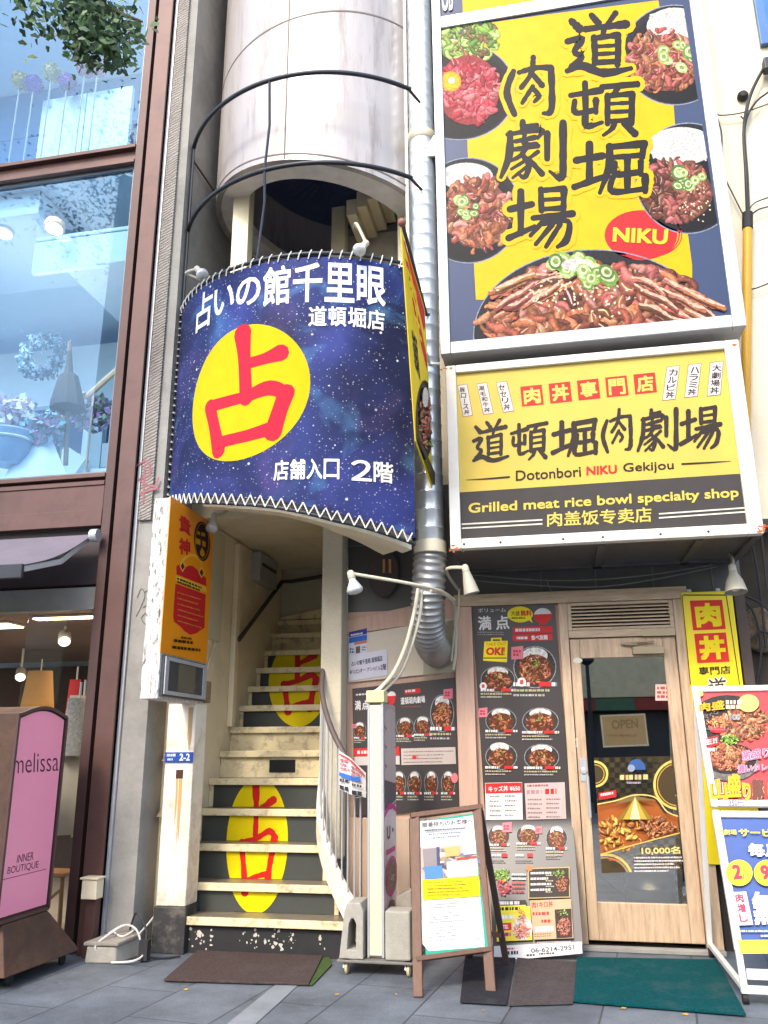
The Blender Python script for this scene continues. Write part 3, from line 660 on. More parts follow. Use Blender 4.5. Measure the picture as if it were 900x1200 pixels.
# curved stringer, balusters and handrail on the right
CUR = spline([(-1.29, 5.70), (-1.43, 5.79), (-1.58, 5.93), (-1.69, 6.1), (-1.735, 6.3)], 6)
ZB = [(.10 + .85 * (k / (len(CUR) - 1)) ** 1.15) for k in range(len(CUR))]
s = MB()
for k in range(len(CUR) - 1):
    (x0, y0), (x1, y1) = CUR[k], CUR[k + 1]; nx, ny = (y1 - y0), -(x1 - x0); l = math.hypot(nx, ny); nx, ny = nx / l * .025, ny / l * .025
    s.hexa([(x0 - nx, y0 - ny, ZB[k]), (x0 + nx, y0 + ny, ZB[k]), (x1 + nx, y1 + ny, ZB[k + 1]), (x1 - nx, y1 - ny, ZB[k + 1]), (x0 - nx, y0 - ny, ZB[k] + .17), (x0 + nx, y0 + ny, ZB[k] + .17), (x1 + nx, y1 + ny, ZB[k + 1] + .17), (x1 - nx, y1 - ny, ZB[k + 1] + .17)])
s.build('curved_stringer', m_wpaint, tw, merge=True)
HR = [(x, y, ZB[k] + .17 + .80 + .05 * k / len(CUR)) for k, (x, y) in enumerate(CUR)]
MB().tube(HR, .02, 10).build('handrail', mat('brown_grey_rail', C(100, 88, 86), .5), tw, smooth=True)
for k in range(1, len(CUR) - 1, 2):
    x, y = CUR[k]; MB().tube([(x, y, ZB[k] + .16), (x, y, HR[k][2])], .0065, 6).build('baluster', m_alu, tw)
MB().tube([(XL + .06, 6.95, 2.24), (XL + .06, 8.1, 2.98), (XL + .14, 8.2, 3.0), (-2.2, 8.2, 3.05)], .02, 8).build('wall_rail', mat('dark_rail', C(62, 64, 62), .5), tw, smooth=True)
# front pillar
MB().box(-2.745, -2.53, 5.76, 5.96, .29, 1.64).build('front_pillar', m_wpaint, tw, bevel=.008)
MB().box(-2.755, -2.52, 5.75, 5.965, 0, .288).build('pillar_base', mat('chipped_black_paint', C(52, 52, 52), .6, var=.25, dirt=C(140, 134, 122), dscale=9, damt=.7), tw, bevel=.006)
ra = Art(lambda x, y, d: Vector((x, 5.76 - d, y)), .001); ra.part('rust_stain')
ra.rect(-2.655, 1.115, -2.60, 1.175, C(84, 56, 44))
for k in range(14): x = -2.63 + random.gauss(0, .014); ra.stroke([(x, 1.11, .012), (x + .003, 1.0, .010), (x + .002, .95 - random.random() * .35, .003)], C(212, 172, 112))
for k in range(10): x = -2.57 + random.gauss(0, .01); ra.stroke([(x, 1.6, .012), (x, 1.4 - random.random() * .1, .004)], C(206, 170, 120))
ra.build(tw, m_print)
MB().box(-2.76, -2.51, 5.74, 5.97, 1.645, 1.80).build('pillar_bracket', mat('rusty_bracket', C(150, 120, 92), .8, var=.3, scale=14, dirt=C(80, 50, 36), dscale=12, damt=.9), tw, bevel=.006)
# alcove between the buildings
MB().box(-2.858, -2.757, 6.2, 6.3, 0, 3.1).build('alcove_wall', mat('dirty_blocks', C(104, 98, 90), .9, var=.3, scale=10, dirt=C(60, 56, 50), dscale=5, damt=.7, bump=.4), tw)
# sloping stringer under the banner
zb_pts = [(-60, 3.17), (-50, 3.14), (-18, 2.99), (-3, 2.93), (8, 2.87), (16, 2.82), (25, 2.78), (42, 2.69), (60, 2.62)]
def zbot(a):
    for (a0, z0), (a1, z1) in zip(zb_pts, zb_pts[1:]):
        if a <= a1: return z0 + (z1 - z0) * (a - a0) / (a1 - a0)
    return zb_pts[-1][1]
s = MB(); s.arc(BR - .2, BR - .08, lambda a: zbot(a) - .06, lambda a: zbot(a) + .25, -34, 42, 40); s.build('sloping_stringer', m_cream, tw)
s = MB(); s.arc(BR - .55, BR - .202, lambda a: zbot(a) + .02, lambda a: zbot(a) + .2, -60, 46, 40); s.build('sloping_soffit', m_cream, tw)

# ================================================================== restaurant (right building)
rs = thing('restaurant_building', 'cream building with a timber framed ground floor restaurant front', 'building', (.2, 6.5, 0))
YW = 6.42
MB().box(1.402, 6, YW + .02, 9, 2.95, 13).build('upper_wall', m_creamw, rs); MB().box(-.9, 1.40, YW + .1, 9, 3.4, 13).build('upper_wall', m_creamw, rs)
wf = MB().box(2.10, 3.6, YW - .03, YW + .015, 7.2, 9.0).build('window', mat('blue_window_frame', C(70, 110, 160), .4, .3), rs, bevel=.005); MB().box(2.17, 3.5, YW - .036, YW - .0305, 7.3, 8.9).build('pane', g_win, wf)
MB().box(-1.58, 1.40, YW + .02, YW + .12, 2.36, 3.38).build('fascia', m_fascia, rs)
s = MB()
for x in (-1.05, -.55, -.05, .36, .78, 1.2): s.box(x - .004, x + .004, YW + .014, YW + .0195, 2.44, 3.4)
s.box(-1.58, 1.4, YW + .014, YW + .0195, 2.9, 2.908); s.build('tile_joint', mat('grey_joint', C(120, 120, 118), .8), rs)
# dark recess on the far right
MB().box(1.38, 3.2, YW + .25, YW + .35, 0, 2.9).build('recess_wall', mat('recess_dark', C(70, 62, 52), .9, var=.35, scale=6), rs)
MB().box(1.33, 1.40, YW - .02, YW + .2, 0, 2.5).build('recess_post', mat('dark_umber_post', C(84, 70, 62), .8), rs)
# timber
MB().box(-.72, -.585, YW - .06, YW + .05, 0, 2.36).build('timber_post', m_pinkw, rs, bevel=.004)
MB().box(-.72, 1.0, YW - .045, YW + .05, 2.365, 2.455).build('lintel', m_woodh, rs, bevel=.004)
MB().box(-.584, .065, YW - .0, YW + .06, 0, 2.362).build('menu_wall', m_pinkw, rs)
MB().box(.066, .13, YW - .04, YW + .05, 0.03, 2.362).build('door_jamb', m_wood, rs, bevel=.004)
MB().box(.895, 1.0, YW - .04, YW + .05, 0.0, 2.362).build('door_jamb', m_wood, rs, bevel=.004)
MB().box(.131, .894, YW - .035, YW + .05, 2.10, 2.155).build('door_head', m_woodh, rs, bevel=.004)
lv = MB(); lv.box(.131, .16, YW - .03, YW + .03, 2.157, 2.36); lv.box(.865, .894, YW - .03, YW + .03, 2.157, 2.36); lv.box(.161, .864, YW - .03, YW + .03, 2.34, 2.361); lv.box(.161, .864, YW - .03, YW + .03, 2.157, 2.175)
lo = lv.build('vent_grille', m_woodh, rs, bevel=.002)
s = MB()
for k in range(6): s.hexa([(.161, YW - .03, 2.185 + k * .026), (.864, YW - .03, 2.185 + k * .026), (.864, YW + .02, 2.2 + k * .026), (.161, YW + .02, 2.2 + k * .026), (.161, YW - .03, 2.195 + k * .026), (.864, YW - .03, 2.195 + k * .026), (.864, YW + .02, 2.21 + k * .026), (.161, YW + .02, 2.21 + k * .026)])
s.build('louvre', m_woodh, lo); MB().box(.161, .864, YW + .04, YW + .05, 2.176, 2.339).build('vent_backing', m_black, lo)
# door
dz0, dz1 = .05, 2.095
s = MB(); s.box(.135, .205, YW - .01, YW + .03, dz0, dz1); s.box(.80, .89, YW - .01, YW + .03, dz0, dz1); s.box(.206, .799, YW - .01, YW + .03, dz0, .29); s.box(.206, .799, YW - .01, YW + .03, 1.95, dz1)
dr = s.build('door', m_wood, rs, bevel=.004)
MB().box(.206, .799, YW + .006, YW + .012, .291, 1.949).build('door_pane', g_door, dr)
s = MB(); s.tube([(.197, YW - .055, .84), (.197, YW - .055, 1.12)], .011, 10); s.tube([(.197, YW - .055, .87), (.197, YW - .01, .87)], .008, 8); s.tube([(.197, YW - .055, 1.09), (.197, YW - .01, 1.09)], .008, 8)
s.build('door_handle', m_alu, dr, smooth=True)
s = MB(); s.lathe((.175, YW - .011, 1.15), (0, -1, 0), [(.026, 0), (.026, .006), (.018, .012), (.008, .013)], 16); s.box(.150, .195, YW - .016, YW - .011, 1.08, 1.24); s.build('lock', m_alu, dr)
s = MB(); s.box(.58, .80, YW - .06, YW - .011, 1.965, 2.02); s.beam((.62, YW - .05, 2.035), (.50, YW - .03, 2.045), .02, .012); s.beam((.50, YW - .03, 2.047), (.74, YW - .045, 2.06), .02, .012); s.build('door_closer', mat('bronze_closer', C(176, 160, 130), .4, .6), dr, bevel=.004)
MB().box(.66, .89, YW - .041, YW - .036, 2.095, 2.15).build('closer_plate', mat('bronze_closer', C(176, 160, 130), .4, .6), dr, bevel=.002)
ds = Art(front(YW - .01), .001); ds.part('door_sticker'); ds.ellipse(677, 774, 5.5, 3.2, C(232, 226, 206)); 
ds.rect(668, 865, 677, 876, C(226, 220, 206)); ds.rect(670, 868, 675, 873, C(150, 110, 100)); ds.build(dr, m_print)
ds = Art(front(YW + .006), .001); ds.part('notice'); ds.rect(768, 802, 785, 821, C(232, 190, 176)); ds.small(770, 804, 783, 819, C(190, 90, 80), 3); ds.build(dr, m_print)
MB().box(.066, 1.0, YW - .12, YW - .045, 0.002, .03).build('door_sill', m_conc, rs, bevel=.005)
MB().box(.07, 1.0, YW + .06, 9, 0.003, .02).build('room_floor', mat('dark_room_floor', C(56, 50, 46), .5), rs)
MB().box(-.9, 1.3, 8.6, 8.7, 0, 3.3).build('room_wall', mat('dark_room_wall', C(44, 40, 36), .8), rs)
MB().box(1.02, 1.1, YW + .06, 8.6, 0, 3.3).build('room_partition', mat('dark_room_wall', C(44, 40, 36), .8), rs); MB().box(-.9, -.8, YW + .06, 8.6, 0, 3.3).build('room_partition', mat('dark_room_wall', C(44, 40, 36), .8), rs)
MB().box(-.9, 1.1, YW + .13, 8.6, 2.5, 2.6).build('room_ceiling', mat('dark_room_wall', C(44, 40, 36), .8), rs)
# section between the stair and the post
MB().box(-1.58, -.725, YW + .01, YW + .06, 0, 2.36).build('front_panel', m_pinkw, rs)
s = MB(); pw = (-1.57, -.73)
for k in range(7): s.box(-1.572 + k * .12, -1.572 + k * .12 + .114, YW - .012, YW + .009, .03, .82)
s.build('wainscot', mat('pale_wainscot', C(206, 176, 148), .55, var=.08, scale=5, stretch=(4, 4, .5)), rs, bevel=.003)
q = [W(405, 727, YW - .01), W(540, 697, YW - .01), W(540, 724, YW - .01), W(405, 744, YW - .01)]
s = MB(); s.hexa([q[3], q[2], q[2] + Vector((0, .03, 0)), q[3] + Vector((0, .03, 0)), q[0], q[1], q[1] + Vector((0, .03, 0)), q[0] + Vector((0, .03, 0))]); s.build('timber_rail', m_pinkw, rs, bevel=.004)
q = [W(408, 745, YW - .012), W(534, 724, YW - .012), W(534, 787, YW - .012), W(408, 800, YW - .012)]
s = MB(); s.hexa([q[3], q[2], q[2] + Vector((0, .02, 0)), q[3] + Vector((0, .02, 0)), q[0], q[1], q[1] + Vector((0, .02, 0)), q[0] + Vector((0, .02, 0))]); s.build('vent_board', mat('ivory_board', C(222, 208, 184), .4, var=.05), rs, bevel=.002)
q = [W(496, 735, YW - .03), W(535, 725, YW - .03), W(535, 788, YW - .03), W(496, 796, YW - .03)]
s = MB(); s.hexa([q[3], q[2], q[2] + Vector((0, .006, 0)), q[3] + Vector((0, .006, 0)), q[0], q[1], q[1] + Vector((0, .006, 0)), q[0] + Vector((0, .006, 0))]); s.build('acrylic_sheet', g_plexi, rs)
# ================================================================== across the street (seen in the glass)
op = thing('opposite_building', 'low cream shop building across the street mirrored in the door glass', 'building', (0, -9, 0))
MB().box(-16, 16, -11, -10, 4.1, 6.6).build('upper_wall', m_creamw, op); MB().box(-16, 16, -11, -10.05, 2.6, 4.08).build('wall', mat('sunny_cream', C(240, 222, 180), .8), op)
MB().box(-16, 16, -11, -10.2, 0, 2.58).build('shopfront', mat('dark_shopfront', C(60, 60, 62), .5, var=.4, scale=.7), op)
s = MB()
for k in range(16): s.box(-16 + k * 2, -15 + k * 2, -9.6, -10.19, 2.25, 2.55)
s.build('awning', mat('red_awning', C(170, 70, 60), .8), op)
s = MB()
for k in range(16): s.box(-15 + k * 2 + .01, -14.01 + k * 2, -9.6, -10.19, 2.25, 2.55)
s.build('awning', mat('green_awning', C(90, 120, 90), .8), op)
lp = thing('street_lamp', 'black lantern street lamp across the street mirrored in the door glass', 'street lamp', (.75, -6.4, 0))
MB().tube([(.75, -6.4, 0), (.75, -6.4, 3.1)], [.06, .04], 10).build('pole', m_dark, lp); MB().lathe((.75, -6.4, 3.1), (0, 0, 1), [(.06, 0), (.16, .08), (.2, .5), (.22, .52), (.05, .66), (.02, .75)], 8).build('lantern', m_dark, lp)
# ================================================================== big light-box sign
SY = 5.60
bs = thing('shop_sign', 'huge yellow and sky tinted black light box sign with six food bowls and black brush lettering', 'sign', (.38, 5.9, 4.12))
MB().box(-.675, 1.455, SY + .05, 6.38, 4.13, 9.0).build('cabinet', m_alu, bs)
MB().box(-.62, 1.40, SY + .012, SY + .049, 4.19, 9.0).build('panel', mat('black_acrylic_sky_tint', C(58, 72, 104), .35, var=.03, spec=.15), bs)  # black panel; the blue of the reflected sky is put into its base colour
fr = MB(); fr.box(-.68, -.605, SY - .01, SY + .06, 4.12, 9.0); fr.box(1.37, 1.46, SY - .01, SY + .06, 4.12, 9.0); fr.box(-.604, 1.369, SY - .01, SY + .06, 4.12, 4.215); fr.box(-.604, 1.369, SY - .008, SY + .05, 7.13, 7.25)
fr.build('frame', m_alu, bs, bevel=.006)
z5 = lambda x, y: (500 + x / 2.25, y / 2.25)
A = Art(front(SY + .011), .0, .000002, z5)
A.k = .70
A.clip = [tuple(z5(x, y)) for x, y in ((34, 74), (600, 2), (674, -2), (806, 838), (66, 913))]
YEL = C(252, 194, 6, .88); SL = C(38, 40, 48)
A.poly([(150, 62), (610, -4), (645, 200), (662, 420), (700, 700), (700, 790), (130, 790), (108, 392), (104, 200)], YEL)
def bigbowl(cx, cy, rx, ry):
    A.lo(); A.d += .0001
    A.ellipse(cx, cy, rx, ry, SL, n=64); A.ring(cx, cy, rx, ry, 3, C(150, 160, 180), 72); A.ellipse(cx, cy + ry * .05, rx * .9, ry * .9, C(24, 26, 32), n=64)
A.part('food_picture')
bigbowl(85, 240, 150, 130)
A.greens(110, 105, 85, 62, 130, ((.16, .3, .04), (.3, .45, .1), (.08, .16, .03), (.42, .55, .16), (.2, .1, .04)))
A.ellipse(110, 238, 82, 92, (.3, .03, .04)); A.meat(112, 238, 88, 98, 130, RAW, hi=(.8, .4, .4)); A.ellipse(64, 215, 27, 26, C(240, 170, 20)); A.ellipse(64, 215, 23, 22, C(250, 190, 30)); A.ellipse(66, 213, 9, 8, C(255, 250, 220))
bigbowl(110, 555, 138, 140); A.rice(105, 465, 70, 36, 60); A.ellipse(135, 565, 85, 90, (.2, .07, .05)); A.meat(138, 562, 95, 112, 150, PINK + BROWN, hi=(.8, .6, .5)); A.onion(95, 550, 36, 28, 8, 17)
bigbowl(655, 145, 140, 133); A.rice(655, 70, 75, 50, 80); A.ellipse(630, 165, 95, 75, (.2, .07, .05)); A.meat(622, 160, 105, 90, 160, PINK + BROWN, hi=(.8, .6, .5)); A.onion(655, 150, 45, 36, 10, 19)
bigbowl(690, 470, 140, 147); A.rice(672, 385, 88, 50, 100); A.ellipse(660, 510, 95, 75, (.12, .05, .03)); A.meat(655, 500, 98, 92, 150, [(.18, .06, .04), (.26, .1, .06), (.1, .03, .02), (.34, .1, .08), (.42, .1, .1)], hi=(.6, .42, .34)); A.onion(695, 470, 42, 34, 10, 20)
for k in range(30): A.ellipse(random.gauss(700, 25), random.gauss(540, 16), 3, 2, C(240, 225, 180), random.uniform(0, 180), 8)
A.part('colour_print').lo(); A.d += .0001
A.ellipse(565, 620, 96, 66, C(226, 44, 50)); A.ring(572, 618, 96, 66, 4, C(226, 44, 50), 40, -60, 60); A.ring(582, 620, 92, 60, 3, C(226, 44, 50), 30, -50, 60)
A.part('lettering').hi()
for ch, x0, y0, x1, y1 in (('道', 364, 36, 540, 205), ('頓', 376, 214, 556, 362), ('堀', 390, 366, 586, 518), ('肉', 200, 152, 345, 306), ('劇', 196, 322, 370, 474), ('場', 216, 490, 386, 655)):
    A.brush(ch, x0, y0, x1, y1, YEL, 2.5)
for ch, x0, y0, x1, y1 in (('道', 364, 36, 540, 205), ('頓', 376, 214, 556, 362), ('堀', 390, 366, 586, 518), ('肉', 200, 152, 345, 306), ('劇', 196, 322, 370, 474), ('場', 216, 490, 386, 655)):
    A.brush(ch, x0, y0, x1, y1, C(26, 28, 36), 1.12)
A.part('lettering').hi()
A.text('NIKU', [(492, 600), (637, 606), (634, 646), (490, 638)], C(252, 226, 60), .035)
A.part('food_picture')
bigbowl(440, 885, 318, 228)
A.meat(440, 850, 300, 150, 60, [(.05, .03, .03), (.09, .04, .03)], hi=(.3, .2, .16))
A.ellipse(440, 870, 285, 150, (.16, .055, .035))
A.meat(300, 860, 180, 100, 190, BROWN, hi=(.85, .62, .46), wd=(.04, .11)); A.meat(560, 800, 180, 100, 210, BROWN + [(.2, .06, .04), (.12, .04, .03)], hi=(.85, .62, .48), wd=(.04, .11), ln=(.2, .6)); A.meat(440, 780, 260, 90, 120, BROWN + PINK, hi=(.85, .6, .5)); A.meat(420, 880, 280, 60, 150, BROWN, hi=(.8, .56, .4))
for k in range(26):                                     # long seared strips on top of the heap
    x = random.choice((random.uniform(160, 300), random.uniform(520, 690))); y = random.uniform(720, 800) + abs(x - 440) * .12; sl = (.5 if x > 440 else -.45) * random.uniform(.6, 1.3); l = random.uniform(60, 130)
    P = [(x + l * q, y + l * q * sl + random.uniform(-7, 7), w_) for q, w_ in ((0, 12), (.35, 25), (.7, 22), (1, 12))]
    A.stroke(P, tuple(v * random.uniform(.7, 1.2) for v in random.choice(BROWN)), rough=.2); A.stroke([(a, b - 6, c * .3) for a, b, c in P], (.75, .48, .34), rough=.5); A.stroke([(a, b + 7, c * .25) for a, b, c in P], (.1, .03, .02), rough=.5)
for k in range(90): A.ellipse(random.gauss(400, 75), random.gauss(775, 28), 4.2, 2.6, C(246, 232, 196), random.uniform(0, 180), 8)
A.onion(380, 700, 62, 26, 14, 26); A.onion(440, 735, 45, 26, 8, 30); A.rice(395, 700, 40, 16, 14); A.onion(420, 715, 60, 24, 6, 26)
A.clip = [tuple(z5(x, y)) for x, y in ((30, 42), (600, -12), (600, -400), (20, -400))]
A.part('colour_print'); A.poly([(96, 38), (640, -20), (620, -420), (76, -420)], YEL)
A.part('lettering'); A.text('OP', [(40, -36), (40, 33), (70, 30), (70, -39)][1:] + [(40, -36)], C(240, 240, 236), .03)
A.build(bs, m_gloss)
o = MB(); o.hexa([(-.80, 5.66, 5.93), (-.682, 5.66, 5.93), (-.682, 5.68, 5.93), (-.80, 5.68, 5.93), (-.70, 5.66, 6.12), (-.682, 5.66, 6.12), (-.682, 5.68, 6.12), (-.70, 5.68, 6.12)]); o.build('bracket', m_white, bs)

# ================================================================== lower light-box sign
ls = thing('shop_sign', 'faded yellow box sign with rusty white frame under the huge food sign', 'sign', (.38, 6.0, 2.63))
mw = mat('rusty_white_frame', C(244, 240, 228), .45, var=.04, scale=5, dirt=C(190, 130, 80), dscale=3.2, damt=.35)
fx0, fx1, fz0, fz1 = -.645, 1.39, 2.635, 4.02
fr = MB(); fr.box(fx0, fx0 + .075, SY - .015, SY + .06, fz0, fz1); fr.box(fx1 - .095, fx1, SY - .015, SY + .06, fz0, fz1); fr.box(fx0 + .076, fx1 - .096, SY - .015, SY + .06, fz0, fz0 + .07); fr.box(fx0 + .076, fx1 - .096, SY - .015, SY + .06, fz1 - .06, fz1)
fro = fr.build('frame', mw, ls, bevel=.006)
s = MB()
for x in (-.55, -.3, .12, .38, .75, 1.05): s.lathe((x, SY - .016, fz0 + .03), (0, -1, 0), [(.009, 0), (.008, .003), (.003, .005)], 8)
s.build('rivet', m_rust, fro)
ru = Art(front(SY - .015), .001); ru.part('rust_patch')
for (x, y, n, sp) in ((534, 643, 16, 5), (893, 620, 22, 5), (862, 404, 6, 3), (523, 432, 5, 3)):
    for k in range(n):
        a, b = x + random.gauss(0, sp), y + random.gauss(0, sp * .4); r_ = random.uniform(.6, 2.4)
        ru.poly([(a + r_ * random.uniform(.5, 1.4) * math.cos(t), b + r_ * .6 * random.uniform(.5, 1.4) * math.sin(t)) for t in (0, 1, 2, 3, 4, 5)], C(200, 96, 44))
ru.build(fro, m_print)
m_box = mat('grey_sheet_metal', C(122, 118, 114), .3, .4, var=.15, scale=3, dirt=C(90, 84, 78), dscale=3, damt=.5)
cb = MB(); cb.box(fx0 + .01, fx1 - .01, SY + .061, 6.43, fz0 + .012, fz1 - .01); cb.build('cabinet', m_box, ls)
s = MB()
for x in (.35, .98): s.box(x, x + .05, SY + .07, 6.42, fz0 - .012, fz0 + .011)
s.box(fx0 + .02, fx1 - .02, 6.36, 6.415, fz0 - .012, fz0 + .011) ; s.box(fx1 - .06, fx1 - .012, SY + .07, 6.35, fz0 - .012, fz0 + .011); s.build('underside_rib', m_box, ls)
MB().box(fx0 + .07, fx1 - .09, SY + .012, SY + .055, fz0 + .06, fz1 - .05).build('panel', mat('faded_yellow_acrylic', C(234, 206, 96, .66), .4, spec=.15, var=.06, scale=2, dirt=C(222, 196, 100, .6), dscale=1.2, damt=.6), ls)
z6 = lambda x, y: (510 + x / 2.308, 390 + y / 2.308)
A = Art(front(SY + .011), .0, .00001, z6)
A.clip = [tuple(z6(x, y)) for x, y in ((52, 112), (790, 40), (852, 528), (71, 568))]
BRN = C(62, 54, 50); A.k = .78
A.poly([(60, 432), (836, 380), (860, 540), (60, 580)], C(82, 78, 76)); A.poly([(824, 40), (800, 40), (834, 382), (840, 382)], C(230, 180, 40))
A.clip = None
RED = C(226, 62, 54); CRM = C(250, 226, 110)
for i, ch in enumerate('肉丼専門店'):
    x = 230 + i * 76.5; y = 146 - i * 8.3
    A.poly([(x, y), (x + 58, y - 6), (x + 64, y + 48), (x + 5, y + 54)], RED); A.text(ch, [(x + 8, y + 5), (x + 52, y + .5), (x + 57, y + 44), (x + 11, y + 48)], CRM, .03)
def slip(txt, x0, y0, w, h, lean):
    A.poly([(x0, y0), (x0 + w, y0 - 4), (x0 + w + lean, y0 + h - 4), (x0 + lean, y0 + h)], C(150, 120, 110)); A.poly([(x0 + 1.5, y0 + 1.5), (x0 + w - 1.5, y0 - 2.5), (x0 + w + lean - 1.5, y0 + h - 5.5), (x0 + lean + 1.5, y0 + h - 1.5)], C(240, 232, 226))
    A.vtext(txt, x0 + 6, y0 + 5, x0 + w - 6, y0 + h - 6, C(60, 44, 44), .02, lean / len(txt))
slip('豚ロース丼', 60, 142, 27, 86, 15); slip('黒毛和牛丼', 112, 138, 28, 84, 18); slip('セセリ丼', 164, 134, 30, 82, 20)
slip('カルビ丼', 626, 92, 36, 92, -12); slip('ハラミ丼', 684, 86, 36, 90, -10); slip('大劇場丼', 743, 80, 37, 92, -8)
A.part('lettering')
for ch, x0, y0, x1, y1 in (('道', 100, 238, 198, 354), ('頓', 204, 242, 302, 346), ('堀', 318, 230, 440, 338), ('肉', 446, 208, 538, 322), ('劇', 548, 208, 658, 320), ('場', 664, 198, 772, 316)):
    A.brush(ch, x0, y0, x1, y1, BRN, 1.12, [(x0, y0 + 4), (x1, y0 - 4), (x1, y1 - 4), (x0, y1 + 4)])
A.text('Dotonbori', [(218, 373), (393, 361), (395, 389), (218, 401)], BRN, .012); A.text('NIKU', [(409, 362), (491, 357), (492, 380), (409, 386)], C(222, 60, 60), .03); A.text('Gekijou', [(508, 353), (644, 345), (646, 376), (508, 384)], BRN, .012)
A.stroke([(85, 398, 1), (140, 395, 4), (200, 390, 5)], BRN); A.stroke([(668, 355, 5), (740, 351, 4), (800, 347, 1)], BRN)
A.text('Grilled meat rice bowl specialty shop', [(90, 461), (819, 418), (822, 452), (90, 496)], C(250, 222, 100), .022)
A.text('肉盖饭专卖店', [(303, 486), (584, 471), (587, 512), (303, 525)], C(250, 222, 110), .012)
for a in (0, 11):
    A.poly([(72, 516 + a), (290, 504 + a), (290, 508 + a), (72, 520 + a)], C(246, 240, 222)); A.poly([(605, 488 + a), (846, 471 + a), (846, 475 + a), (605, 492 + a)], C(246, 240, 222))
A.build(ls, m_gloss)

# ================================================================== curved banner
bn = thing('curved_banner', 'curved star field banner with a yellow disc and white lettering round the stair tower', 'banner', (-1.73, 5.13, 2.8))
def galaxy():
    m = bpy.data.materials.new('star_field_cloth'); m.use_nodes = True; n = m.node_tree; N = n.nodes; L = n.links; p = N['Principled BSDF']; p.inputs['Roughness'].default_value = .6; p.inputs['Specular IOR Level'].default_value = .15
    tc = N.new('ShaderNodeTexCoord')
    def noise(sc, det, dis=0, off=0):
        mp = N.new('ShaderNodeMapping'); mp.inputs['Location'].default_value = (off, off * .7, off * .3); L.new(tc.outputs['Object'], mp.inputs[0])
        z = N.new('ShaderNodeTexNoise'); z.inputs['Scale'].default_value = sc; z.inputs['Detail'].default_value = det; z.inputs['Distortion'].default_value = dis; L.new(mp.outputs[0], z.inputs[0]); return z.outputs[0]
    def ramp(v, a, b, c=0, d=1):
        r = N.new('ShaderNodeMapRange'); r.inputs[1].default_value = a; r.inputs[2].default_value = b; r.inputs[3].default_value = c; r.inputs[4].default_value = d; L.new(v, r.inputs[0]); return r.outputs[0]
    def mix(f, c, col):
        x = N.new('ShaderNodeMix'); x.data_type = 'RGBA'; L.new(f, x.inputs[0])
        if isinstance(c, tuple): x.inputs[6].default_value = (*c, 1)
        else: L.new(c, x.inputs[6])
        x.inputs[7].default_value = (*col, 1); return x.outputs[2]
    c = mix(ramp(noise(1.1, 3, .5), .35, .7), C(26, 32, 70), C(50, 66, 138))
    c = mix(ramp(noise(1.6, 7, .8, 5), .5, .78, 0, .8), c, C(70, 80, 160)); c = mix(ramp(noise(2.2, 8, 1, 9), .56, .78, 0, .7), c, C(92, 150, 206)); c = mix(ramp(noise(1.9, 6, .6, 14), .56, .76, 0, .6), c, C(92, 72, 132)); c = mix(ramp(noise(1.3, 4, .4, 21), .52, .72, 0, .75), c, C(26, 28, 58))
    for sc, th, amt in ((9, .11, 1), (22, .17, .85), (46, .24, .6)):
        v = N.new('ShaderNodeTexVoronoi'); v.inputs['Scale'].default_value = sc; L.new(tc.outputs['Object'], v.inputs[0])
        hv = N.new('ShaderNodeSeparateColor'); L.new(v.outputs['Color'], hv.inputs[0])
        a = ramp(v.outputs['Distance'], th * .4, th, amt, 0); k = ramp(hv.outputs[0], .35, 1)
        mm = N.new('ShaderNodeMath'); mm.operation = 'MULTIPLY'; L.new(a, mm.inputs[0]); L.new(k, mm.inputs[1]); c = mix(mm.outputs[0], c, C(225, 232, 250, .95))
    L.new(c, p.inputs['Base Color']); return m
ztop = lambda a: 4.77 + .0006 * max(0, -a - 20)
s = MB(); s.arc(BR, BR + .006, lambda a: zbot(a), lambda a: ztop(a), -56.6, 41, 80); s.build('cloth', galaxy(), bn, smooth=True)
A = Art(lambda a, z, d: cylp(a, z, BR + d), .0075, .00003); A.part('disc')
ca, cz, ra, rz = -14.6, 3.765, 22.8, .52
for k in range(10):
    r0, r1 = k / 10, (k + 1) / 10; A.d = .0075
    for j in range(60):
        t0, t1 = R(j * 6), R(j * 6 + 6); A._put([(ca + ra * r0 * math.cos(t0), cz + rz * r0 * math.sin(t0)), (ca + ra * r1 * math.cos(t0), cz + rz * r1 * math.sin(t0)), (ca + ra * r1 * math.cos(t1), cz + rz * r1 * math.sin(t1)), (ca + ra * r0 * math.cos(t1), cz + rz * r0 * math.sin(t1))], C(242, 208, 8, .64))
A.d = .0095; A.part('lettering')
PK = C(222, 44, 70, .62)
for P in ([(285, 391, 17), (287, 420, 12), (289, 468, 12)], [(290, 427, 10), (310, 421, 10), (329, 414, 15)], [(247, 477, 13), (252, 500, 12), (257, 528, 14)], [(248, 477, 11), (286, 466, 10), (316, 455, 13), (336, 462, 11)], [(336, 460, 14), (328, 482, 13), (320, 507, 15)], [(258, 519, 10), (290, 511, 10), (320, 502, 12)]):
    S = []
    for (x, y, wd) in P:
        a, z = WC(x, y); S.append((a * R(1) * BR, z, wd * .0088))
    A.xf = lambda x, y: (x / (R(1) * BR), y); A.stroke(S, PK)
A.xf = lambda x, y: (x, y)
WT = C(244, 246, 250, .8)
def ctext(body, a0, a1, z0, z1, off=.03):
    n = len(body); st = (a1 - a0) / n
    for i, ch in enumerate(body):
        g = st * .04; b = a0 + i * st; dz = 0
        k = .14 * (z1 - z0) if ch in 'いの' else 0
        A.text(ch, [(b + g, z1 - k), (b + st - g, z1 - k), (b + st - g, z0 + k), (b + g, z0 + k)], WT, off)
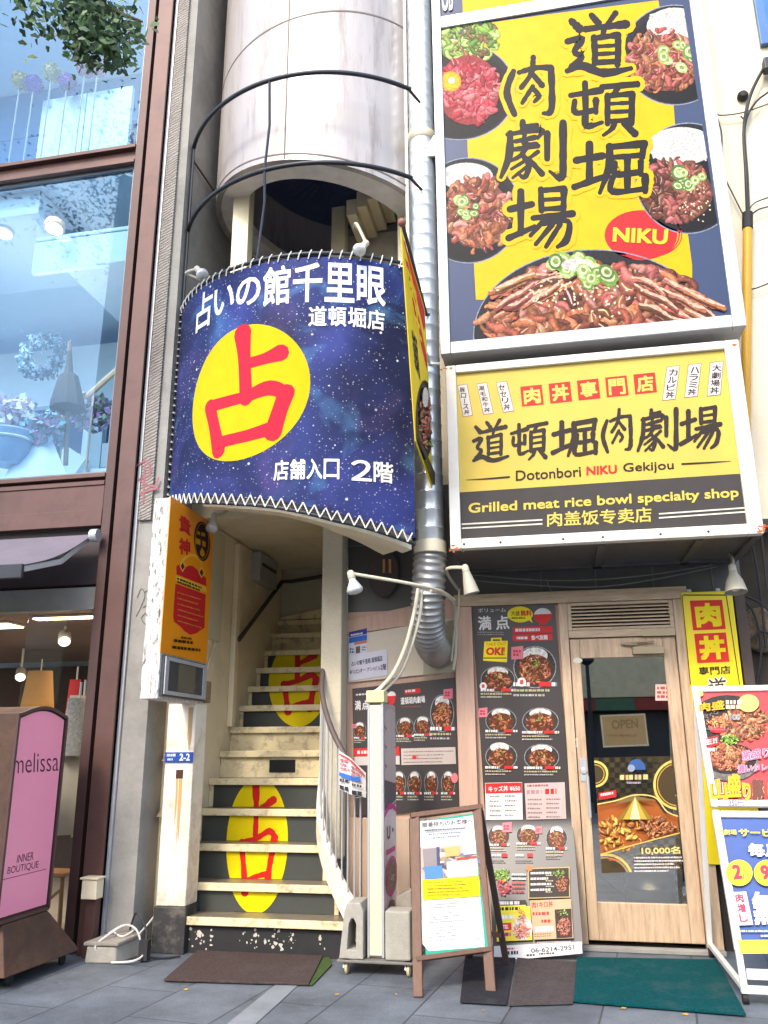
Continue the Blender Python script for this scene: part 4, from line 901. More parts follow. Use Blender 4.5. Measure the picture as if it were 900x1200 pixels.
ctext('占いの館千里眼', -39, 32, 4.40, 4.72, .018); ctext('道頓堀店', 7, 31.5, 4.205, 4.365, .018); ctext('店舗入口', -2.5, 17.5, 3.06, 3.205, .018); ctext('２階', 20.5, 34, 3.055, 3.205, .018)
A.build(bn, m_fab)
s = MB(); s.tube([cylp(a, ztop(a) + .035, BR) for a in range(-58, 44, 3)], .014, 8); s.build('top_hoop', m_dark, bn, smooth=True)
s = MB(); s.tube([cylp(a, zbot(a) - .045, BR) for a in range(-58, 44, 3)], .014, 8); s.build('bottom_hoop', m_dark, bn, smooth=True)
s = MB(); s.tube([cylp(-58.4, 3.1, BR), cylp(-58.4, 4.85, BR)], .014, 8); s.build('side_bar', m_dark, bn)
s = MB(); up = False
for k in range(30):
    a = -56 + k * 3.3; s.tube([cylp(a, ztop(a) - .02, BR + .012), cylp(a + .5, ztop(a) + .02, BR + .022), cylp(a + 1, ztop(a) + .06, BR + .004)], .005, 5)
pts = []
for k in range(60):
    a = -57 + k * 1.64; pts.append(cylp(a, zbot(a) + (.02 if k % 2 else -.055), BR + .016))
for p, q in zip(pts, pts[1:]): s.tube([p, q], .005, 5, cap=False)
for k in range(26):
    z = 3.2 + k * .062; s.tube([cylp(-55.6, z, BR + .012), cylp(-57, z + .01, BR + .022), cylp(-58.4, z + .035, BR + .012)], .005, 5)
s.build('lacing', m_rope, bn)
# rings round the tower above the banner
rr = thing('ring_railing', 'dark steel rings on thin uprights round the metal tower above the curved banner', 'railing', (-1.73, 5.13, 5.59))
for z in (6.43, 5.59): MB().tube([cylp(a, z) for a in range(-58, 43, 2)], .018, 10).build('ring', m_dark, rr, smooth=True)
MB().tube([cylp(-58, 4.7), cylp(-58, 6.43)], .014, 8).build('upright', m_dark, rr); pass
MB().tube([cylp(-9, 6.43), cylp(-8.3, 6.0), cylp(-9.5, 5.6), cylp(-9, 5.3), cylp(-11, 4.8)], .011, 8).build('upright', m_dark, rr, smooth=True)
s = MB(); s.tube([cylp(-58, 6.3), Vector((-2.78, 6.5, 6.25))], .009, 6); s.tube([cylp(41, 6.43), Vector((-.80, 5.62, 6.43))], .012, 6); s.tube([cylp(41, 5.59), Vector((-.80, 5.62, 5.59))], .012, 6); s.build('tie_rod', m_rust, rr)

# ================================================================== ventilation duct
du = thing('ventilation_duct', 'tall silver spiral duct ending in a ribbed hose beside the box signs', 'duct', (-.81, 5.75, 2.66))
s = MB(); z = 2.70; L_ = [(.1, 2.66)]
while z < 9.5:
    L_ += [(.103, z), (.103, z + .118), (.1065, z + .122), (.1065, z + .128), (.103, z + .132)]; z += .133
s.lathe((-.81, 5.75, 0), (0, 0, 1), L_, 32); s.build('spiral_pipe', m_galv, du, smooth=True)
s = MB(); s.lathe((-.81, 5.75, 0), (0, 0, 1), [(.104, 6.13), (.114, 6.14), (.114, 6.21), (.104, 6.22)], 32); s.lathe((-.81, 5.75, 0), (0, 0, 1), [(.104, 2.64), (.117, 2.645), (.117, 2.73), (.104, 2.735)], 32); s.build('collar', m_conduit, du, smooth=True)
s = MB(); path = []; rad = []
sp = spline([(-.81, 5.75, 2.64), (-.83, 5.77, 2.4), (-.85, 5.85, 2.2), (-.86, 5.98, 2.09), (-.865, 6.2, 2.04), (-.865, 6.39, 2.03)], 16)
for k, p in enumerate(sp): path.append(p); rad.append(.117 + (.007 if k % 3 == 0 else -.004))
s.tube(path, rad, 24); s.build('ribbed_hose', mat('foil_hose', (.34, .34, .33), .42, .7, var=.15, scale=12), du, smooth=True)
wp = MB(); wp.tube([(-.945, 5.80, 9), (-.945, 5.80, 3.2), (-.95, 5.85, 2.8)], .016, 8); o = wp.build('white_pipe', m_white, None, (-.945, 5.8, 2.8), True); tag(o, 'thin white pipe running down beside the tall silver duct', 'pipe')

# ================================================================== hanging yellow pennant
fl = thing('hanging_sign', 'narrow yellow and red cloth sign hanging edge on in front of the silver duct', 'sign', (-.77, 4.9, 3.05))
FX = -.77
K = [WX(470, 268, FX), WX(498, 362, FX), WX(509, 578, FX), WX(487, 517, FX)]
s = MB(); s.hexa([K[3] - Vector((.006, 0, 0)), K[3], K[2], K[2] - Vector((.006, 0, 0)), K[0] - Vector((.006, 0, 0)), K[0], K[1], K[1] - Vector((.006, 0, 0))]); s.build('cloth', mat('yellow_cloth', C(250, 220, 30), .7, var=.05), fl)
z9 = lambda x, y: (460 + x / 3.425, 250 + y / 3.4286)
A = Art(side(FX), .001, .00005, z9); A.clip = [(471, 272), (497.3, 364), (507.5, 570), (487.5, 515)]
A.poly([(44, 110), (62, 110), (140, 440), (125, 470)], C(224, 60, 56)); A.poly([(50, 180), (62, 200), (150, 640), (150, 680), (100, 470)], C(224, 60, 56)); 
A.part('lettering'); A.text('肉', [(56, 190), (92, 300), (104, 420), (64, 330)], C(250, 220, 40), .03); A.text('丼', [(70, 345), (108, 430), (122, 560), (82, 480)], C(250, 220, 40), .03)
A.text('道頓堀', [(74, 460), (96, 500), (112, 680), (90, 620)], C(40, 40, 44), .02)
A.part('food_picture'); A.ellipse(128, 830, 36, 160, C(40, 36, 36)); A.meat(130, 830, 26, 130, 50, PINK + BROWN); A.rice(122, 740, 12, 40, 10); A.greens(146, 920, 10, 40, 12); A.part('colour_print'); A.poly([(90, 880), (180, 1090), (180, 1150), (92, 985)], C(70, 66, 60)); A.poly([(90, 975), (165, 1130), (168, 1150), (92, 1000)], C(250, 220, 30))
A.build(fl, m_fab)
MB().tube([WX(471, 264, FX) + Vector((.002, 0, .02)), WX(500, 372, FX) + Vector((0, 0, .02)), Vector((FX, 5.66, 4.5))], .012, 8).build('rod', m_dark, fl); MB().ball(WX(471, 264, FX) + Vector((0, 0, .02)), .028, 10).build('knob', mat('wood_knob', C(150, 96, 80), .6), fl, smooth=True)
MB().tube([(FX, 5.5, 4.10), (FX, 5.64, 4.08), (-.70, 5.66, 4.08)], .011, 8).build('bracket', m_white, fl)

# ================================================================== orange projecting sign over the pillar
og = thing('projecting_sign', 'orange and red projecting sign with a peeling white edge above the left pillar', 'sign', (-2.58, 5.45, 1.9))
MB().box(-2.645, -2.521, 5.12, 5.86, 1.63, 2.99).build('box', mat('peeling_edge', C(226, 222, 214), .8, var=.25, scale=14, dirt=C(84, 76, 68), dscale=34, damt=1.5, stretch=(1.5, 1.5, .45), bump=.3, bscale=60), og, bevel=.003)
OX = -2.515
K = [(5.105, 2.985), (5.865, 2.985), (5.865, 1.935), (5.105, 1.935)]
MB().box(OX - .005, OX, 5.105, 5.865, 1.925, 2.995).build('face_panel', mat('orange_acrylic', C(240, 146, 14, .9), .3, var=.03), og)
z10 = lambda x, y: (170 + x / 3.6, 580 + y / 3.6)
A = Art(side(OX), .0005, .00006, z10)
RD = C(206, 40, 44)
A.poly([(132, 300), (145, 292), (160, 310), (180, 300), (200, 298), (222, 318), (235, 330), (258, 352), (258, 385), (132, 335)], RD); A.ring(195, 310, 50, 62, 10, C(244, 190, 60), 20, 190, 350)
for x in (158, 238): A.poly([(x, 278 + (x > 200) * 26), (x + 13, 302 + (x > 200) * 26), (x, 326 + (x > 200) * 26), (x - 13, 300 + (x > 200) * 26)], C(246, 200, 80)); A.poly([(x, 285 + (x > 200) * 26), (x + 9, 302 + (x > 200) * 26), (x, 319 + (x > 200) * 26), (x - 9, 300 + (x > 200) * 26)], C(110, 40, 30))
A.poly([(130, 340), (258, 390), (258, 412), (130, 364)], C(248, 196, 70)); A.poly([(128, 374), (255, 420), (250, 560), (232, 572), (215, 584), (190, 590), (165, 574), (150, 556), (122, 535), (118, 510)], RD)
A.ellipse(240, 196, 34, 84, C(40, 34, 32), -4, 32); A.ring(240, 196, 30, 76, 2, C(230, 150, 30), 32)
A.part('lettering')
A.text('貴', [(143, 76), (193, 110), (193, 176), (143, 150)], RD, .04); A.text('神', [(143, 178), (190, 190), (190, 258), (143, 250)], RD, .04)
A.small(213, 180, 270, 206, C(230, 150, 30), 1, .9, -22); A.small(220, 150, 262, 168, C(230, 150, 30), 1, .8, -14); A.poly([(240, 222), (250, 240), (250, 256), (240, 262), (231, 250), (231, 238)], C(230, 150, 30))
A.small(134, 346, 255, 372, C(60, 50, 40), 2, .6, -46)
for r_ in range(6): A.small(134, 408 + r_ * 24, 246, 414 + r_ * 24, C(232, 140, 60), 1, .9, -34)
A.small(148, 596, 205, 606, C(60, 40, 20), 1, .7, -8); A.small(118, 606, 228, 622, C(60, 40, 20), 1, .7, -14); A.small(110, 634, 236, 650, C(60, 40, 20), 1, .7, -14)
A.build(og, m_gloss)
s = MB(); s.box(-2.5205, -2.50, 5.14, 5.84, 1.645, 1.915); dcs = s.build('display_case', mat('dark_grey_case', C(84, 86, 88), .4, .3), og, bevel=.006)
s = MB(); s.box(-2.4995, -2.49, 5.15, 5.20, 1.66, 1.905); s.box(-2.4995, -2.49, 5.77, 5.83, 1.66, 1.905); s.box(-2.4995, -2.49, 5.201, 5.769, 1.66, 1.685); s.box(-2.4995, -2.49, 5.201, 5.769, 1.88, 1.905); s.build('case_frame', m_alu, dcs, bevel=.002)
MB().box(-2.4995, -2.496, 5.36, 5.64, 1.69, 1.875).build('case_window', mat('olive_screen', C(112, 106, 88), .2), dcs)
ap = thing('address_plate', 'small blue enamel address plate reading 2-2 on the white pillar', 'address plate', (-2.64, 5.755, 1.22))
MB().box(-2.745, -2.53, 5.750, 5.757, 1.225, 1.295).build('plate', mat('blue_enamel', C(40, 84, 170), .3), ap, bevel=.001)
A = Art(lambda x, y, d: Vector((x, 5.75 - d, y)), .001); A.part('lettering'); A.text('2-2', (-2.632, 1.285, -2.552, 1.237), C(240, 240, 240), .03); A.small(-2.728, 1.288, -2.655, 1.262, C(230, 230, 235), 1, .7); A.small(-2.722, 1.255, -2.664, 1.236, C(230, 230, 235), 1, .7)
A.build(ap, m_print)
# ================================================================== posters on the restaurant front
def panel_quad(name, Y, q, m, th, label, cat, bevel=0, group=None):   # flat board whose four corners lie on the wall plane
    K = [W(*p, Y) for p in q]; b = Vector((0, th, 0)); base = (K[2] + K[3]) / 2
    t = thing(name, label, cat, base, group)
    s = MB(); s.hexa([K[3], K[2], K[2] + b, K[3] + b, K[0], K[1], K[1] + b, K[0] + b]); s.build('panel', m, t, bevel=bevel)
    return t
m_blk = mat('black_poster', C(70, 64, 62), .35, var=.04)
PRED = C(222, 50, 48); PWH = C(240, 236, 232); PTAG = C(226, 130, 140)
def dish(A, x, y, rx, ry, n=26, tag_=None, price=True, pal=None, rice=(0, -.55), on=(0, -.2), txt=True):
    A.lo(); A.d += .0002; A.part('food_picture'); A.bowl(x, y, rx, ry, n, pal, rice, on, (.05, .045, .043)); A.part('colour_print').hi()
    if tag_: 
        a, b, k = tag_; A.poly([(a - k, b - k), (a + k, b - k * 1.2), (a + k, b + k), (a - k, b + k * 1.1)], PTAG); A.small(a - k * .7, b - k * .6, a + k * .7, b + k * .6, C(200, 60, 80), 2, .7)
    if txt:
        h = ry * .2; A.small(x - rx, y + ry * .72, x + rx * .15, y + ry * .72 + h, PWH, 1, .9); A.rect(x + rx * .2, y + ry * .7, x + rx * .75, y + ry * .72 + h, PRED); A.small(x + rx * .78, y + ry * .72, x + rx * 1.1, y + ry * .72 + h, PWH, 1, .9)
        A.small(x - rx, y + ry * .72 + h * 1.5, x + rx * .9, y + ry * .72 + h * 2.4, C(200, 186, 140), 1, .6); A.small(x - rx, y + ry * .72 + h * 2.7, x + rx * .7, y + ry * .72 + h * 3.5, C(196, 190, 184), 1, .6)
YM = YW - .022
pm_low = plane(W(566, 962, YM), W(669, 962, YM), W(579, 1127, YM - .36)); pm_up = front(YM)
def pmap(x, y, d): return pm_low(x, y, d) if y > 962 else pm_up(x, y, d)
t = thing('menu_poster', 'tall dark menu poster of meat bowls filling the wall beside the restaurant door', 'menu poster', tuple(W(630, 1100, YM)))
s = MB(); GX, GY = 8, 40; fv = []; bv = []
for j in range(GY + 1):
    for i in range(GX + 1):
        a, b = i / GX, j / GY; x = (553 * (1 - a) + 649.5 * a) * (1 - b) + (579 * (1 - a) + 683 * a) * b; y = (707 * (1 - a) + 704.5 * a) * (1 - b) + (1127 * (1 - a) + 1108 * a) * b
        p = pmap(x, y, 0); fv.append(p); bv.append(p + Vector((0, .006, 0)))
nf = len(fv); F = []
for j in range(GY):
    for i in range(GX):
        q = j * (GX + 1) + i; F += [(q, q + 1, q + GX + 2, q + GX + 1), (nf + q, nf + q + GX + 1, nf + q + GX + 2, nf + q + 1)]
for j in range(GY):
    for q in (j * (GX + 1), j * (GX + 1) + GX): F.append((q, q + GX + 1, nf + q + GX + 1, nf + q))
for i in range(GX):
    for q in (i, GY * (GX + 1) + i): F.append((q, q + 1, nf + q + 1, nf + q))
s.raw(fv + bv, F); s.build('panel', m_blk, t, smooth=True)
A = Art(pmap, .0012, .00001, lambda x, y: (540 + x / 4.2875, 680 + y / 4.2875))
A.part('lettering'); A.text('ボリューム', [(86, 142), (224, 138), (226, 158), (88, 162)], PWH, .0); A.text('満', [(84, 182), (150, 178), (156, 248), (90, 252)], PWH, .02); A.text('点', [(172, 180), (240, 176), (246, 244), (178, 250)], PWH, .02)
A.small(84, 256, 240, 278, C(150, 146, 142), 2, .5)
A.part('colour_print'); A.ellipse(298, 172, 64, 40, C(250, 226, 30)); A.poly([(340, 200), (362, 214), (352, 190)], C(250, 226, 30)); A.text('大盛', (252, 155, 296, 178), C(60, 50, 30), .01); A.text('無料', (300, 150, 356, 180), C(216, 50, 40), .03); A.small(255, 184, 340, 196, C(90, 80, 30), 1, .7)
A.ellipse(412, 175, 44, 35, C(232, 228, 220), a0=180, a1=360); A.poly([(364, 172), (460, 168), (452, 195), (430, 215), (430, 222), (396, 224), (394, 216), (372, 196)], PRED)
for y in (235, 274): A.poly([(260, y), (459, y - 5), (461, y + 27), (263, y + 32)], PRED)
A.small(274, 242, 450, 260, PWH, 1, .8, 4); A.small(280, 282, 340, 298, PWH, 1, .8, 1); A.text('食べ放題', [(352, 276), (436, 274), (437, 298), (354, 301)], PWH, .02)
A.poly([(118, 308), (236, 304), (232, 412), (112, 404)], C(250, 226, 30)); A.poly([(152, 290), (204, 288), (206, 306), (152, 308)], C(250, 226, 30)); A.rect(160, 297, 198, 305, C(70, 60, 50)); A.rect(114, 388, 230, 394, C(90, 80, 40))
A.text('TAKE OUT', [(126, 314), (228, 310), (228, 326), (126, 330)], C(210, 90, 30), .0); A.text('OKI', [(128, 338), (214, 336), (212, 378), (126, 376)], C(216, 60, 40), .05); A.text('!', [(214, 336), (222, 336), (220, 378), (213, 378)], C(216, 60, 40), .03)
dish(A, 186, 498, 86, 66, 46); dish(A, 372, 436, 108, 106, 70, (284, 366, 30)); A.part('colour_print')
for x, y, r_ in ((113, 532, 18), (306, 512, 22)): A.ellipse(x, y, r_, r_ * 1.05, PWH); A.rect(x - r_ * .4, y - r_ * .5, x + r_ * .4, y + r_ * .5, C(220, 80, 70))
dish(A, 202, 705, 78, 64, 36, (112, 665, 22)); dish(A, 400, 708, 92, 68, 44); dish(A, 203, 886, 80, 66, 40, rice=(-.1, -.7)); dish(A, 406, 888, 88, 66, 44)
A.part('colour_print')
A.poly([(122, 1018), (308, 1014), (312, 1202), (126, 1204)], C(236, 232, 226)); A.poly([(124, 1020), (307, 1016), (308, 1068), (126, 1072)], PRED)
A.part('lettering'); A.text('キッズ丼 ¥650', [(138, 1034), (298, 1030), (299, 1058), (140, 1063)], PWH, .02); A.part('colour_print')
for r_ in range(5): A.small(145, 1080 + r_ * 24, 205, 1092 + r_ * 24, C(140, 130, 126), 1, .6); A.small(222, 1078 + r_ * 24, 285, 1090 + r_ * 24, C(140, 130, 126), 1, .6)
A.poly([(320, 1020), (522, 1014), (530, 1198), (330, 1202)], C(214, 190, 184)); A.small(334, 1026, 480, 1040, C(170, 90, 84), 1, .7, 4); A.small(332, 1052, 410, 1076, C(190, 150, 146), 1, .8, 2); A.small(424, 1046, 498, 1078, PRED, 1, .85, 3)
for r_ in range(5): A.small(336, 1096 + r_ * 22, 410, 1108 + r_ * 22, C(150, 130, 126), 1, .6); A.small(430, 1094 + r_ * 22, 505, 1106 + r_ * 22, C(150, 130, 126), 1, .6)
A.xf = lambda x, y: (540 + x / 5.21875, 920 + y / 5.2174)
dish(A, 232, 312, 66, 68, 36, (284, 262, 28)); dish(A, 412, 306, 72, 66, 36, (476, 278, 20)); dish(A, 586, 326, 66, 78, 36)
A.part('colour_print')
for x in (178, 334): A.small(x, 424, x + 70, 440, PWH, 1, .9); A.rect(x + 72, 420, x + 106, 444, PRED); A.small(x, 456, x + 110, 480, C(150, 146, 140), 2, .5)
A.small(520, 420, 610, 456, C(150, 146, 140), 3, .5)
A.part('food_picture'); A.greens(250, 552, 56, 46, 50); A.meat(258, 630, 54, 54, 50, RAW); A.ellipse(266, 588, 12, 8, C(240, 180, 50)); A.part('colour_print')
for r_ in range(5): A.small(312, 545 + r_ * 26, 400, 558 + r_ * 26, PWH if r_ < 2 else PRED, 1, .8)
A.poly([(410, 512), (666, 504), (670, 692), (414, 700)], C(190, 170, 110)); A.poly([(417, 519), (660, 511), (663, 686), (420, 693)], C(56, 44, 38))
for r_ in range(4): A.small(428, 536 + r_ * 34, 560, 552 + r_ * 34, PWH, 1, .8, 3); A.small(520, 550 + r_ * 34, 575, 562 + r_ * 34, C(200, 190, 170), 1, .6)
A.ellipse(420, 512, 22, 18, C(222, 130, 80))
A.part('food_picture'); A.ellipse(622, 600, 44, 60, (.05, .03, .02)); A.meat(620, 612, 42, 55, 50, BROWN); A.greens(600, 545, 42, 28, 26); A.part('colour_print')
A.poly([(215, 755), (425, 745), (438, 952), (222, 962)], C(240, 220, 60)); A.poly([(218, 712), (400, 708), (404, 742), (222, 748)], C(64, 58, 56)); A.small(222, 716, 392, 738, PWH, 1, .9, 2); A.poly([(228, 745), (398, 738), (400, 772), (230, 782)], C(250, 232, 60)); A.small(236, 752, 388, 774, C(40, 40, 40), 1, .9, 4)
A.small(240, 800, 340, 826, C(250, 250, 240), 1, .9, 3); A.poly([(236, 850), (310, 846), (312, 892), (238, 898)], PRED); A.small(242, 858, 300, 886, PWH, 2, .7); A.small(250, 905, 320, 930, C(200, 40, 120), 1, .9)
A.part('food_picture'); A.ellipse(378, 880, 62, 74, C(226, 216, 200)); A.meat(376, 900, 60, 52, 60, [(.55, .14, .1), (.62, .22, .14), (.48, .1, .06), (.7, .34, .24)]); A.meat(374, 820, 26, 60, 40, [(.55, .14, .1), (.62, .22, .14), (.48, .1, .06)]); A.ellipse(366, 775, 18, 10, C(240, 160, 60)); A.part('colour_print')
A.poly([(424, 712), (674, 702), (690, 942), (448, 952)], C(206, 172, 134)); A.part('lettering'); A.text('肉1キロ丼', [(434, 722), (562, 716), (566, 752), (438, 760)], C(190, 50, 40), .02); A.part('colour_print'); A.small(440, 782, 566, 806, C(200, 60, 60), 1, .8, 4); A.small(495, 828, 566, 850, C(210, 50, 40), 1, .85, 2); A.poly([(450, 872), (568, 866), (570, 898), (454, 906)], C(190, 200, 200)); A.small(450, 912, 570, 938, C(150, 110, 80), 2, .5, 4)
A.part('food_picture'); A.poly([(574, 768), (676, 762), (684, 938), (586, 944)], C(70, 50, 44)); A.meat(632, 870, 46, 62, 70, BROWN + PINK); A.greens(626, 790, 36, 24, 24); A.part('colour_print')
A.small(470, 964, 690, 974, C(200, 196, 190), 1, .6, 6)
A.poly([(205, 992), (330, 985), (460, 978), (600, 971), (738, 964), (745, 1036), (610, 1049), (470, 1062), (330, 1075), (206, 1086)], C(226, 226, 224)); A.small(280, 1002, 340, 1016, PRED, 1, .8, 3); A.small(280, 1022, 370, 1046, C(60, 56, 60), 1, .9, 4); A.small(404, 1040, 470, 1056, C(60, 60, 60), 1, .8, 4); A.small(480, 1032, 610, 1048, C(90, 90, 90), 1, .7, 8)
A.part('lettering'); A.text('06-6214-2951', [(431, 1006), (693, 984), (696, 1014), (433, 1034)], C(60, 56, 60), .015)
A.build(t, m_print)

YN = YW - .016
t = panel_quad('menu_board', YN, [(412.8, 807), (532.8, 794), (538.4, 946), (415.6, 957)], m_blk, .012, 'square dark menu board behind the wheeled sign, right of the stair', 'menu board')
A = Art(front(YN), .0005, .00001, lambda x, y: (400 + x / 4.443, 690 + y / 4.444))
A.part('lettering'); A.text('満', (70, 582, 102, 632), PWH, .02); A.text('点', (108, 580, 142, 630), PWH, .02); A.small(76, 545, 136, 558, PWH, 1, .6, 3); A.text('道頓堀肉劇場', [(308, 566), (434, 556), (437, 592), (310, 604)], PWH, .02)
A.part('colour_print'); A.poly([(328, 526), (410, 518), (412, 542), (330, 550)], PRED); A.small(334, 526, 406, 542, PWH, 1, .7, 6); A.small(318, 612, 436, 620, C(170, 90, 80), 1, .5, 5)
A.ellipse(182, 560, 36, 26, C(250, 226, 30)); A.ellipse(262, 558, 22, 24, PWH, a0=180, a1=360); A.poly([(240, 560), (284, 556), (278, 590), (268, 605), (250, 604)], PRED)
dish(A, 97, 738, 32, 46, 24, (70, 715, 10)); dish(A, 332, 722, 46, 54, 34); dish(A, 424, 716, 46, 54, 34); dish(A, 525, 648, 62, 98, 60, (556, 548, 24)); 
for k, x in enumerate((212, 300, 381, 468, 556)): dish(A, x, 1012, 36, 64, 30)
dish(A, 98, 1020, 32, 50, 24)
A.part('colour_print'); A.ellipse(590, 985, 18, 26, PTAG); A.poly([(66, 832), (302, 822), (304, 868), (68, 872)], PRED); A.small(84, 842, 290, 862, PWH, 1, .8, 8); A.poly([(68, 874), (304, 870), (305, 915), (70, 920)], C(214, 206, 198)); A.poly([(312, 832), (594, 824), (598, 912), (314, 918)], C(206, 190, 180))
for r_ in range(4): A.small(325, 845 + r_ * 18, 590, 855 + r_ * 18, C(140, 120, 112), 1, .5, 5)
A.small(370, 868, 410, 888, PRED, 1, .9); A.build(t, m_print)
# papers on the ivory board
YP = YW - .016
t = panel_quad('flyer', YP, [(409, 741), (430, 736), (430.5, 765), (409, 768)], mat('flyer_paper', C(220, 222, 235), .5), .002, 'small blue and white flyer taped above a printed notice', 'flyer')
A = Art(front(YP), .0005, .00005); A.poly([(409, 741), (430, 736), (430, 743), (409, 747)], C(60, 60, 150)); A.poly([(409, 747.5), (430, 743.5), (430, 750), (409, 754)], C(40, 110, 200)); A.poly([(415, 753), (430, 750), (430, 753.5), (415, 756)], C(226, 130, 90)); A.small(411, 743, 428, 746, PWH, 1, .7, 3); A.poly([(417, 758), (422, 757), (422, 765), (417, 766)], C(120, 90, 80)); A.small(410, 759, 416, 766, C(90, 90, 130), 2, .6); A.small(424, 757, 430, 763, C(140, 130, 140), 2, .5); A.build(t, m_print)
t = panel_quad('notice', YP - .003, [(409, 768.5), (453.5, 760.5), (454, 791), (409, 798)], mat('notice_paper', C(226, 224, 236), .6), .002, 'white paper notice in blue black letters taped under the small flyer', 'notice')
A = Art(front(YP - .003), .0005, .00005); A.part('lettering'); BK = C(70, 68, 100)
A.text('占いの館千里眼 道頓堀店', [(411.5, 775.5), (448, 768), (448.5, 774.5), (412, 781)], BK, .02); A.text('8/1(土)オープン!ビル', [(410, 785), (446, 780), (446, 785.5), (410, 791)], BK, .02); A.text('2階', [(446, 778.5), (452.5, 777.5), (452.5, 785), (446, 785.5)], BK, .02); A.build(t, m_print)

# ------------------------------------------------------------------ yellow vertical sign
YS = YW - .06
t = thing('vertical_sign', 'narrow yellow and red vertical sign right of the restaurant door', 'sign', (1.13, YS, .55))
MB().box(.955, 1.31, YS, YS + .055, .55, 2.405).build('panel', mat('yellow_acrylic', C(248, 222, 30), .35, var=.03), t, bevel=.003)
zs = lambda x, y: (650 + x / 3.6, 680 + y / 3.6)
A = Art(front(YS), .0008, .00008, zs); DK = C(70, 60, 44)
for P in ([(537, 62), (573, 440)], [(724, 66), (780, 440)]): A.stroke([(P[0][0], P[0][1], 4), (P[1][0], P[1][1], 4)], DK, taper=False)
A.poly([(540, 60), (726, 60), (727, 65), (541, 65)], DK)
A.poly([(570, 86), (706, 82), (722, 206), (584, 212)], C(222, 60, 52)); A.poly([(588, 226), (722, 220), (738, 344), (602, 350)], C(222, 60, 52))
A.part('lettering'); A.text('肉', [(588, 98), (694, 94), (706, 194), (600, 200)], C(248, 222, 40), .045); A.text('丼', [(604, 236), (714, 231), (726, 332), (616, 338)], C(248, 222, 40), .045)
A.text('専門店', [(606, 366), (740, 360), (744, 394), (610, 402)], DK, .02)
A.brush('道', 645, 412, 724, 490, C(245, 240, 225), 2.2); A.brush('道', 645, 412, 724, 490, DK); A.brush('頓', 650, 500, 735, 580, DK); A.build(t, m_gloss)
s = MB()
for x in (1.0, 1.2): s.box(x, x + .03, YS - .004, YS + .03, 2.406, 2.425)
s.build('clip', m_alu, t)

# ------------------------------------------------------------------ door poster and OPEN card (inside the glass)
YD = YW + .022
t = panel_quad('carnival_poster', YD, [(696, 888), (786, 886), (800, 1019), (705, 1023)], mat('gold_poster', C(156, 126, 66), .4), .002, 'gold and black fairground poster hung inside the glass door', 'poster')
A = Art(front(YD), .0005, .00005, lambda x, y: (690 + x / 5.717, 900 + y / 5.714))
A.clip = [(696, 888), (786, 886), (800, 1019), (705, 1023)]
for i in range(18):
    for j in range(24):
        x, y = 30 + i * 36, -70 + j * 34
        if (i + j) % 2: A.poly([(x, y), (x + 34, y - 2), (x + 36, y + 32), (x + 2, y + 34)], C(92, 82, 54)) 
        elif random.random() < .5: A.poly([(x + 8, y + 6), (x + 28, y + 4), (x + 26, y + 26), (x + 10, y + 28)], C(186, 154, 84))
A.poly([(30, 250), (150, 230), (310, 185), (440, 210), (500, 300), (620, 330), (640, 420), (420, 470), (70, 580)], C(176, 96, 40))
for (cx, cy, r_) in ((40, 40, 90), (600, 110, 170), (110, 760, 190)):
    A.ring(cx, cy, r_, r_, 16, C(236, 206, 110)); A.ring(cx, cy, r_ - 24, r_ - 24, 8, C(200, 160, 70)); A.ellipse(cx, cy, r_ - 36, r_ - 36, C(80, 66, 40))
A.meat(200, 440, 170, 130, 60, [(.6, .3, .05), (.5, .2, .04), (.7, .45, .1), (.35, .12, .04)], hi=(.85, .65, .3)); A.meat(450, 390, 150, 80, 60, [(.4, .13, .06), (.5, .22, .08), (.25, .1, .05)], hi=(.8, .5, .3))
A.poly([(160, 240), (305, 180), (440, 215), (300, 215)], C(130, 110, 70)); A.poly([(305, 190), (420, 340), (190, 340)], C(206, 176, 70)); A.poly([(305, 190), (340, 340), (270, 340)], C(238, 226, 170)); A.poly([(305, 190), (225, 340), (190, 340)], C(150, 120, 40)); A.poly([(305, 190), (420, 340), (385, 340)], C(160, 130, 40))
A.stroke([(50, 240, 8), (180, 215, 8), (305, 178, 8), (440, 195, 8), (520, 290, 8), (630, 330, 8)], C(240, 216, 130)); A.stroke([(70, 575, 10), (330, 500, 8), (620, 425, 8)], C(236, 196, 90))
A.ellipse(315, 10, 60, 70, C(60, 96, 160), a0=180, a1=360); A.ellipse(280, 0, 24, 24, C(150, 160, 180)); A.small(205, 44, 400, 80, C(226, 206, 140), 1, .9, 4); A.small(250, 88, 370, 106, C(180, 170, 190), 1, .7)
A.poly([(62, 165), (178, 145), (182, 190), (66, 212)], C(216, 44, 54)); A.small(76, 168, 172, 188, PWH, 1, .8, 16)
A.part('lettering'); A.text('10,000名', [(345, 520), (602, 518), (606, 570), (350, 576)], C(240, 220, 140), .03); A.part('colour_print')
for r_ in range(5): A.small(300, 586 + r_ * 22, 625, 602 + r_ * 22, PWH, 1, .6, 3)
A.small(130, 598, 212, 614, C(220, 90, 80), 1, .8); A.build(t, m_print)
t = panel_quad('open_card', YD - .004, [(703, 838), (756, 836), (760.5, 874), (707, 876)], mat('kraft_card', C(206, 176, 130), .7, var=.05), .003, 'pale brown OPEN card with white border hung inside the glass door', 'door card')
A = Art(front(YD - .004), .0005, .0001); 
for P in ([(703, 838), (756, 836), (756.2, 838), (703.2, 840)], [(706.7, 874), (760.2, 872), (760.5, 874), (707, 876)], [(703, 838), (705, 838), (709, 876), (707, 876)], [(754, 836), (756, 836), (760.5, 874), (758.5, 874)]): A.poly(P, C(236, 230, 216))
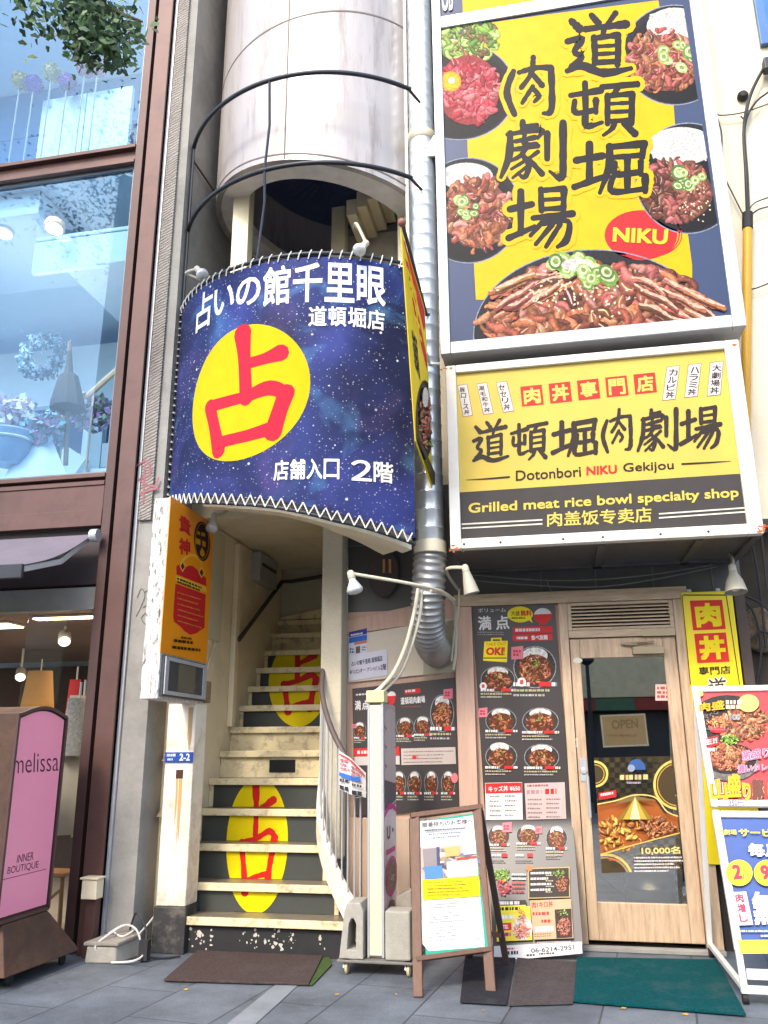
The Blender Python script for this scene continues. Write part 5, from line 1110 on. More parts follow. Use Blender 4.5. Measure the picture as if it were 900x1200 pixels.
A.part('lettering'); A.text('OPEN', [(716, 844), (747, 842), (748.5, 853), (717.5, 855)], C(176, 146, 106), .03); A.small(712, 860, 752, 864, C(186, 156, 116), 1, .6); A.build(t, m_print)
MB().tube([W(731, 812, YD + .004), W(705, 838, YD + .004)], .0015, 4)
# steel keg stack inside the door
kg = thing('beer_keg', 'dull brass toned metal keg standing inside the glass door', 'keg', (.60, 6.75, .02))
K0 = (.60, 6.78, .02)
MB().lathe(K0, (0, 0, 1), [(.155, 0), (.165, .02), (.165, .10), (.155, .12), (.17, .15), (.175, .2), (.175, .30), (.182, .31), (.182, .33), (.175, .34), (.175, .44), (.17, .5), (.15, .53), (.165, .55), (.165, .66), (.155, .68)], 32).build('barrel', mat('keg_steel', (.5, .44, .32), .3, 1, var=.1), kg, smooth=True)
MB().lathe((.60, 6.78, .70), (0, 0, 1), [(.05, 0), (.05, .03), (.03, .05), (.02, .09)], 16).build('valve', m_alu, kg)
s = MB(); s.lathe((.22, 6.62, .02), (0, 0, 1), [(.05, 0), (.06, .03), (.055, .08), (.03, .12), (.01, .13)], 12); o = s.build('white_pot', m_white, None, (.22, 6.62, .02), True); tag(o, 'small white rounded pot on the floor just inside the door', 'pot')

# ================================================================== standing signs
# A board
tA = [Vector((-.835, 5.045, .0)), Vector((-.425, 5.20, .0)), W(562, 946, 5.55), W(485, 956, 5.40)]    # feet left, right, top right, top left
ab = thing('sandwich_board', 'brown wooden A board with a green edged white notice standing by the dark mat', 'A board', (-.63, 5.3, 0))
fl_, fr_, trr, tll = tA
def lerp(a, b, t): return a + (b - a) * t
ex = Vector((.008, .003, 0)); s = MB(); s.beam(fl_ + ex, tll + ex, .054, .03, (0, 1, .3)); s.build('leg', m_dwood, ab, bevel=.004)
s = MB(); s.beam(fr_ - ex * 2, trr - ex * 2, .056, .03, (0, 1, .3)); s.build('leg', m_dwood, ab, bevel=.004)
nA = (trr - tll).cross(fl_ - tll).normalized()
if nA.y > 0: nA = -nA
q0, q1 = lerp(fl_, tll, .19), lerp(fr_, trr, .215)
s = MB(); s.beam(tll - (trr - tll) * .05, trr + (trr - tll) * .04, .03, .045, nA); s.build('top_rail', m_dwood, ab, bevel=.004); s = MB(); s.beam(q0, q1, .026, .05, nA); s.build('bottom_rail', m_dwood, ab, bevel=.004)
for (p, fx, fy) in ((tll, -.62, 5.93), (trr, -0.389, 5.805)):
    s = MB(); s.beam(Vector((fx, fy, 0)), p + Vector((0, .04, -.02)), .038, .028, (0, 1, .3)); s.build('rear_leg', mat('dark_rear_leg', C(70, 54, 50), .7), ab, bevel=.003)
s = MB(); s.beam(lerp(Vector((-.62, 5.93, 0)), tll, .2), lerp(Vector((-0.389, 5.805, 0)), trr, .2), .025, .03); s.tube([lerp(fl_, tll, .25), lerp(Vector((-.62, 5.93, 0)), tll, .25)], .004, 6); s.build('rear_rail', m_dwood, ab)
pm = plane(tll, trr, fl_)
GRN = C(20, 168, 138)
s = MB(); q = [(490, 963), (562, 952), (577, 1109), (499, 1119)]; F = [pm(*p, -.012) for p in q]; G = [pm(*p, .004) for p in q]
s.hexa([F[3], F[2], G[2], G[3], F[0], F[1], G[1], G[0]]); s.build('board', mat('green_board', GRN, .5), ab)
A = Art(pm, .0045, .0001, lambda x, y: (480 + x / 5.336, 945 + y / 5.333))
A.part('paper'); A.poly([(50, 96), (270, 78), (395, 58), (470, 878), (118, 905), (80, 860)], C(244, 243, 240)); A.part('colour_print')
A.poly([(62, 258), (412, 228), (430, 440), (75, 462)], C(200, 186, 176))
for k in range(60): 
    x, y = random.uniform(75, 400), random.uniform(265, 430); A.poly([(x, y), (x + random.uniform(20, 60), y - 5), (x + random.uniform(20, 60), y + random.uniform(20, 60) * .6), (x + 4, y + random.uniform(10, 40))], random.choice((C(150, 140, 130), C(226, 214, 200), C(120, 130, 160), C(180, 150, 110), C(210, 190, 170), C(90, 90, 100))))
A.poly([(80, 270), (185, 260), (190, 400), (90, 410)], C(150, 140, 140)); A.poly([(165, 258), (185, 256), (190, 380), (170, 382)], C(80, 84, 110)); A.poly([(215, 262), (305, 250), (312, 310), (222, 320)], C(216, 180, 110)); A.poly([(330, 240), (412, 232), (416, 300), (336, 306)], C(206, 208, 216)); A.poly([(290, 326), (415, 312), (416, 324), (292, 340)], C(190, 80, 70)); A.poly([(90, 380), (200, 372), (210, 452), (95, 458)], C(90, 140, 200)); A.poly([(230, 350), (420, 330), (428, 436), (235, 450)], C(230, 216, 200))
A.poly([(76, 462), (432, 440), (440, 562), (82, 588)], C(252, 228, 10))
for r_ in range(5): A.small(108 + (r_ == 1) * 40, 474 + r_ * 20, 400, 486 + r_ * 20, C(150, 130, 30), 1, .5, 12)
for y in (150, 176, 200): A.small(90 + (y - 150), y, 380 - (y - 150), y + 14, C(100, 100, 116), 1, .5, 16)
for y in (600, 622, 640, 680, 700, 716, 732, 770, 786, 806, 826, 850): A.small(108, y, 400 - (y % 3) * 40, y + 10, C(112, 112, 140), 1, .5, 20)
A.small(398, 834, 440, 842, C(220, 100, 110), 1, .7, 3); A.small(394, 848, 444, 858, C(160, 80, 80), 1, .7, 3)
A.part('lettering'); A.text('順番待ちのお客様へ', [(68, 118), (384, 92), (386, 122), (70, 150)], C(80, 76, 74), .025)
A.build(ab, m_print)

# right folding stand with two panels
st = thing('stand_sign', 'white framed folding stand with red and blue panels on the right edge', 'stand sign', (1.18, 5.3, 0))
SX0, SX1 = .878, 1.50; T0 = Vector((0, 5.82, 1.69)); B0 = Vector((0, 5.22, .09))
sd = (B0 - T0).normalized()
def SP(x, t, d=0): p = lerp(T0, B0, t); n = Vector((0, -sd.z * -1, 0)); return Vector((x, p.y, p.z)) + sn * d
sn = Vector((1, 0, 0)).cross(sd).normalized()
if sn.y > 0: sn = -sn
pmS = plane(SP(SX0, 0), SP(SX1, 0), SP(SX0, 1))
for (t0, t1) in ((0, .455), (.465, .905)):
    s = MB()
    for a, b in ((SP(SX0 + .022, t0), SP(SX0 + .022, t1)), (SP(SX1 - .022, t0), SP(SX1 - .022, t1))): s.beam(a, b, .044, .04, sn)
    for t_ in (t0 + .014, t1 - .014): s.beam(SP(SX0 + .045, t_), SP(SX1 - .045, t_), .04, .04, sn)
    fo = s.build('panel_frame', m_white, st, bevel=.008)
    s = MB(); e = .015; F = [SP(SX0 + .03, t0 + e, -.012), SP(SX1 - .03, t0 + e, -.012), SP(SX1 - .03, t1 - e, -.012), SP(SX0 + .03, t1 - e, -.012)]; G = [p + sn * .014 for p in F]
    s.hexa([F[3], F[2], G[2], G[3], F[0], F[1], G[1], G[0]]); s.build('panel', mat('red_panel', C(206, 40, 44), .4) if t0 == 0 else mat('blue_panel', C(44, 84, 160), .4), fo)
s = MB()
for x in (SX0 + .02, SX1 - .02): s.beam(SP(x, .90), SP(x, 1.0) + Vector((0, 0, -.04)), .034, .03, sn)
s.box(SX0, SX1, 5.20, 5.24, .055, .09); s.box(SX0 + .04, SX1 - .04, 5.215, 5.24, .12, .17); s.build('front_legs', m_white, st, bevel=.004)
s = MB()
for x in (SX0 + .02, SX1 - .02): s.beam(SP(x, .02), Vector((x, 6.30, .06)), .034, .03, sn); s.beam(Vector((x, 5.22, .075)), Vector((x, 6.30, .075)), .03, .03)
s.build('rear_legs', m_white, st, bevel=.004)
s = MB()
for x in (SX0 + .02, SX1 - .02):
    for y in (5.23, 6.28): s.lathe((x - .014, y, .028), (1, 0, 0), [(.028, 0), (.028, .028)], 12)
s.build('castor', m_rubber, st)
z11 = lambda x, y: (810 + x / 7.744, 805 + y / 7.742)
A = Art(pmS, .0030, .000006, z11); A.clip = [(817.5, 812), (960, 814), (1000, 953), (838.5, 951)]; A.part('food_picture')
A.ellipse(330, 290, 330, 215, C(60, 56, 54)); A.meat(470, 330, 260, 170, 190, BROWN + [(.16, .1, .05), (.4, .26, .12)], hi=(.7, .5, .3)); A.meat(230, 330, 110, 70, 50, [(.7, .2, .06), (.6, .1, .06), (.75, .35, .1)], hi=(.9, .6, .4))
A.meat(170, 260, 110, 60, 30, [(.1, .08, .06), (.16, .12, .1)]); A.ellipse(240, 400, 70, 26, C(200, 50, 54)); A.poly([(90, 380), (320, 390), (320, 400), (90, 395)], C(120, 110, 104))
A.ellipse(350, 690, 260, 170, C(120, 116, 112)); A.ellipse(350, 660, 240, 140, C(60, 50, 46)); A.meat(330, 640, 210, 130, 170, BROWN + [(.5, .25, .1), (.4, .2, .08)], hi=(.8, .55, .35)); A.greens(340, 490, 90, 50, 50)
A.part('colour_print'); A.ellipse(515, 160, 95, 80, C(240, 206, 110)); A.ellipse(85, 75, 22, 22, C(240, 206, 110)); A.poly([(80, 490), (240, 450), (250, 530), (100, 590)], C(206, 40, 44))
A.part('lettering')
A.text('肉盛', [(60, 160), (296, 130), (300, 215), (66, 240)], C(120, 60, 20), .05); A.text('肉盛', [(60, 160), (296, 130), (300, 215), (66, 240)], C(240, 176, 30), .02); A.small(310, 130, 470, 215, C(236, 220, 190), 2, .8); A.text('1100', [(312, 262), (438, 258), (440, 310), (314, 316)], C(240, 238, 230), .04); A.text('1100', [(314, 264), (436, 260), (438, 308), (316, 314)], C(80, 80, 90), .0)
A.text('生!!', [(100, 490), (230, 462), (232, 522), (106, 540)], C(240, 236, 230), .03); A.small(140, 560, 246, 600, C(226, 220, 216), 1, .8)
for P in ([(450, 590), (700, 555), (704, 650), (456, 690)], [(410, 715), (690, 700), (694, 770), (414, 800)]): A.text('激盛り' if P[0][1] < 700 else '濃いタレ', P, C(246, 206, 216), .06); A.text('激盛り' if P[0][1] < 700 else '濃いタレ', P, C(222, 100, 140), .02)
for q_, ch, c in (([(160, 850), (312, 842), (330, 1030), (172, 1040)], '山', C(250, 176, 20)), ([(318, 800), (440, 796), (450, 1010), (326, 1014)], '盛', C(250, 190, 30)), ([(450, 880), (530, 870), (540, 1040), (470, 1050)], 'り', C(250, 190, 30)), ([(540, 850), (650, 846), (662, 1030), (552, 1040)], '豚', C(120, 70, 60)), ([(680, 850), (800, 846), (812, 1030), (692, 1040)], '丼', C(250, 190, 30))):
    A.text(ch, q_, C(250, 232, 170), .09); A.text(ch, q_, C(110, 60, 30), .06); A.text(ch, q_, c, .03)
A.text('850円', [(328, 1032), (470, 1026), (476, 1090), (332, 1096)], C(240, 238, 236), .07); A.text('850円', [(330, 1034), (468, 1028), (474, 1088), (334, 1094)], C(70, 70, 90), .01)
A.clip = None; A.xf = lambda x, y: (800 + x / 7.06, 960 + y / 7.06)
YB = C(250, 226, 60)
A.text('肉劇場', [(280, 92), (440, 94), (444, 138), (286, 138)], YB, .01); A.text('サービスデー', [(456, 84), (1000, 88), (1010, 156), (462, 150)], YB, .035)
A.text('毎月', [(528, 206), (780, 210), (800, 320), (545, 318)], PWH, .04); A.part('colour_print')
for x in (462, 695, 928): A.ellipse(x, 452, 112, 108, YB, 20)
A.part('lettering'); A.text('2', [(400, 385), (470, 380), (490, 500), (418, 510)], C(226, 60, 90), .05); A.text('日', [(494, 468), (538, 468), (542, 508), (498, 508)], C(90, 80, 60), .01); A.text('9', [(630, 390), (702, 385), (722, 505), (650, 512)], C(226, 60, 90), .05)
A.part('colour_print'); A.poly([(392, 612), (520, 606), (578, 880), (455, 886)], C(246, 244, 240)); A.part('lettering')
for i, ch in enumerate('肉増し'): A.text(ch, [(425 + i * 16, 625 + i * 82), (490 + i * 18, 622 + i * 82), (506 + i * 18, 695 + i * 82), (440 + i * 16, 700 + i * 82)], C(226, 70, 100), .04)
A.text('無料', [(556, 604), (930, 610), (980, 880), (590, 884)], PWH, .05); A.small(470, 920, 800, 945, C(206, 216, 150), 1, .6); A.small(640, 958, 900, 985, PWH, 1, .6)
A.part('colour_print'); A.clip = [tuple(A.xf(x, y)) for x, y in ((452, 1006), (1300, 1000), (1330, 1112), (474, 1118))]; A.poly([(440, 1006), (1300, 1000), (1330, 1130), (440, 1130)], C(248, 230, 70))
A.build(st, m_print)

# wheeled boutique sign
ms = thing('boutique_sign', 'pink backlit wheeled sign in rusty brown steel outside the boutique', 'sign', (-3.45, 5.0, 0))
PX = -3.25
def arch(y): return 1.50 + .055 * math.sin(math.pi * min(1, max(0, (y - 4.76) / .50)))
s = MB(); ys = [4.74 + .53 * k / 12 for k in range(13)]
for x in (PX - .16, PX): 
    pass
top = [(y, arch(y) + .03) for y in ys]
v = []; n_ = len(top)
for x in (PX - .75, PX - .006):
    for y, z in top: v.append((x, y, z))
    for y, z in reversed(top): v.append((x, y, .33))
f = [tuple(range(2 * n_)), tuple(reversed(range(2 * n_, 4 * n_)))] + [(k, k + 2 * n_, (k + 1) % (2 * n_) + 2 * n_, (k + 1) % (2 * n_)) for k in range(2 * n_)]
s.raw(v, f); s.build('cabinet', m_rust, ms)
s = MB(); top = [(y, arch(y)) for y in [4.765 + .48 * k / 12 for k in range(13)]]
s.face([(PX + .002, y, z) for y, z in top] + [(PX + .002, 5.245, .37), (PX + .002, 4.765, .37)]); s.build('pink_panel', mat('pink_acrylic', C(248, 150, 180, .95), .3, var=.02), ms)
s = MB()
o_ = [(4.742, .345)] + [(y, arch(y) + .022) for y in ys] + [(5.268, .345)]
for (a, b), (c, d) in zip(o_, o_[1:]): s.beam((PX + .003, a, b), (PX + .003, c, d), .02, .018, (1, 0, 0))
s.beam((PX + .003, 4.742, .345), (PX + .003, 5.268, .345), .02, .018, (1, 0, 0)); s.build('edge_trim', mat('dark_brown_trim', C(84, 58, 56), .5), ms)
A = Art(side(PX + .002), .001, .0001, lambda x, y: (x / 3, 800 + y / 3)); A.part('lettering'); DP = C(84, 46, 66)
A.text('melissa', [(48, 252), (206, 240), (205, 310), (45, 320)], DP, -.008); A.text('INNER', [(62, 606), (119, 594), (117, 622), (58, 634)], DP, -.005); A.text('BOUTIQUE', [(28, 648), (136, 626), (134, 654), (24, 678)], DP, -.005)
A.stroke([(0, 695, 3), (162, 655, 3)], C(190, 90, 146), taper=False); A.build(ms, m_print)
s = MB(); s.hexa([(-4.1, 4.72, .07), (-3.14, 4.72, .07), (-3.10, 5.45, .07), (-4.1, 5.45, .07), (-4.0, 4.80, .33), (-3.24, 4.80, .33), (-3.24, 5.26, .33), (-4.0, 5.26, .33)]); s.build('base', m_rust, ms, bevel=.006)
def castor(s, s2, x, y):
    s.box(x - .02, x + .02, y - .03, y + .03, .068, .085); s.hexa([(x - .02, y - .025, .04), (x - .012, y - .025, .04), (x - .012, y + .01, .04), (x - .02, y + .01, .04), (x - .02, y - .01, .068), (x - .012, y - .01, .068), (x - .012, y + .02, .068), (x - .02, y + .02, .068)])
    s2.lathe((x - .011, y, .033), (1, 0, 0), [(.02, 0), (.033, .004), (.033, .018), (.02, .022)], 16)
for x, y in ((-3.2, 4.86), (-3.17, 5.36), (-3.95, 4.86), (-3.95, 5.36)):
    a, b = MB(), MB(); castor(a, b, x, y); ao = a.build('castor', m_alu, ms); b.build('tyre', m_rubber, ao)

# wheeled pole sign with two concrete blocks
ps = thing('wheeled_sign', 'tall narrow wheeled sign with a cream light edge beside the stair', 'sign', (-1.13, 5.55, 0))
MB().box(-1.385, -.90, 5.42, 5.80, .07, .085).build('platform', mat('galvanised_plate', C(130, 128, 122), .6, .4, var=.2, scale=8), ps, bevel=.003)
for x, y in ((-1.33, 5.46), (-.95, 5.46), (-1.33, 5.75), (-.95, 5.75)):
    a, b = MB(), MB(); castor(a, b, x, y); ao = a.build('castor', m_alu, ps); b.build('tyre', mat('cream_tyre', C(206, 190, 150), .6), ao)
MB().box(-1.205, -1.105, 5.50, 5.92, .087, 1.60).build('cabinet', mat('grey_sign_case', C(176, 172, 170), .5), ps, bevel=.004)
MB().box(-1.195, -1.118, 5.486, 5.499, .10, 1.585).build('light_edge', mat('cream_diffuser', C(230, 222, 190), .35, var=.06, scale=4, dirt=C(216, 214, 206), dscale=1.2, damt=.6), ps, bevel=.003)
s = MB(); s.box(-1.215, -1.095, 5.47, 5.60, 1.602, 1.68); s.build('cap', mat('cream_cap', C(236, 218, 160), .5), ps, bevel=.006)
s = MB(); s.box(-1.208, -1.1955, 5.484, 5.499, .09, 1.6); s.box(-1.1175, -1.104, 5.484, 5.499, .09, 1.6); s.build('trim', m_alu, ps)
PSX = -1.103
MB().box(-1.1045, PSX, 5.51, 5.91, .10, 1.59).build('side_panel', mat('pale_side_panel', C(232, 222, 222), .4), ps)
A = Art(lambda y, z, d: Vector((PSX + d, y, z)), .001, .0001)
A.clip = [(5.51, .10), (5.91, .10), (5.91, 1.59), (5.51, 1.59)]
A.poly([(5.5, 1.0), (5.92, 1.0), (5.92, 1.6), (5.5, 1.6)], C(190, 172, 166))
for k in range(5):
    z = 1.5 - k * .12; A.ellipse(5.74, z, .22, .075, C(206, 190, 184)); A.stroke([(5.52, z - .05, .012), (5.7, z - .085, .02), (5.9, z - .06, .014)], C(140, 116, 112))
A.poly([(5.5, .93), (5.92, .98), (5.92, 1.08), (5.5, 1.12)], C(96, 92, 100)); A.stroke([(5.5, .90, .03), (5.7, .95, .03), (5.92, .91, .03)], C(222, 60, 150)); A.part('lettering'); A.text('U・', (5.58, .83, 5.8, .75), C(70, 66, 70), .02); A.part('colour_print'); A.rect(5.56, .66, 5.86, .69, C(226, 90, 160)); A.ring(5.72, .52, .2, .12, .02, C(222, 80, 160)); A.ellipse(5.72, .52, .17, .1, C(150, 120, 110)); A.meat(5.72, .52, .16, .09, 20, [(.3, .2, .17), (.55, .45, .4), (.2, .14, .12)])
A.ellipse(5.7, .3, .16, .08, C(186, 150, 130)); A.meat(5.7, .3, .16, .08, 20, [(.4, .25, .2), (.6, .48, .4), (.3, .2, .15)]); A.stroke([(5.52, .7, .01), (5.55, .5, .02), (5.52, .35, .01)], C(222, 80, 160)); A.build(ps, m_print)
m_block = mat('concrete_block', C(176, 172, 160), .9, var=.1, scale=20, bump=.3, bscale=80)
# hollow block left
s = MB(); x0, x1, y0, y1, z0, z1 = -1.375, -1.225, 5.44, 5.66, .087, .40
def ringface(y): 
    out = [(x0, y, z0), (x1, y, z0), (x1 - .012, y, z1 - .03), (x1 - .03, y, z1), (x0 + .04, y, z1), (x0 + .02, y, z1 - .03)]; return out
ou = [(x0, z0), (x1, z0), (x1, z1 - .05), (x1 - .02, z1), (x0 + .05, z1), (x0 + .03, z1 - .05)]
inn = [(x0 + .05, z0 + .05), (x1 - .045, z0 + .05), (x1 - .045, z1 - .12), (x1 - .06, z1 - .09), (x0 + .075, z1 - .09), (x0 + .06, z1 - .12)]
v = [(a, y0, b) for a, b in ou] + [(a, y0, b) for a, b in inn] + [(a, y1, b) for a, b in ou] + [(a, y1, b) for a, b in inn]
f = []
for k in range(6):
    j = (k + 1) % 6
    f += [(k, j, 6 + j, 6 + k), (12 + j, 12 + k, 18 + k, 18 + j), (k, 12 + k, 12 + j, j), (6 + j, 18 + j, 18 + k, 6 + k)]
s.raw(v, f); o = s.build('concrete_block', m_block, None, (-1.3, 5.55, .087), bevel=.006); tag(o, 'hollow concrete block with an oval hole, left of the wheeled sign', 'concrete block', 'concrete blocks weighing down the wheeled sign')
s = MB(); s.box(-1.09, -.935, 5.44, 5.60, .087, .36); o = s.build('concrete_block', m_block, None, (-1.01, 5.52, .087), bevel=.01); tag(o, 'solid pale concrete block, lower one right of the wheeled sign', 'concrete block', 'concrete blocks weighing down the wheeled sign')
s = MB(); s.hexa([(-1.08, 5.62, .087), (-.95, 5.62, .087), (-.95, 5.78, .087), (-1.08, 5.78, .087), (-1.06, 5.63, .41), (-.955, 5.63, .46), (-.955, 5.77, .46), (-1.06, 5.77, .41)]); o = s.build('concrete_block', mat('rough_block', C(160, 152, 140), .95, var=.2, scale=12, bump=.6, bscale=40), None, (-1.01, 5.7, .087), bevel=.012); tag(o, 'rough broken concrete block standing behind the solid pale one', 'concrete block', 'concrete blocks weighing down the wheeled sign')

# paper tied to the stair rail
hn = thing('hanging_notice', 'crumpled white and red notice with a blue stripe tied to the stair rail', 'notice', (-1.35, 5.62, 1.0))
K = [Vector(W(*p, 5.64)) for p in ((398, 880), (413, 889), (428, 906), (428, 935), (413, 931), (397.5, 925))]
v = []; n_ = 6; s = MB(); 
bend = (0, -.03, .02, .02, -.03, 0)
F = [K[i] + Vector((0, bend[i], 0)) for i in range(6)]; G = [p + Vector((0, .004, 0)) for p in F]
s.raw(F + G, [(0, 1, 4, 5), (1, 2, 3, 4), (6, 11, 10, 7), (7, 10, 9, 8), (0, 6, 7, 1), (1, 7, 8, 2), (2, 8, 9, 3), (3, 9, 10, 4), (4, 10, 11, 5), (5, 11, 6, 0)]); s.build('paper', mat('notice_card', C(234, 230, 226), .5), hn)
def hm(x, y, d):
    p = W(x, y, 5.64); t_ = (x - 398) / 30; p.y += (-.03 * (1 - abs(t_ - .5) * 2)) * 1.0 + .02 * t_ - d - .012; return p
A = Art(hm, .004, .0002); A.stroke([(399, 884, 1.5), (413, 892, 2), (427, 909, 1.5)], C(206, 70, 80)); A.small(399.5, 888, 412, 902, C(214, 120, 124), 3, .5, -3); A.small(413, 896, 427, 910, C(214, 120, 124), 3, .5, -8); A.poly([(398.5, 904.5), (412.5, 908.5), (412.5, 914), (398.5, 909)], C(60, 120, 210)); A.poly([(412.7, 908.5), (423, 911), (423, 916), (412.7, 914)], C(60, 120, 210)); A.small(399, 911.5, 411, 916, C(60, 60, 66), 1, .8, -2); A.small(399, 919, 411.5, 925, C(60, 60, 66), 1, .8, -3); A.small(414, 917, 426, 921, C(60, 60, 66), 1, .7, -3); A.small(414, 925, 426.5, 931, C(60, 60, 66), 1, .8, -3); A.build(hn, m_print)
s = MB(); s.tube([K[0], (-1.5, 5.86, 1.32)], .003, 5); s.build('string', m_rope, hn)

# ================================================================== mats
def matobj(name, pts, m, label, z=.018, rim=None):
    s = MB(); P = []
    for q in pts:
        d = ray(*q); P.append(CAM + d * ((z - EYE) / d.z))
    lo = [Vector((p.x, p.y, .006)) for p in P]
    s.hexa(lo + P); o = s.build(name, m, None, (sum((p.x for p in P)) / 4, sum((p.y for p in P)) / 4, 0), bevel=.004); return tag(o, label, 'mat')
def fibre(name, c):
    return mat(name, c, .95, var=.32, scale=55, bump=1, bscale=240, spec=.1, dirt=tuple(v * .6 + .06 for v in c), dscale=4, damt=.6)
matobj('door_mat', [(192, 1147), (362, 1152), (383, 1111), (238, 1107)], fibre('brown_mat_pile', C(92, 78, 74)), 'worn brown mat in front of the stair', .02)
matobj('grass_mat', [(193, 1149), (366, 1154), (389, 1130), (384, 1113)], fibre('green_turf_pile', C(84, 106, 60)), 'green turf mat showing under the edge of the brown mat', .010)
matobj('door_mat', [(539, 1173), (594, 1176), (604, 1122), (545, 1120)], fibre('black_ribbed_mat', C(58, 58, 64)), 'black ribbed mat under the wooden A board', .016)
matobj('door_mat', [(596, 1178), (671, 1176), (686, 1128), (606, 1122)], fibre('grey_ribbed_mat', C(92, 84, 84)), 'flat grey mat between the black mat and the teal mat', .010)
matobj('door_mat', [(672, 1171), (874, 1187), (840, 1124), (676, 1121)], fibre('teal_mat_pile', C(8, 84, 88)), 'teal mat in front of the restaurant door', .022)

# ================================================================== lamps
def spot(label, base, elbow, tip, aim, r=.05, bell=False, arm=m_conduit):
    t = thing('spotlight', label, 'spotlight', base, 'reflector spotlights on the shop fronts')
    MB().tube(spline([tuple(base), tuple(elbow), tuple(tip)], 8), .012, 8).build('arm', arm, t, smooth=True)
    d = Vector(aim).normalized(); tip = Vector(tip)
    MB().lathe(tip - d * .02, d, [(.014, 0), (.024, .012), (.026, .055), (.022, .06)], 14).build('socket', arm, t, smooth=True)
    c = tip + d * .035
    if bell:
        MB().lathe(c, d, [(.026, 0), (.03, .02), (r * .75, .07), (r, .15), (r * .97, .152), (r * .7, .09)], 20).build('lamp_shade', mat('dusty_shade', C(186, 180, 160), .5, var=.1), t, smooth=True); MB().ball(c + d * .1, r * .6, 14).build('bulb', m_bulb, t, smooth=True)
    else:
        MB().lathe(c, d, [(.022, 0), (.026, .02), (r * .8, .05), (r, .075), (r, .085), (r * .8, .1), (.01, .11)], 20).build('bulb', m_bulb, t, smooth=True)
    return t
spot('silver ball bulb on the left end of a long white arm above the menu board', W(532, 703, 5.95), W(505, 689, 5.55), W(411, 672, 5.30), (.25, .05, -1), .055)
spot('white reflector lamp hooked under the left corner of the faded box sign', W(536, 690, 6.38), W(523, 668, 5.75), W(545, 665, 5.62), (.22, .05, -1), .055, True)
spot('bell shaped lamp hanging under the right corner of the faded box sign', W(850, 640, 6.4), W(858, 655, 6.1), W(858, 664, 5.98), (.0, -.15, -1), .075, True)
spot('clear lamp tilted over the top middle edge of the curved banner', cylp(22, 5.1, BR - .1), cylp(22, 5.05, BR + .02), W(429, 285, 5.2), (-.3, -.45, -.7), .05)
spot('clear lamp tilted over the top left edge of the curved banner', cylp(-46, 4.98, BR - .1), cylp(-46, 5.0, BR + .05), W(231, 315, 5.42), (.5, -.3, -.65), .05)
spot('clear lamp hanging over the top of the orange projecting sign', (-2.45, 5.95, 3.12), (-2.43, 5.8, 3.05), W(251, 604, 5.72), (0, -.25, -1), .05)
# conduits, cables
s = MB(); s.tube(spline([tuple(W(*p, y)) for p, y in (((490, 690), 5.62), ((486, 715), 5.6), ((476, 755), 5.58), ((462, 787), 5.56), ((446, 806), 5.54), ((437, 812), 5.52))], 6), .014, 8); s.tube(spline([tuple(W(*p, y)) for p, y in (((494, 692), 5.66), ((492, 720), 5.64), ((481, 760), 5.62), ((468, 790), 5.6), ((448, 811), 5.56))], 6), .012, 8)
o = s.build('conduit', m_conduit, None, tuple(W(446, 806, 5.54)), True); tag(o, 'pair of cream conduits curving down from the duct to the wheeled sign', 'conduit')
s = MB(); s.tube(spline([tuple(W(*p, y)) for p, y in (((505, 692), 5.6), ((524, 698), 5.75), ((533, 715), 6.2), ((534, 760), 6.3), ((531, 785), 6.3))], 6), .013, 8); s.tube(spline([tuple(W(*p, y)) for p, y in (((538, 690), 6.3), ((537, 720), 6.3), ((532, 745), 6.28), ((529, 775), 6.3))], 6), .008, 8)
o = s.build('conduit', m_conduit, None, tuple(W(531, 785, 6.3)), True); tag(o, 'cream conduit dropping past the ribbed hose beside the timber post', 'conduit')
s = MB()
for P in ([((545, 679), 6.3), ((600, 684), 6.32), ((690, 688), 6.34), ((760, 680), 6.34), ((840, 664), 6.36)], [((540, 672), 6.3), ((640, 680), 6.33), ((740, 676), 6.34), ((835, 662), 6.36)], [((640, 678), 6.36), ((644, 688), 6.38), ((648, 698), 6.38)]): s.tube(spline([tuple(W(*p, y)) for p, y in P], 6), .005, 6)
o = s.build('cable', mat('grey_cable', C(120, 120, 118), .6), None, tuple(W(690, 688, 6.34)), True); tag(o, 'thin grey cables strung along the dark tiles under the faded box sign', 'cable')
up = thing('utility_pole_cover', 'yellow plastic cable cover with black wires on the cream wall', 'cable cover', tuple(W(873, 560, 6.3)))
MB().tube([W(875, 620, 6.34), W(874, 480, 6.34), W(876, 256, 6.34)], .035, 12).build('cover', m_pipe_y, up, smooth=True)
MB().tube([W(876, 268, 6.34), W(876, 250, 6.34)], .042, 12).build('collar', m_rubber, up)
s = MB(); s.tube(spline([tuple(W(*p, 6.36)) for p in ((876, 252), (874, 200), (872, 150), (880, 110), (897, 76))], 6), .014, 8); s.tube(spline([tuple(W(*p, 6.37)) for p in ((878, 252), (876, 205), (873, 150), (884, 122), (905, 105), (930, 90))], 6), .009, 8); s.build('wire', m_cable, up, smooth=True)
s = MB()
for P in ([(842, 206), (846, 160), (838, 130), (843, 135), (870, 132), (905, 120)], [(846, 202), (858, 226), (870, 250)], [(876, 250), (884, 238), (905, 230)], [(880, 252), (890, 245), (910, 240)], [(868, 340), (885, 338), (910, 328)], [(868, 136), (874, 142)]): s.tube(spline([tuple(W(*p, 6.385)) for p in P], 6), .006, 6)
o = s.build('cable', m_cable, None, tuple(W(846, 200, 6.385)), True); tag(o, 'loose thin black wires sagging across the upper cream wall', 'cable')
s = MB(); s.lathe(W(870, 114, 6.43), (0, -1, 0), [(.045, 0), (.045, .03), (.03, .05), (.026, .052)], 16); o = s.build('wall_outlet', m_rubber, None, tuple(W(870, 114, 6.43)), True); tag(o, 'small round black outlet on the upper cream wall', 'outlet')
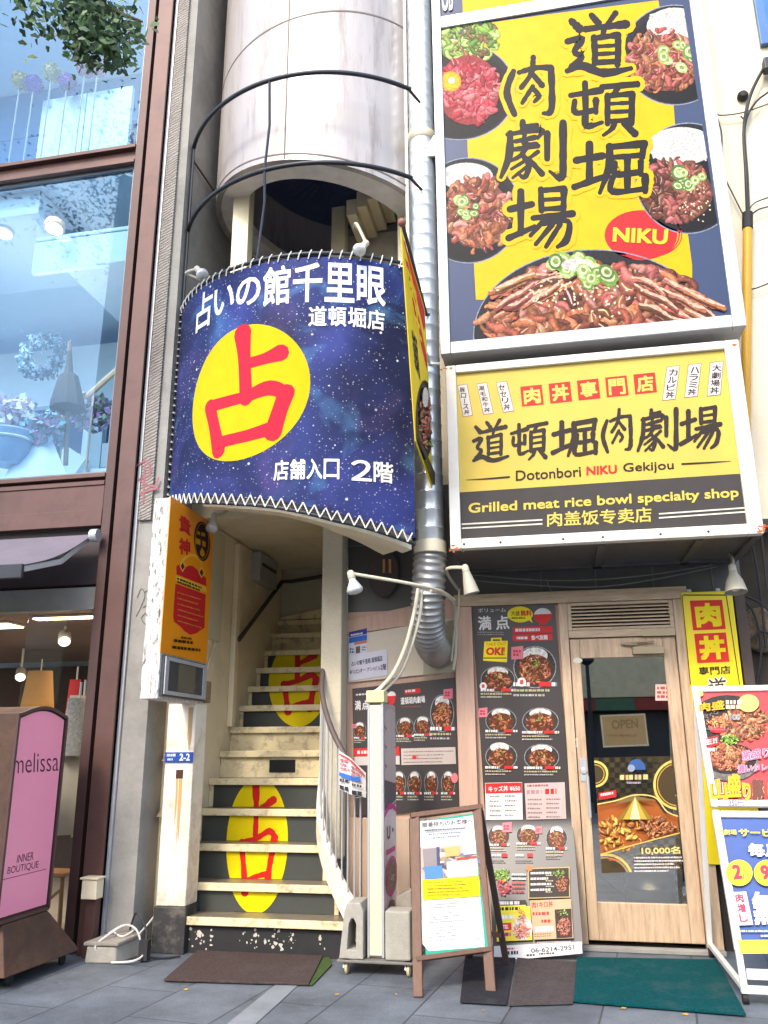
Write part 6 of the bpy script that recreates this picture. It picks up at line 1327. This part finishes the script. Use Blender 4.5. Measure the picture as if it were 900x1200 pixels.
s = MB(); s.box(2.07, 2.2, 6.3, 6.385, 6.86, 6.98); s.tube([(2.1, 6.34, 6.92), (2.35, 6.34, 6.95)], .03, 8); o = s.build('junction_box', m_dark, None, (2.13, 6.34, 6.86), bevel=.01); tag(o, 'dark junction box under the blue window at the upper right', 'junction box')
# right recess clutter
s = MB()
for P in ([(862, 690), (866, 740), (872, 790), (866, 812)], [(868, 700), (884, 720), (892, 760), (885, 810)], [(875, 610), (884, 650), (892, 700), (898, 760)], [(889, 600), (895, 650), (899, 690)], [(866, 696), (890, 706), (905, 720)], [(880, 750), (892, 740), (905, 745)]): s.tube(spline([tuple(W(*p, 6.55)) for p in P], 6), .009, 6)
o = s.build('cable', m_cable, None, tuple(W(872, 790, 6.55)), True); tag(o, 'tangle of black cables in the dark recess beside the yellow vertical sign', 'cable')
s = MB(); s.ball(W(893, 738, 6.62), .17, 16, sc=(1, .25, 1)); o = s.build('wicker_basket', mat('old_wicker', C(120, 104, 82), .9, var=.4, scale=40, bump=.8, bscale=90), None, tuple(W(893, 738, 6.62)), True); tag(o, 'round woven brown disc hung in the dark recess on the right', 'basket')
s = MB(); K = W(866, 702, 6.5); s.box(K.x - .03, K.x + .03, K.y - .03, K.y + .03, K.z - .06, K.z + .05); o = s.build('plug_box', m_white, None, tuple(K), bevel=.006); tag(o, 'small white plug box above the dark recess cables', 'plug box')
# wooden medallion on the dark tiles
md = thing('wall_plaque', 'oval dark wooden plaque on charcoal tiles above the menu board', 'plaque', tuple(W(452, 705, 6.40)))
c = W(450, 671, 6.41); s = MB(); s.lathe(c, (0, -1, 0), [(.19, 0), (.20, .01), (.20, .025), (.185, .03)], 32); 
for i in range(len(s.v)): s.v[i].x = c.x + (s.v[i].x - c.x) * .62
s.build('disc', mat('old_dark_wood', C(72, 62, 58), .6, var=.2), md)
s = MB()
for x in (450, 457): K = W(x, 664, 6.375); s.box(K.x - .01, K.x + .01, 6.37, 6.379, K.z - .05, K.z + .06)
s.build('peg', mat('amber_wood', C(196, 140, 84), .5), md)
# floor clutter in the alcove
cb_ = thing('cable_trough', 'grey concrete cable trough lying at the foot of the concrete wall', 'trough', (-3.0, 5.8, 0))
s = MB(); s.hexa([(-3.05, 5.42, 0), (-2.84, 5.44, 0), (-2.78, 5.655, 0), (-2.98, 5.655, 0), (-3.04, 5.42, .10), (-2.85, 5.44, .10), (-2.79, 5.655, .12), (-2.98, 5.655, .12)]); s.build('trough', m_block, cb_, bevel=.01); MB().hexa([(-3.06, 5.41, .103), (-2.83, 5.43, .103), (-2.775, 5.66, .123), (-2.99, 5.66, .123), (-3.06, 5.41, .125), (-2.83, 5.43, .125), (-2.775, 5.66, .147), (-2.99, 5.66, .147)]).build('lid', mat('rough_block', C(160, 152, 140), .95), cb_, bevel=.006)
s = MB(); s.tube(spline([(-2.95, 5.47, .02), (-2.98, 5.42, .10), (-2.93, 5.5, .16), (-2.86, 5.58, .20), (-2.78, 5.58, .17), (-2.72, 5.55, .07), (-2.69, 5.5, .04), (-2.73, 5.44, .02), (-2.86, 5.42, .012)], 6), .0065, 6); s.tube(spline([(-2.97, 5.56, .15), (-2.9, 5.62, .19), (-2.82, 5.62, .17), (-2.86, 5.54, .14), (-2.95, 5.58, .16)], 6), .006, 6); s.tube(spline([(-2.8, 6.1, .15), (-2.77, 5.9, .24), (-2.77, 5.7, .18), (-2.8, 5.6, .12)], 6), .006, 6)
o = s.build('extension_lead', m_rope, None, (-2.85, 5.5, 0), True); tag(o, 'tangled white extension lead draped over the concrete trough', 'cable')
s = MB(); s.tube(spline([(-2.84, 5.6, .17), (-2.78, 5.56, .28), (-2.70, 5.55, .18), (-2.68, 5.52, .05), (-2.62, 5.58, .012), (-2.5, 5.66, .012)], 6), .007, 6); s.box(-2.72, -2.66, 5.5, 5.55, .01, .13)
o = s.build('extension_lead', m_cable, None, (-2.68, 5.55, 0), True); tag(o, 'black cable and socket lying beside the white lead by the pillar', 'cable')
m_hood = mat('grimy_cream', C(190, 170, 140), .7, var=.2)
for k, (x, z, tt) in enumerate(((-2.79, 1.18, 'upper cream hooded wall box in the gap beside the pillar'), (-2.80, .80, 'lower cream hooded wall box in the gap beside the pillar'))):
    t = thing('vent_hood', tt, 'vent hood', (x, 5.9, z))
    MB().box(x - .01, x + .05, 5.92, 6.12, z, z + .12).build('box', m_hood, t, bevel=.006); MB().hexa([(x - .045, 5.88, z + .05), (x + .05, 5.88, z + .05), (x + .05, 6.12, z + .05), (x - .045, 6.12, z + .05), (x, 5.95, z + .17), (x + .05, 5.95, z + .17), (x + .05, 6.12, z + .17), (x, 6.12, z + .17)]).build('hood', m_hood, t, bevel=.004)
s = MB(); s.tube([(-2.775, 6.0, 0), (-2.775, 6.0, 1.6)], .016, 8); s.tube([(-2.835, 6.05, 0), (-2.835, 6.05, 1.6)], .012, 8); o = s.build('drain_pipe', m_rust, None, (-2.8, 6.0, 0), True); tag(o, 'rusty drain pipes running down the gap beside the pillar', 'pipe')
# stairwell boxes
t = thing('letter_box', 'grey metal letter box high on the left wall of the stair', 'letter box', (-2.7, 7.75, 2.9))
MB().box(-2.748, -2.66, 7.35, 7.85, 2.85, 3.13).build('case', m_alu, t, bevel=.006); MB().box(-2.659, -2.652, 7.4, 7.8, 3.0, 3.03).build('slot', m_dark, t)
t = thing('fuse_box', 'flat cream fuse box on the rear wall of the stair', 'fuse box', (-1.98, 8.2, 2.75))
MB().box(-2.13, -1.83, 8.17, 8.258, 2.72, 3.12).build('case', m_cream, t, bevel=.006); MB().box(-2.1, -2.085, 8.165, 8.169, 2.98, 3.08).build('latch', m_dark, t)

# ================================================================== boutique awning and shop contents
aw = thing('awning', 'drooping purple grey folding awning over the boutique entrance', 'awning', (-3.6, 5.2, 2.7))
s = MB(); n_ = 10
va = []
for k in range(n_ + 1):
    t_ = k / n_; y = 5.57 - .62 * t_; z = 2.88 - .36 * t_ - .09 * math.sin(math.pi * t_) * .5
    va.append((y, z))
xr = lambda t_: -3.36 - .12 * t_
for k in range(n_):
    (y0, z0), (y1, z1) = va[k], va[k + 1]; t0, t1 = k / n_, (k + 1) / n_
    s.hexa([(-7, y0, z0), (xr(t0), y0, z0), (xr(t1), y1, z1), (-7, y1, z1), (-7, y0, z0 + .006), (xr(t0), y0, z0 + .006), (xr(t1), y1, z1 + .006), (-7, y1, z1 + .006)])
s.build('canopy', mat('mauve_canvas', C(112, 104, 114), .8, var=.15, scale=3, bump=.2), aw, merge=True)
s = MB(); s.box(-7, xr(1), 4.93, 4.96, 2.43, 2.53); s.build('front_bar', m_dark, aw, bevel=.006)
s = MB(); s.beam((-3.40, 5.58, 2.86), (-3.44, 5.3, 2.62), .03, .04); s.beam((-3.44, 5.3, 2.62), (-3.5, 4.97, 2.5), .03, .04); s.lathe((-3.36, 5.55, 2.87), (1, 0, 0), [(.05, 0), (.05, .06)], 16); s.build('arm', m_alu, aw, bevel=.003)
for k, (x0, x1, y0, y1) in enumerate(((-5.6, -4.45, 6.2, 6.45), (-4.5, -3.5, 7.6, 7.85), (-4.1, -3.45, 6.0, 6.1))):
    t = thing('ceiling_light', ('glowing strip light nearest the open left side of the shop', 'long glowing strip light deep inside the shop', 'short glowing strip light behind the shop header')[k], 'ceiling light', ((x0 + x1) / 2, y0, 2.33))
    q = bpy.data.lights.new('strip_glow', 'AREA'); q.energy = 5; q.shape = 'RECTANGLE'; q.size = x1 - x0; q.size_y = y1 - y0; q.color = (1, .78, .52); qo = bpy.data.objects.new('strip_glow', q); COL.objects.link(qo); qo.parent = t; qo.location = (0, (y1 - y0) / 2, -.01)
    MB().box(x0, x1, y0, y1, 2.34, 2.358).build('frame', m_alu, t); MB().box(x0 + .01, x1 - .01, y0 + .01, y1 - .01, 2.33, 2.339).build('diffuser', m_lamp, t)
for k, p in enumerate(((76, 742, 6.6), (25, 785, 8.0))):
    c = W(*p); t = thing('track_spotlight', ('bright white track spotlight near the shop ceiling', 'small track spotlight further inside the shop')[k], 'spotlight', tuple(c))
    MB().lathe(c, (.4, -.6, -.6), [(.03, 0), (.05, .02), (.055, .13), (.05, .132)], 16).build('housing', m_white, t, smooth=True); MB().lathe(c + Vector((.4, -.6, -.6)).normalized() * .134, (.4, -.6, -.6), [(.045, 0), (.04, .006)], 16).build('lens', m_spotl, t); MB().tube([c, c + Vector((0, 0, .1)), (c.x, c.y, 2.36)], .012, 6).build('stem', m_white, t)
for k, (px, py, zz) in enumerate(((64, 266, 5.70), (5, 272, 6.0))):
    d = ray(px, py); c = CAM + d * ((zz - EYE) / d.z); t = thing('downlight', ('bright oval downlight near the wreath room window recess', 'bright oval downlight at the left picture edge')[k], 'downlight', (c.x, c.y, c.z))
    q = bpy.data.lights.new('downlight_glow', 'POINT'); q.energy = 5; q.shadow_soft_size = .1; q.color = (1, .93, .84); qo = bpy.data.objects.new('downlight_glow', q); COL.objects.link(qo); qo.parent = t; qo.location = (0, .3, -.9)
    MB().lathe((c.x, c.y, c.z), (0, -.25, -1), [(.085, -.04), (.09, .01), (.085, .02)], 20).build('rim', m_white, t); MB().lathe((c.x, c.y, c.z), (0, -.25, -1), [(.07, .021), (.05, .03)], 20).build('lens', m_spotl, t)
# garments in the shop
def garment(label, c, h, w0, w1, m, yaw=0):
    t = thing('hanging_garment', label, 'garment', (c[0], c[1], c[2] - h))
    n_ = 14; s = MB(); i0 = 0; rows = 9
    for r_ in range(rows + 1):
        tt = r_ / rows; wd = w0 + (w1 - w0) * tt; z = c[2] - h * tt
        for j in range(n_):
            a = 2 * math.pi * j / n_; k = 1 + .18 * math.sin(a * 5 + 1.3) * tt
            x, y = wd / 2 * math.cos(a) * k, wd / 5 * math.sin(a) * k + .03
            s.v.append(Vector((c[0] + x * math.cos(yaw) - y * math.sin(yaw), c[1] + x * math.sin(yaw) + y * math.cos(yaw), z)))
    for r_ in range(rows):
        for j in range(n_):
            q = (j + 1) % n_; s.f.append((r_ * n_ + j, r_ * n_ + q, (r_ + 1) * n_ + q, (r_ + 1) * n_ + j)); s.c.append((1, 1, 1))
    s.f.append(tuple(range(n_))); s.c.append((1, 1, 1))
    s.build('cloth', m, t, smooth=True); MB().tube([(c[0], c[1] + .03, c[2]), (c[0], c[1] + .03, c[2] + .12)], .008, 6).build('hanger', m_alu, t)
garment('cream robe hanging beside the brown column in the shop', tuple(W(96, 815, 5.95)), 1.0, .16, .34, mat('cream_fabric', C(214, 200, 178), .9, var=.08), .8)
garment('grey knitted top hanging in front of the cream robe', tuple(W(91, 818, 5.86)), .42, .12, .2, mat('grey_knit', C(170, 166, 160), .9, var=.35, scale=60), .8)
garment('tan dress hanging deep in the shop', tuple(W(46, 786, 7.6)), 1.1, .25, .5, mat('tan_fabric', C(196, 150, 90), .8), .2)
garment('red dress hanging deep in the shop', tuple(W(88, 796, 7.2)), 1.0, .1, .2, mat('red_fabric', C(190, 50, 60), .8), .4)
garment('dark coat hanging at the back of the shop', tuple(W(20, 800, 8.2)), 1.2, .5, .7, mat('dark_fabric', C(60, 46, 44), .9), 0)
t = thing('shop_stool', 'small bamboo stool standing inside the shop by the column', 'stool', (-3.75, 6.05, 0))
c = Vector((-3.72, 6.1, 0))
for dx in (-.14, .14):
    for dy in (-.12, .12): MB().tube([(c.x + dx, c.y + dy, .03), (c.x + dx * .8, c.y + dy * .8, .42)], .016, 8).build('leg', mat('bamboo', C(150, 104, 64), .5), t)
MB().box(c.x - .15, c.x + .15, c.y - .13, c.y + .13, .42, .45).build('seat', mat('bamboo', C(150, 104, 64), .5), t, bevel=.006); s = MB(); s.beam((c.x - .12, c.y - .11, .15), (c.x + .12, c.y - .11, .34), .018, .018); s.build('brace', mat('bamboo', C(150, 104, 64), .5), t)
s = MB(); s.ball((-4.05, 7.0, 1.2), .16, 12, sc=(1, 1, .8)); 
for k in range(90):
    a, b = random.uniform(0, 6.28), random.uniform(-.4, 1.4); d = Vector((math.cos(a) * math.cos(b), math.sin(a) * math.cos(b), math.sin(b))) * random.uniform(.12, .3); p = Vector((-4.05, 7.0, 1.22)) + d; u = Vector((random.gauss(0, 1), random.gauss(0, 1), random.gauss(0, 1))).normalized() * .05; w_ = d.cross(u).normalized() * .025
    s.face([p - u, p + w_, p + u, p - w_])
s.lathe((-4.05, 7.0, .6), (0, 0, 1), [(.1, 0), (.15, .3), (.13, .5)], 12); o = s.build('potted_plant', mat('shop_leaves', C(70, 96, 50), .7, var=.3), None, (-4.05, 7.0, .6)); tag(o, 'bushy green potted plant deep inside the shop', 'plant')
# display objects behind the upper panes
t = thing('display_board', 'white upright display board behind the top window', 'display board', (-4.6, 6.35, 6.46))
K = [W(*p, 6.6) for p in ((18, 76), (130, 62), (122, 168), (6, 160))]
MB().box(-4.95, -3.92, 6.45, 6.50, 6.462, 7.95).build('panel', m_room, t, bevel=.004); MB().box(-4.44, -4.43, 6.445, 6.449, 6.47, 7.94).build('joint', m_roomb, t)
for k, (x, y, col, nm) in enumerate(((24, 95, (206, 176, 96), 'yellow'), (40, 99, (140, 84, 176), 'lilac'), (61, 85, (214, 190, 130), 'cream'), (79, 97, (150, 70, 170), 'violet'), (100, 80, (196, 104, 136), 'rose'), (115, 79, (226, 120, 150), 'pink'))):
    c = W(x, y, 6.3); r_ = .095
    t = thing('paper_flower', ('pale yellow round paper flower, leftmost in the top window', 'lilac round paper flower beside the pale yellow one', 'cream round paper flower between the lilac and violet ones', 'violet round paper flower hanging lowest in the middle of the board', 'dusty rose round paper flower with a dark eye', 'bright pink round paper flower, rightmost in the top window')[k], 'paper flower', (c.x, c.y, 6.462), 'paper flowers on stems behind the top window')
    m = mat(nm + '_paper', C(*col), .8, var=.15, scale=30); s = MB(); s.ball(c, r_ * .8, 14)
    for q in range(120):
        d = Vector((random.gauss(0, 1), random.gauss(0, 1), random.gauss(0, 1))).normalized(); p = c + d * r_ * .85; u = d.orthogonal().normalized() * .022; w_ = d.cross(u).normalized() * .022
        s.face([p - u, p - w_ + d * .02, p + u, p + w_ + d * .02])
    s.build('bloom', m, t); MB().tube([c, (c.x - .03, c.y + .03, 6.9), (c.x - .06, c.y + .05, 6.462)], .008, 6).build('stem', mat('pale_stem', C(180, 176, 160), .7), t)
t = thing('wreath', 'round pale leafy wreath hanging behind the middle window', 'wreath', tuple(W(50, 445, 6.6)))
c = W(49, 418, 6.6); s = MB()
for q in range(700):
    a = random.uniform(0, 6.28); rr_ = .19 + random.gauss(0, .03); p = c + Vector((rr_ * math.cos(a), random.gauss(0, .03), rr_ * math.sin(a))); u = Vector((random.gauss(0, 1), random.gauss(0, 1), random.gauss(0, 1))).normalized() * .035; w_ = u.orthogonal().normalized() * .014
    s.face([p - u, p - w_, p + u, p + w_])
s.build('leaves', mat('silver_leaves', C(110, 136, 156), .7, var=.4, scale=20), t); MB().tube([c + Vector((.19 * math.cos(k * .3142), .02, .19 * math.sin(k * .3142))) for k in range(21)], .025, 8).build('ring', mat('twig_ring', C(120, 130, 140), .8), t)
t = thing('closed_parasol', 'dark folded parasol on a pole behind the middle window', 'parasol', tuple(W(72, 540, 6.4)))
c0 = W(77, 545, 6.35); c1 = W(82, 400, 6.35)
ax = (c1 - c0); L0 = ax.length
MB().lathe(c0, ax, [(.022, 0), (.022, L0 * .42), (.02, L0)], 10).build('pole', mat('parasol_pole', C(110, 92, 76), .6), t); MB().lathe(c0, ax, [(.02, L0 * .42), (.16, L0 * .44), (.15, L0 * .5), (.09, L0 * .70), (.04, L0 * .74), (.012, L0 * .99)], 10).build('canopy', mat('parasol_cloth', C(58, 54, 52), .8), t)
def bunch(label, c, r_, cols, n, name='flower_bunch'):
    t = thing(name, label, 'flowers', (c.x, c.y, c.z - r_))
    for i_, col in enumerate(cols):
        s = MB()
        for q in range(n):
            d = Vector((random.gauss(0, 1), random.gauss(0, 1), random.gauss(0, .8))).normalized() * r_ * random.random() ** .4; p = c + d; u = Vector((random.gauss(0, 1), random.gauss(0, 1), random.gauss(0, 1))).normalized() * r_ * .2; w_ = u.orthogonal().normalized() * r_ * .12
            s.face([p - u, p - w_, p + u, p + w_])
        s.build('petals', mat('petals_%d_%d_%d' % col, C(*col), .8, var=.2), t)
bunch('lilac and white flower bunch by the stair rail behind the middle window', W(106, 483, 6.7), .2, ((200, 160, 210), (216, 210, 220), (150, 170, 150)), 160)
bunch('pale pink flower bunch low at the left behind the middle window', W(14, 490, 6.3), .24, ((216, 180, 196), (226, 220, 226)), 160)
bunch('blue green hydrangea bunch beside the dark folded parasol', W(52, 505, 6.3), .2, ((150, 186, 200), (120, 160, 170), (196, 150, 180)), 160)
garment('white gauzy dress behind the bottom of the middle window', tuple(W(45, 500, 6.25)), .5, .16, .55, mat('white_gauze', C(226, 234, 240), .8), .1)
t = thing('round_planter', 'round grey blue planter low at the left behind the middle window', 'planter', tuple(W(8, 548, 6.2)))
c = W(8, 545, 6.2); MB().lathe(c, (0, 0, 1), [(.12, 0), (.2, .1), (.24, .28), (.22, .3), (.2, .28)], 20).build('pot', mat('blue_pot', C(130, 160, 190), .5), t, smooth=True); s = MB(); s.lathe(c, (0, 0, 1), [(.235, .2), (.245, .21), (.235, .22)], 20); s.build('band', m_white, t)

# ================================================================== overhanging tree
tr = thing('ginkgo_tree', 'dark green street tree whose leafy branch hangs into the top left corner', 'tree', (-5.6, 2.2, 0))
s = MB(); s.tube(spline([(-5.6, 2.2, 0), (-5.55, 2.25, 2.5), (-5.5, 2.3, 5.5), (-5.45, 2.35, 9)], 6), [.2 - .006 * k for k in range(19)], 12); s.build('trunk', mat('bark', C(96, 84, 70), .9, var=.3, bump=.6), tr, smooth=True)
c = W(108, 12, 4.0)
s = MB(); s.tube(spline([(-5.48, 2.32, 6.3), (-4.6, 3.0, 6.6), (c.x - .2, 3.8, c.z + .25), (c.x + .05, 4.0, c.z + .05), (c.x + .35, 4.05, c.z - .12)], 6), [.07 - .0026 * k for k in range(25)], 8); s.build('limb', MATS['bark'], tr, smooth=True)
def leaves(n, c, sp, m):
    s = MB()
    for q in range(n):
        p = Vector(c) + Vector((random.gauss(0, sp[0]), random.gauss(0, sp[1]), random.gauss(0, sp[2])))
        u = Vector((random.gauss(0, .5), random.gauss(0, .5), -1 + random.gauss(0, .4))).normalized(); w_ = u.cross(Vector((random.gauss(0, 1), random.gauss(0, 1), random.gauss(0, .3)))).normalized(); k = random.uniform(.022, .038)
        P = [p, p + u * k * .7 - w_ * k, p + u * k * 1.15 - w_ * k * .55, p + u * k, p + u * k * 1.2 + w_ * k * .5, p + u * k * .7 + w_ * k]
        s.face([P[0], P[1], P[2], P[3]]); s.face([P[0], P[3], P[4], P[5]])
    return s
def at(px, py): d = W(px, py, 4.0); return d
lm = [mat('leaf_dark', (.04, .085, .04), .6, var=.3), mat('leaf_mid', (.085, .16, .05), .6, var=.3)]
big = MB(), MB()
for (px, py, sx, n) in ((60, 6, .13, 90), (95, 12, .16, 190), (118, 22, .13, 200), (122, 48, .09, 140), (100, 40, .08, 90), (95, 58, .05, 40), (45, 8, .08, 50), (132, 60, .05, 35), (158, 38, .035, 18), (150, 28, .04, 16), (108, 0, .12, 200), (85, -14, .12, 120)):
    for b_ in big:
        l = leaves(int(n * .72), at(px, py), (sx, sx * 1.2, sx * .8), None); i = len(b_.v); b_.v += l.v; b_.f += [tuple(i + k for k in f) for f in l.f]; b_.c += l.c
for k in range(9):
    p = (-5.4 + random.gauss(0, .5), 2.0 + random.gauss(0, .4), 9.2 + random.gauss(0, .5))
    for b_ in big:
        l = leaves(130, p, (.4, .4, .3), None); i = len(b_.v); b_.v += l.v; b_.f += [tuple(i + k_ for k_ in f) for f in l.f]; b_.c += l.c
for b_, m in zip(big, lm): b_.build('crown', m, tr)

# fallen leaves
m_fall = mat('dry_leaf', C(206, 160, 60), .8, var=.3, scale=40); first = None
for (x, y, a) in ((-2.15, 4.95, .3), (-1.28, 5.0, 1.2), (-.95, 5.06, 2.2), (.25, 5.02, .8), (.55, 4.97, .1), (-.45, 4.85, 2.4)):
    if first is None:
        s = MB(); s.raw([(0, 0, .002), (.018, .014, .010), (.034, .004, .004), (.036, -.012, .010), (.018, -.016, .003), (-.02, .0, .006)], [(0, 1, 2), (0, 2, 3), (0, 3, 4), (0, 4, 5), (0, 5, 1)]); o = s.build('fallen_leaf', m_fall); first = o
    else: o = first.copy(); COL.objects.link(o)
    o.location = (x, y, .002); o.rotation_euler = (0, 0, a); k = random.uniform(.45, .75); o.scale = (k, k, k); tag(o, 'small dry yellow leaf lying on the grey pavement', 'leaf', 'dry leaves scattered on the pavement')
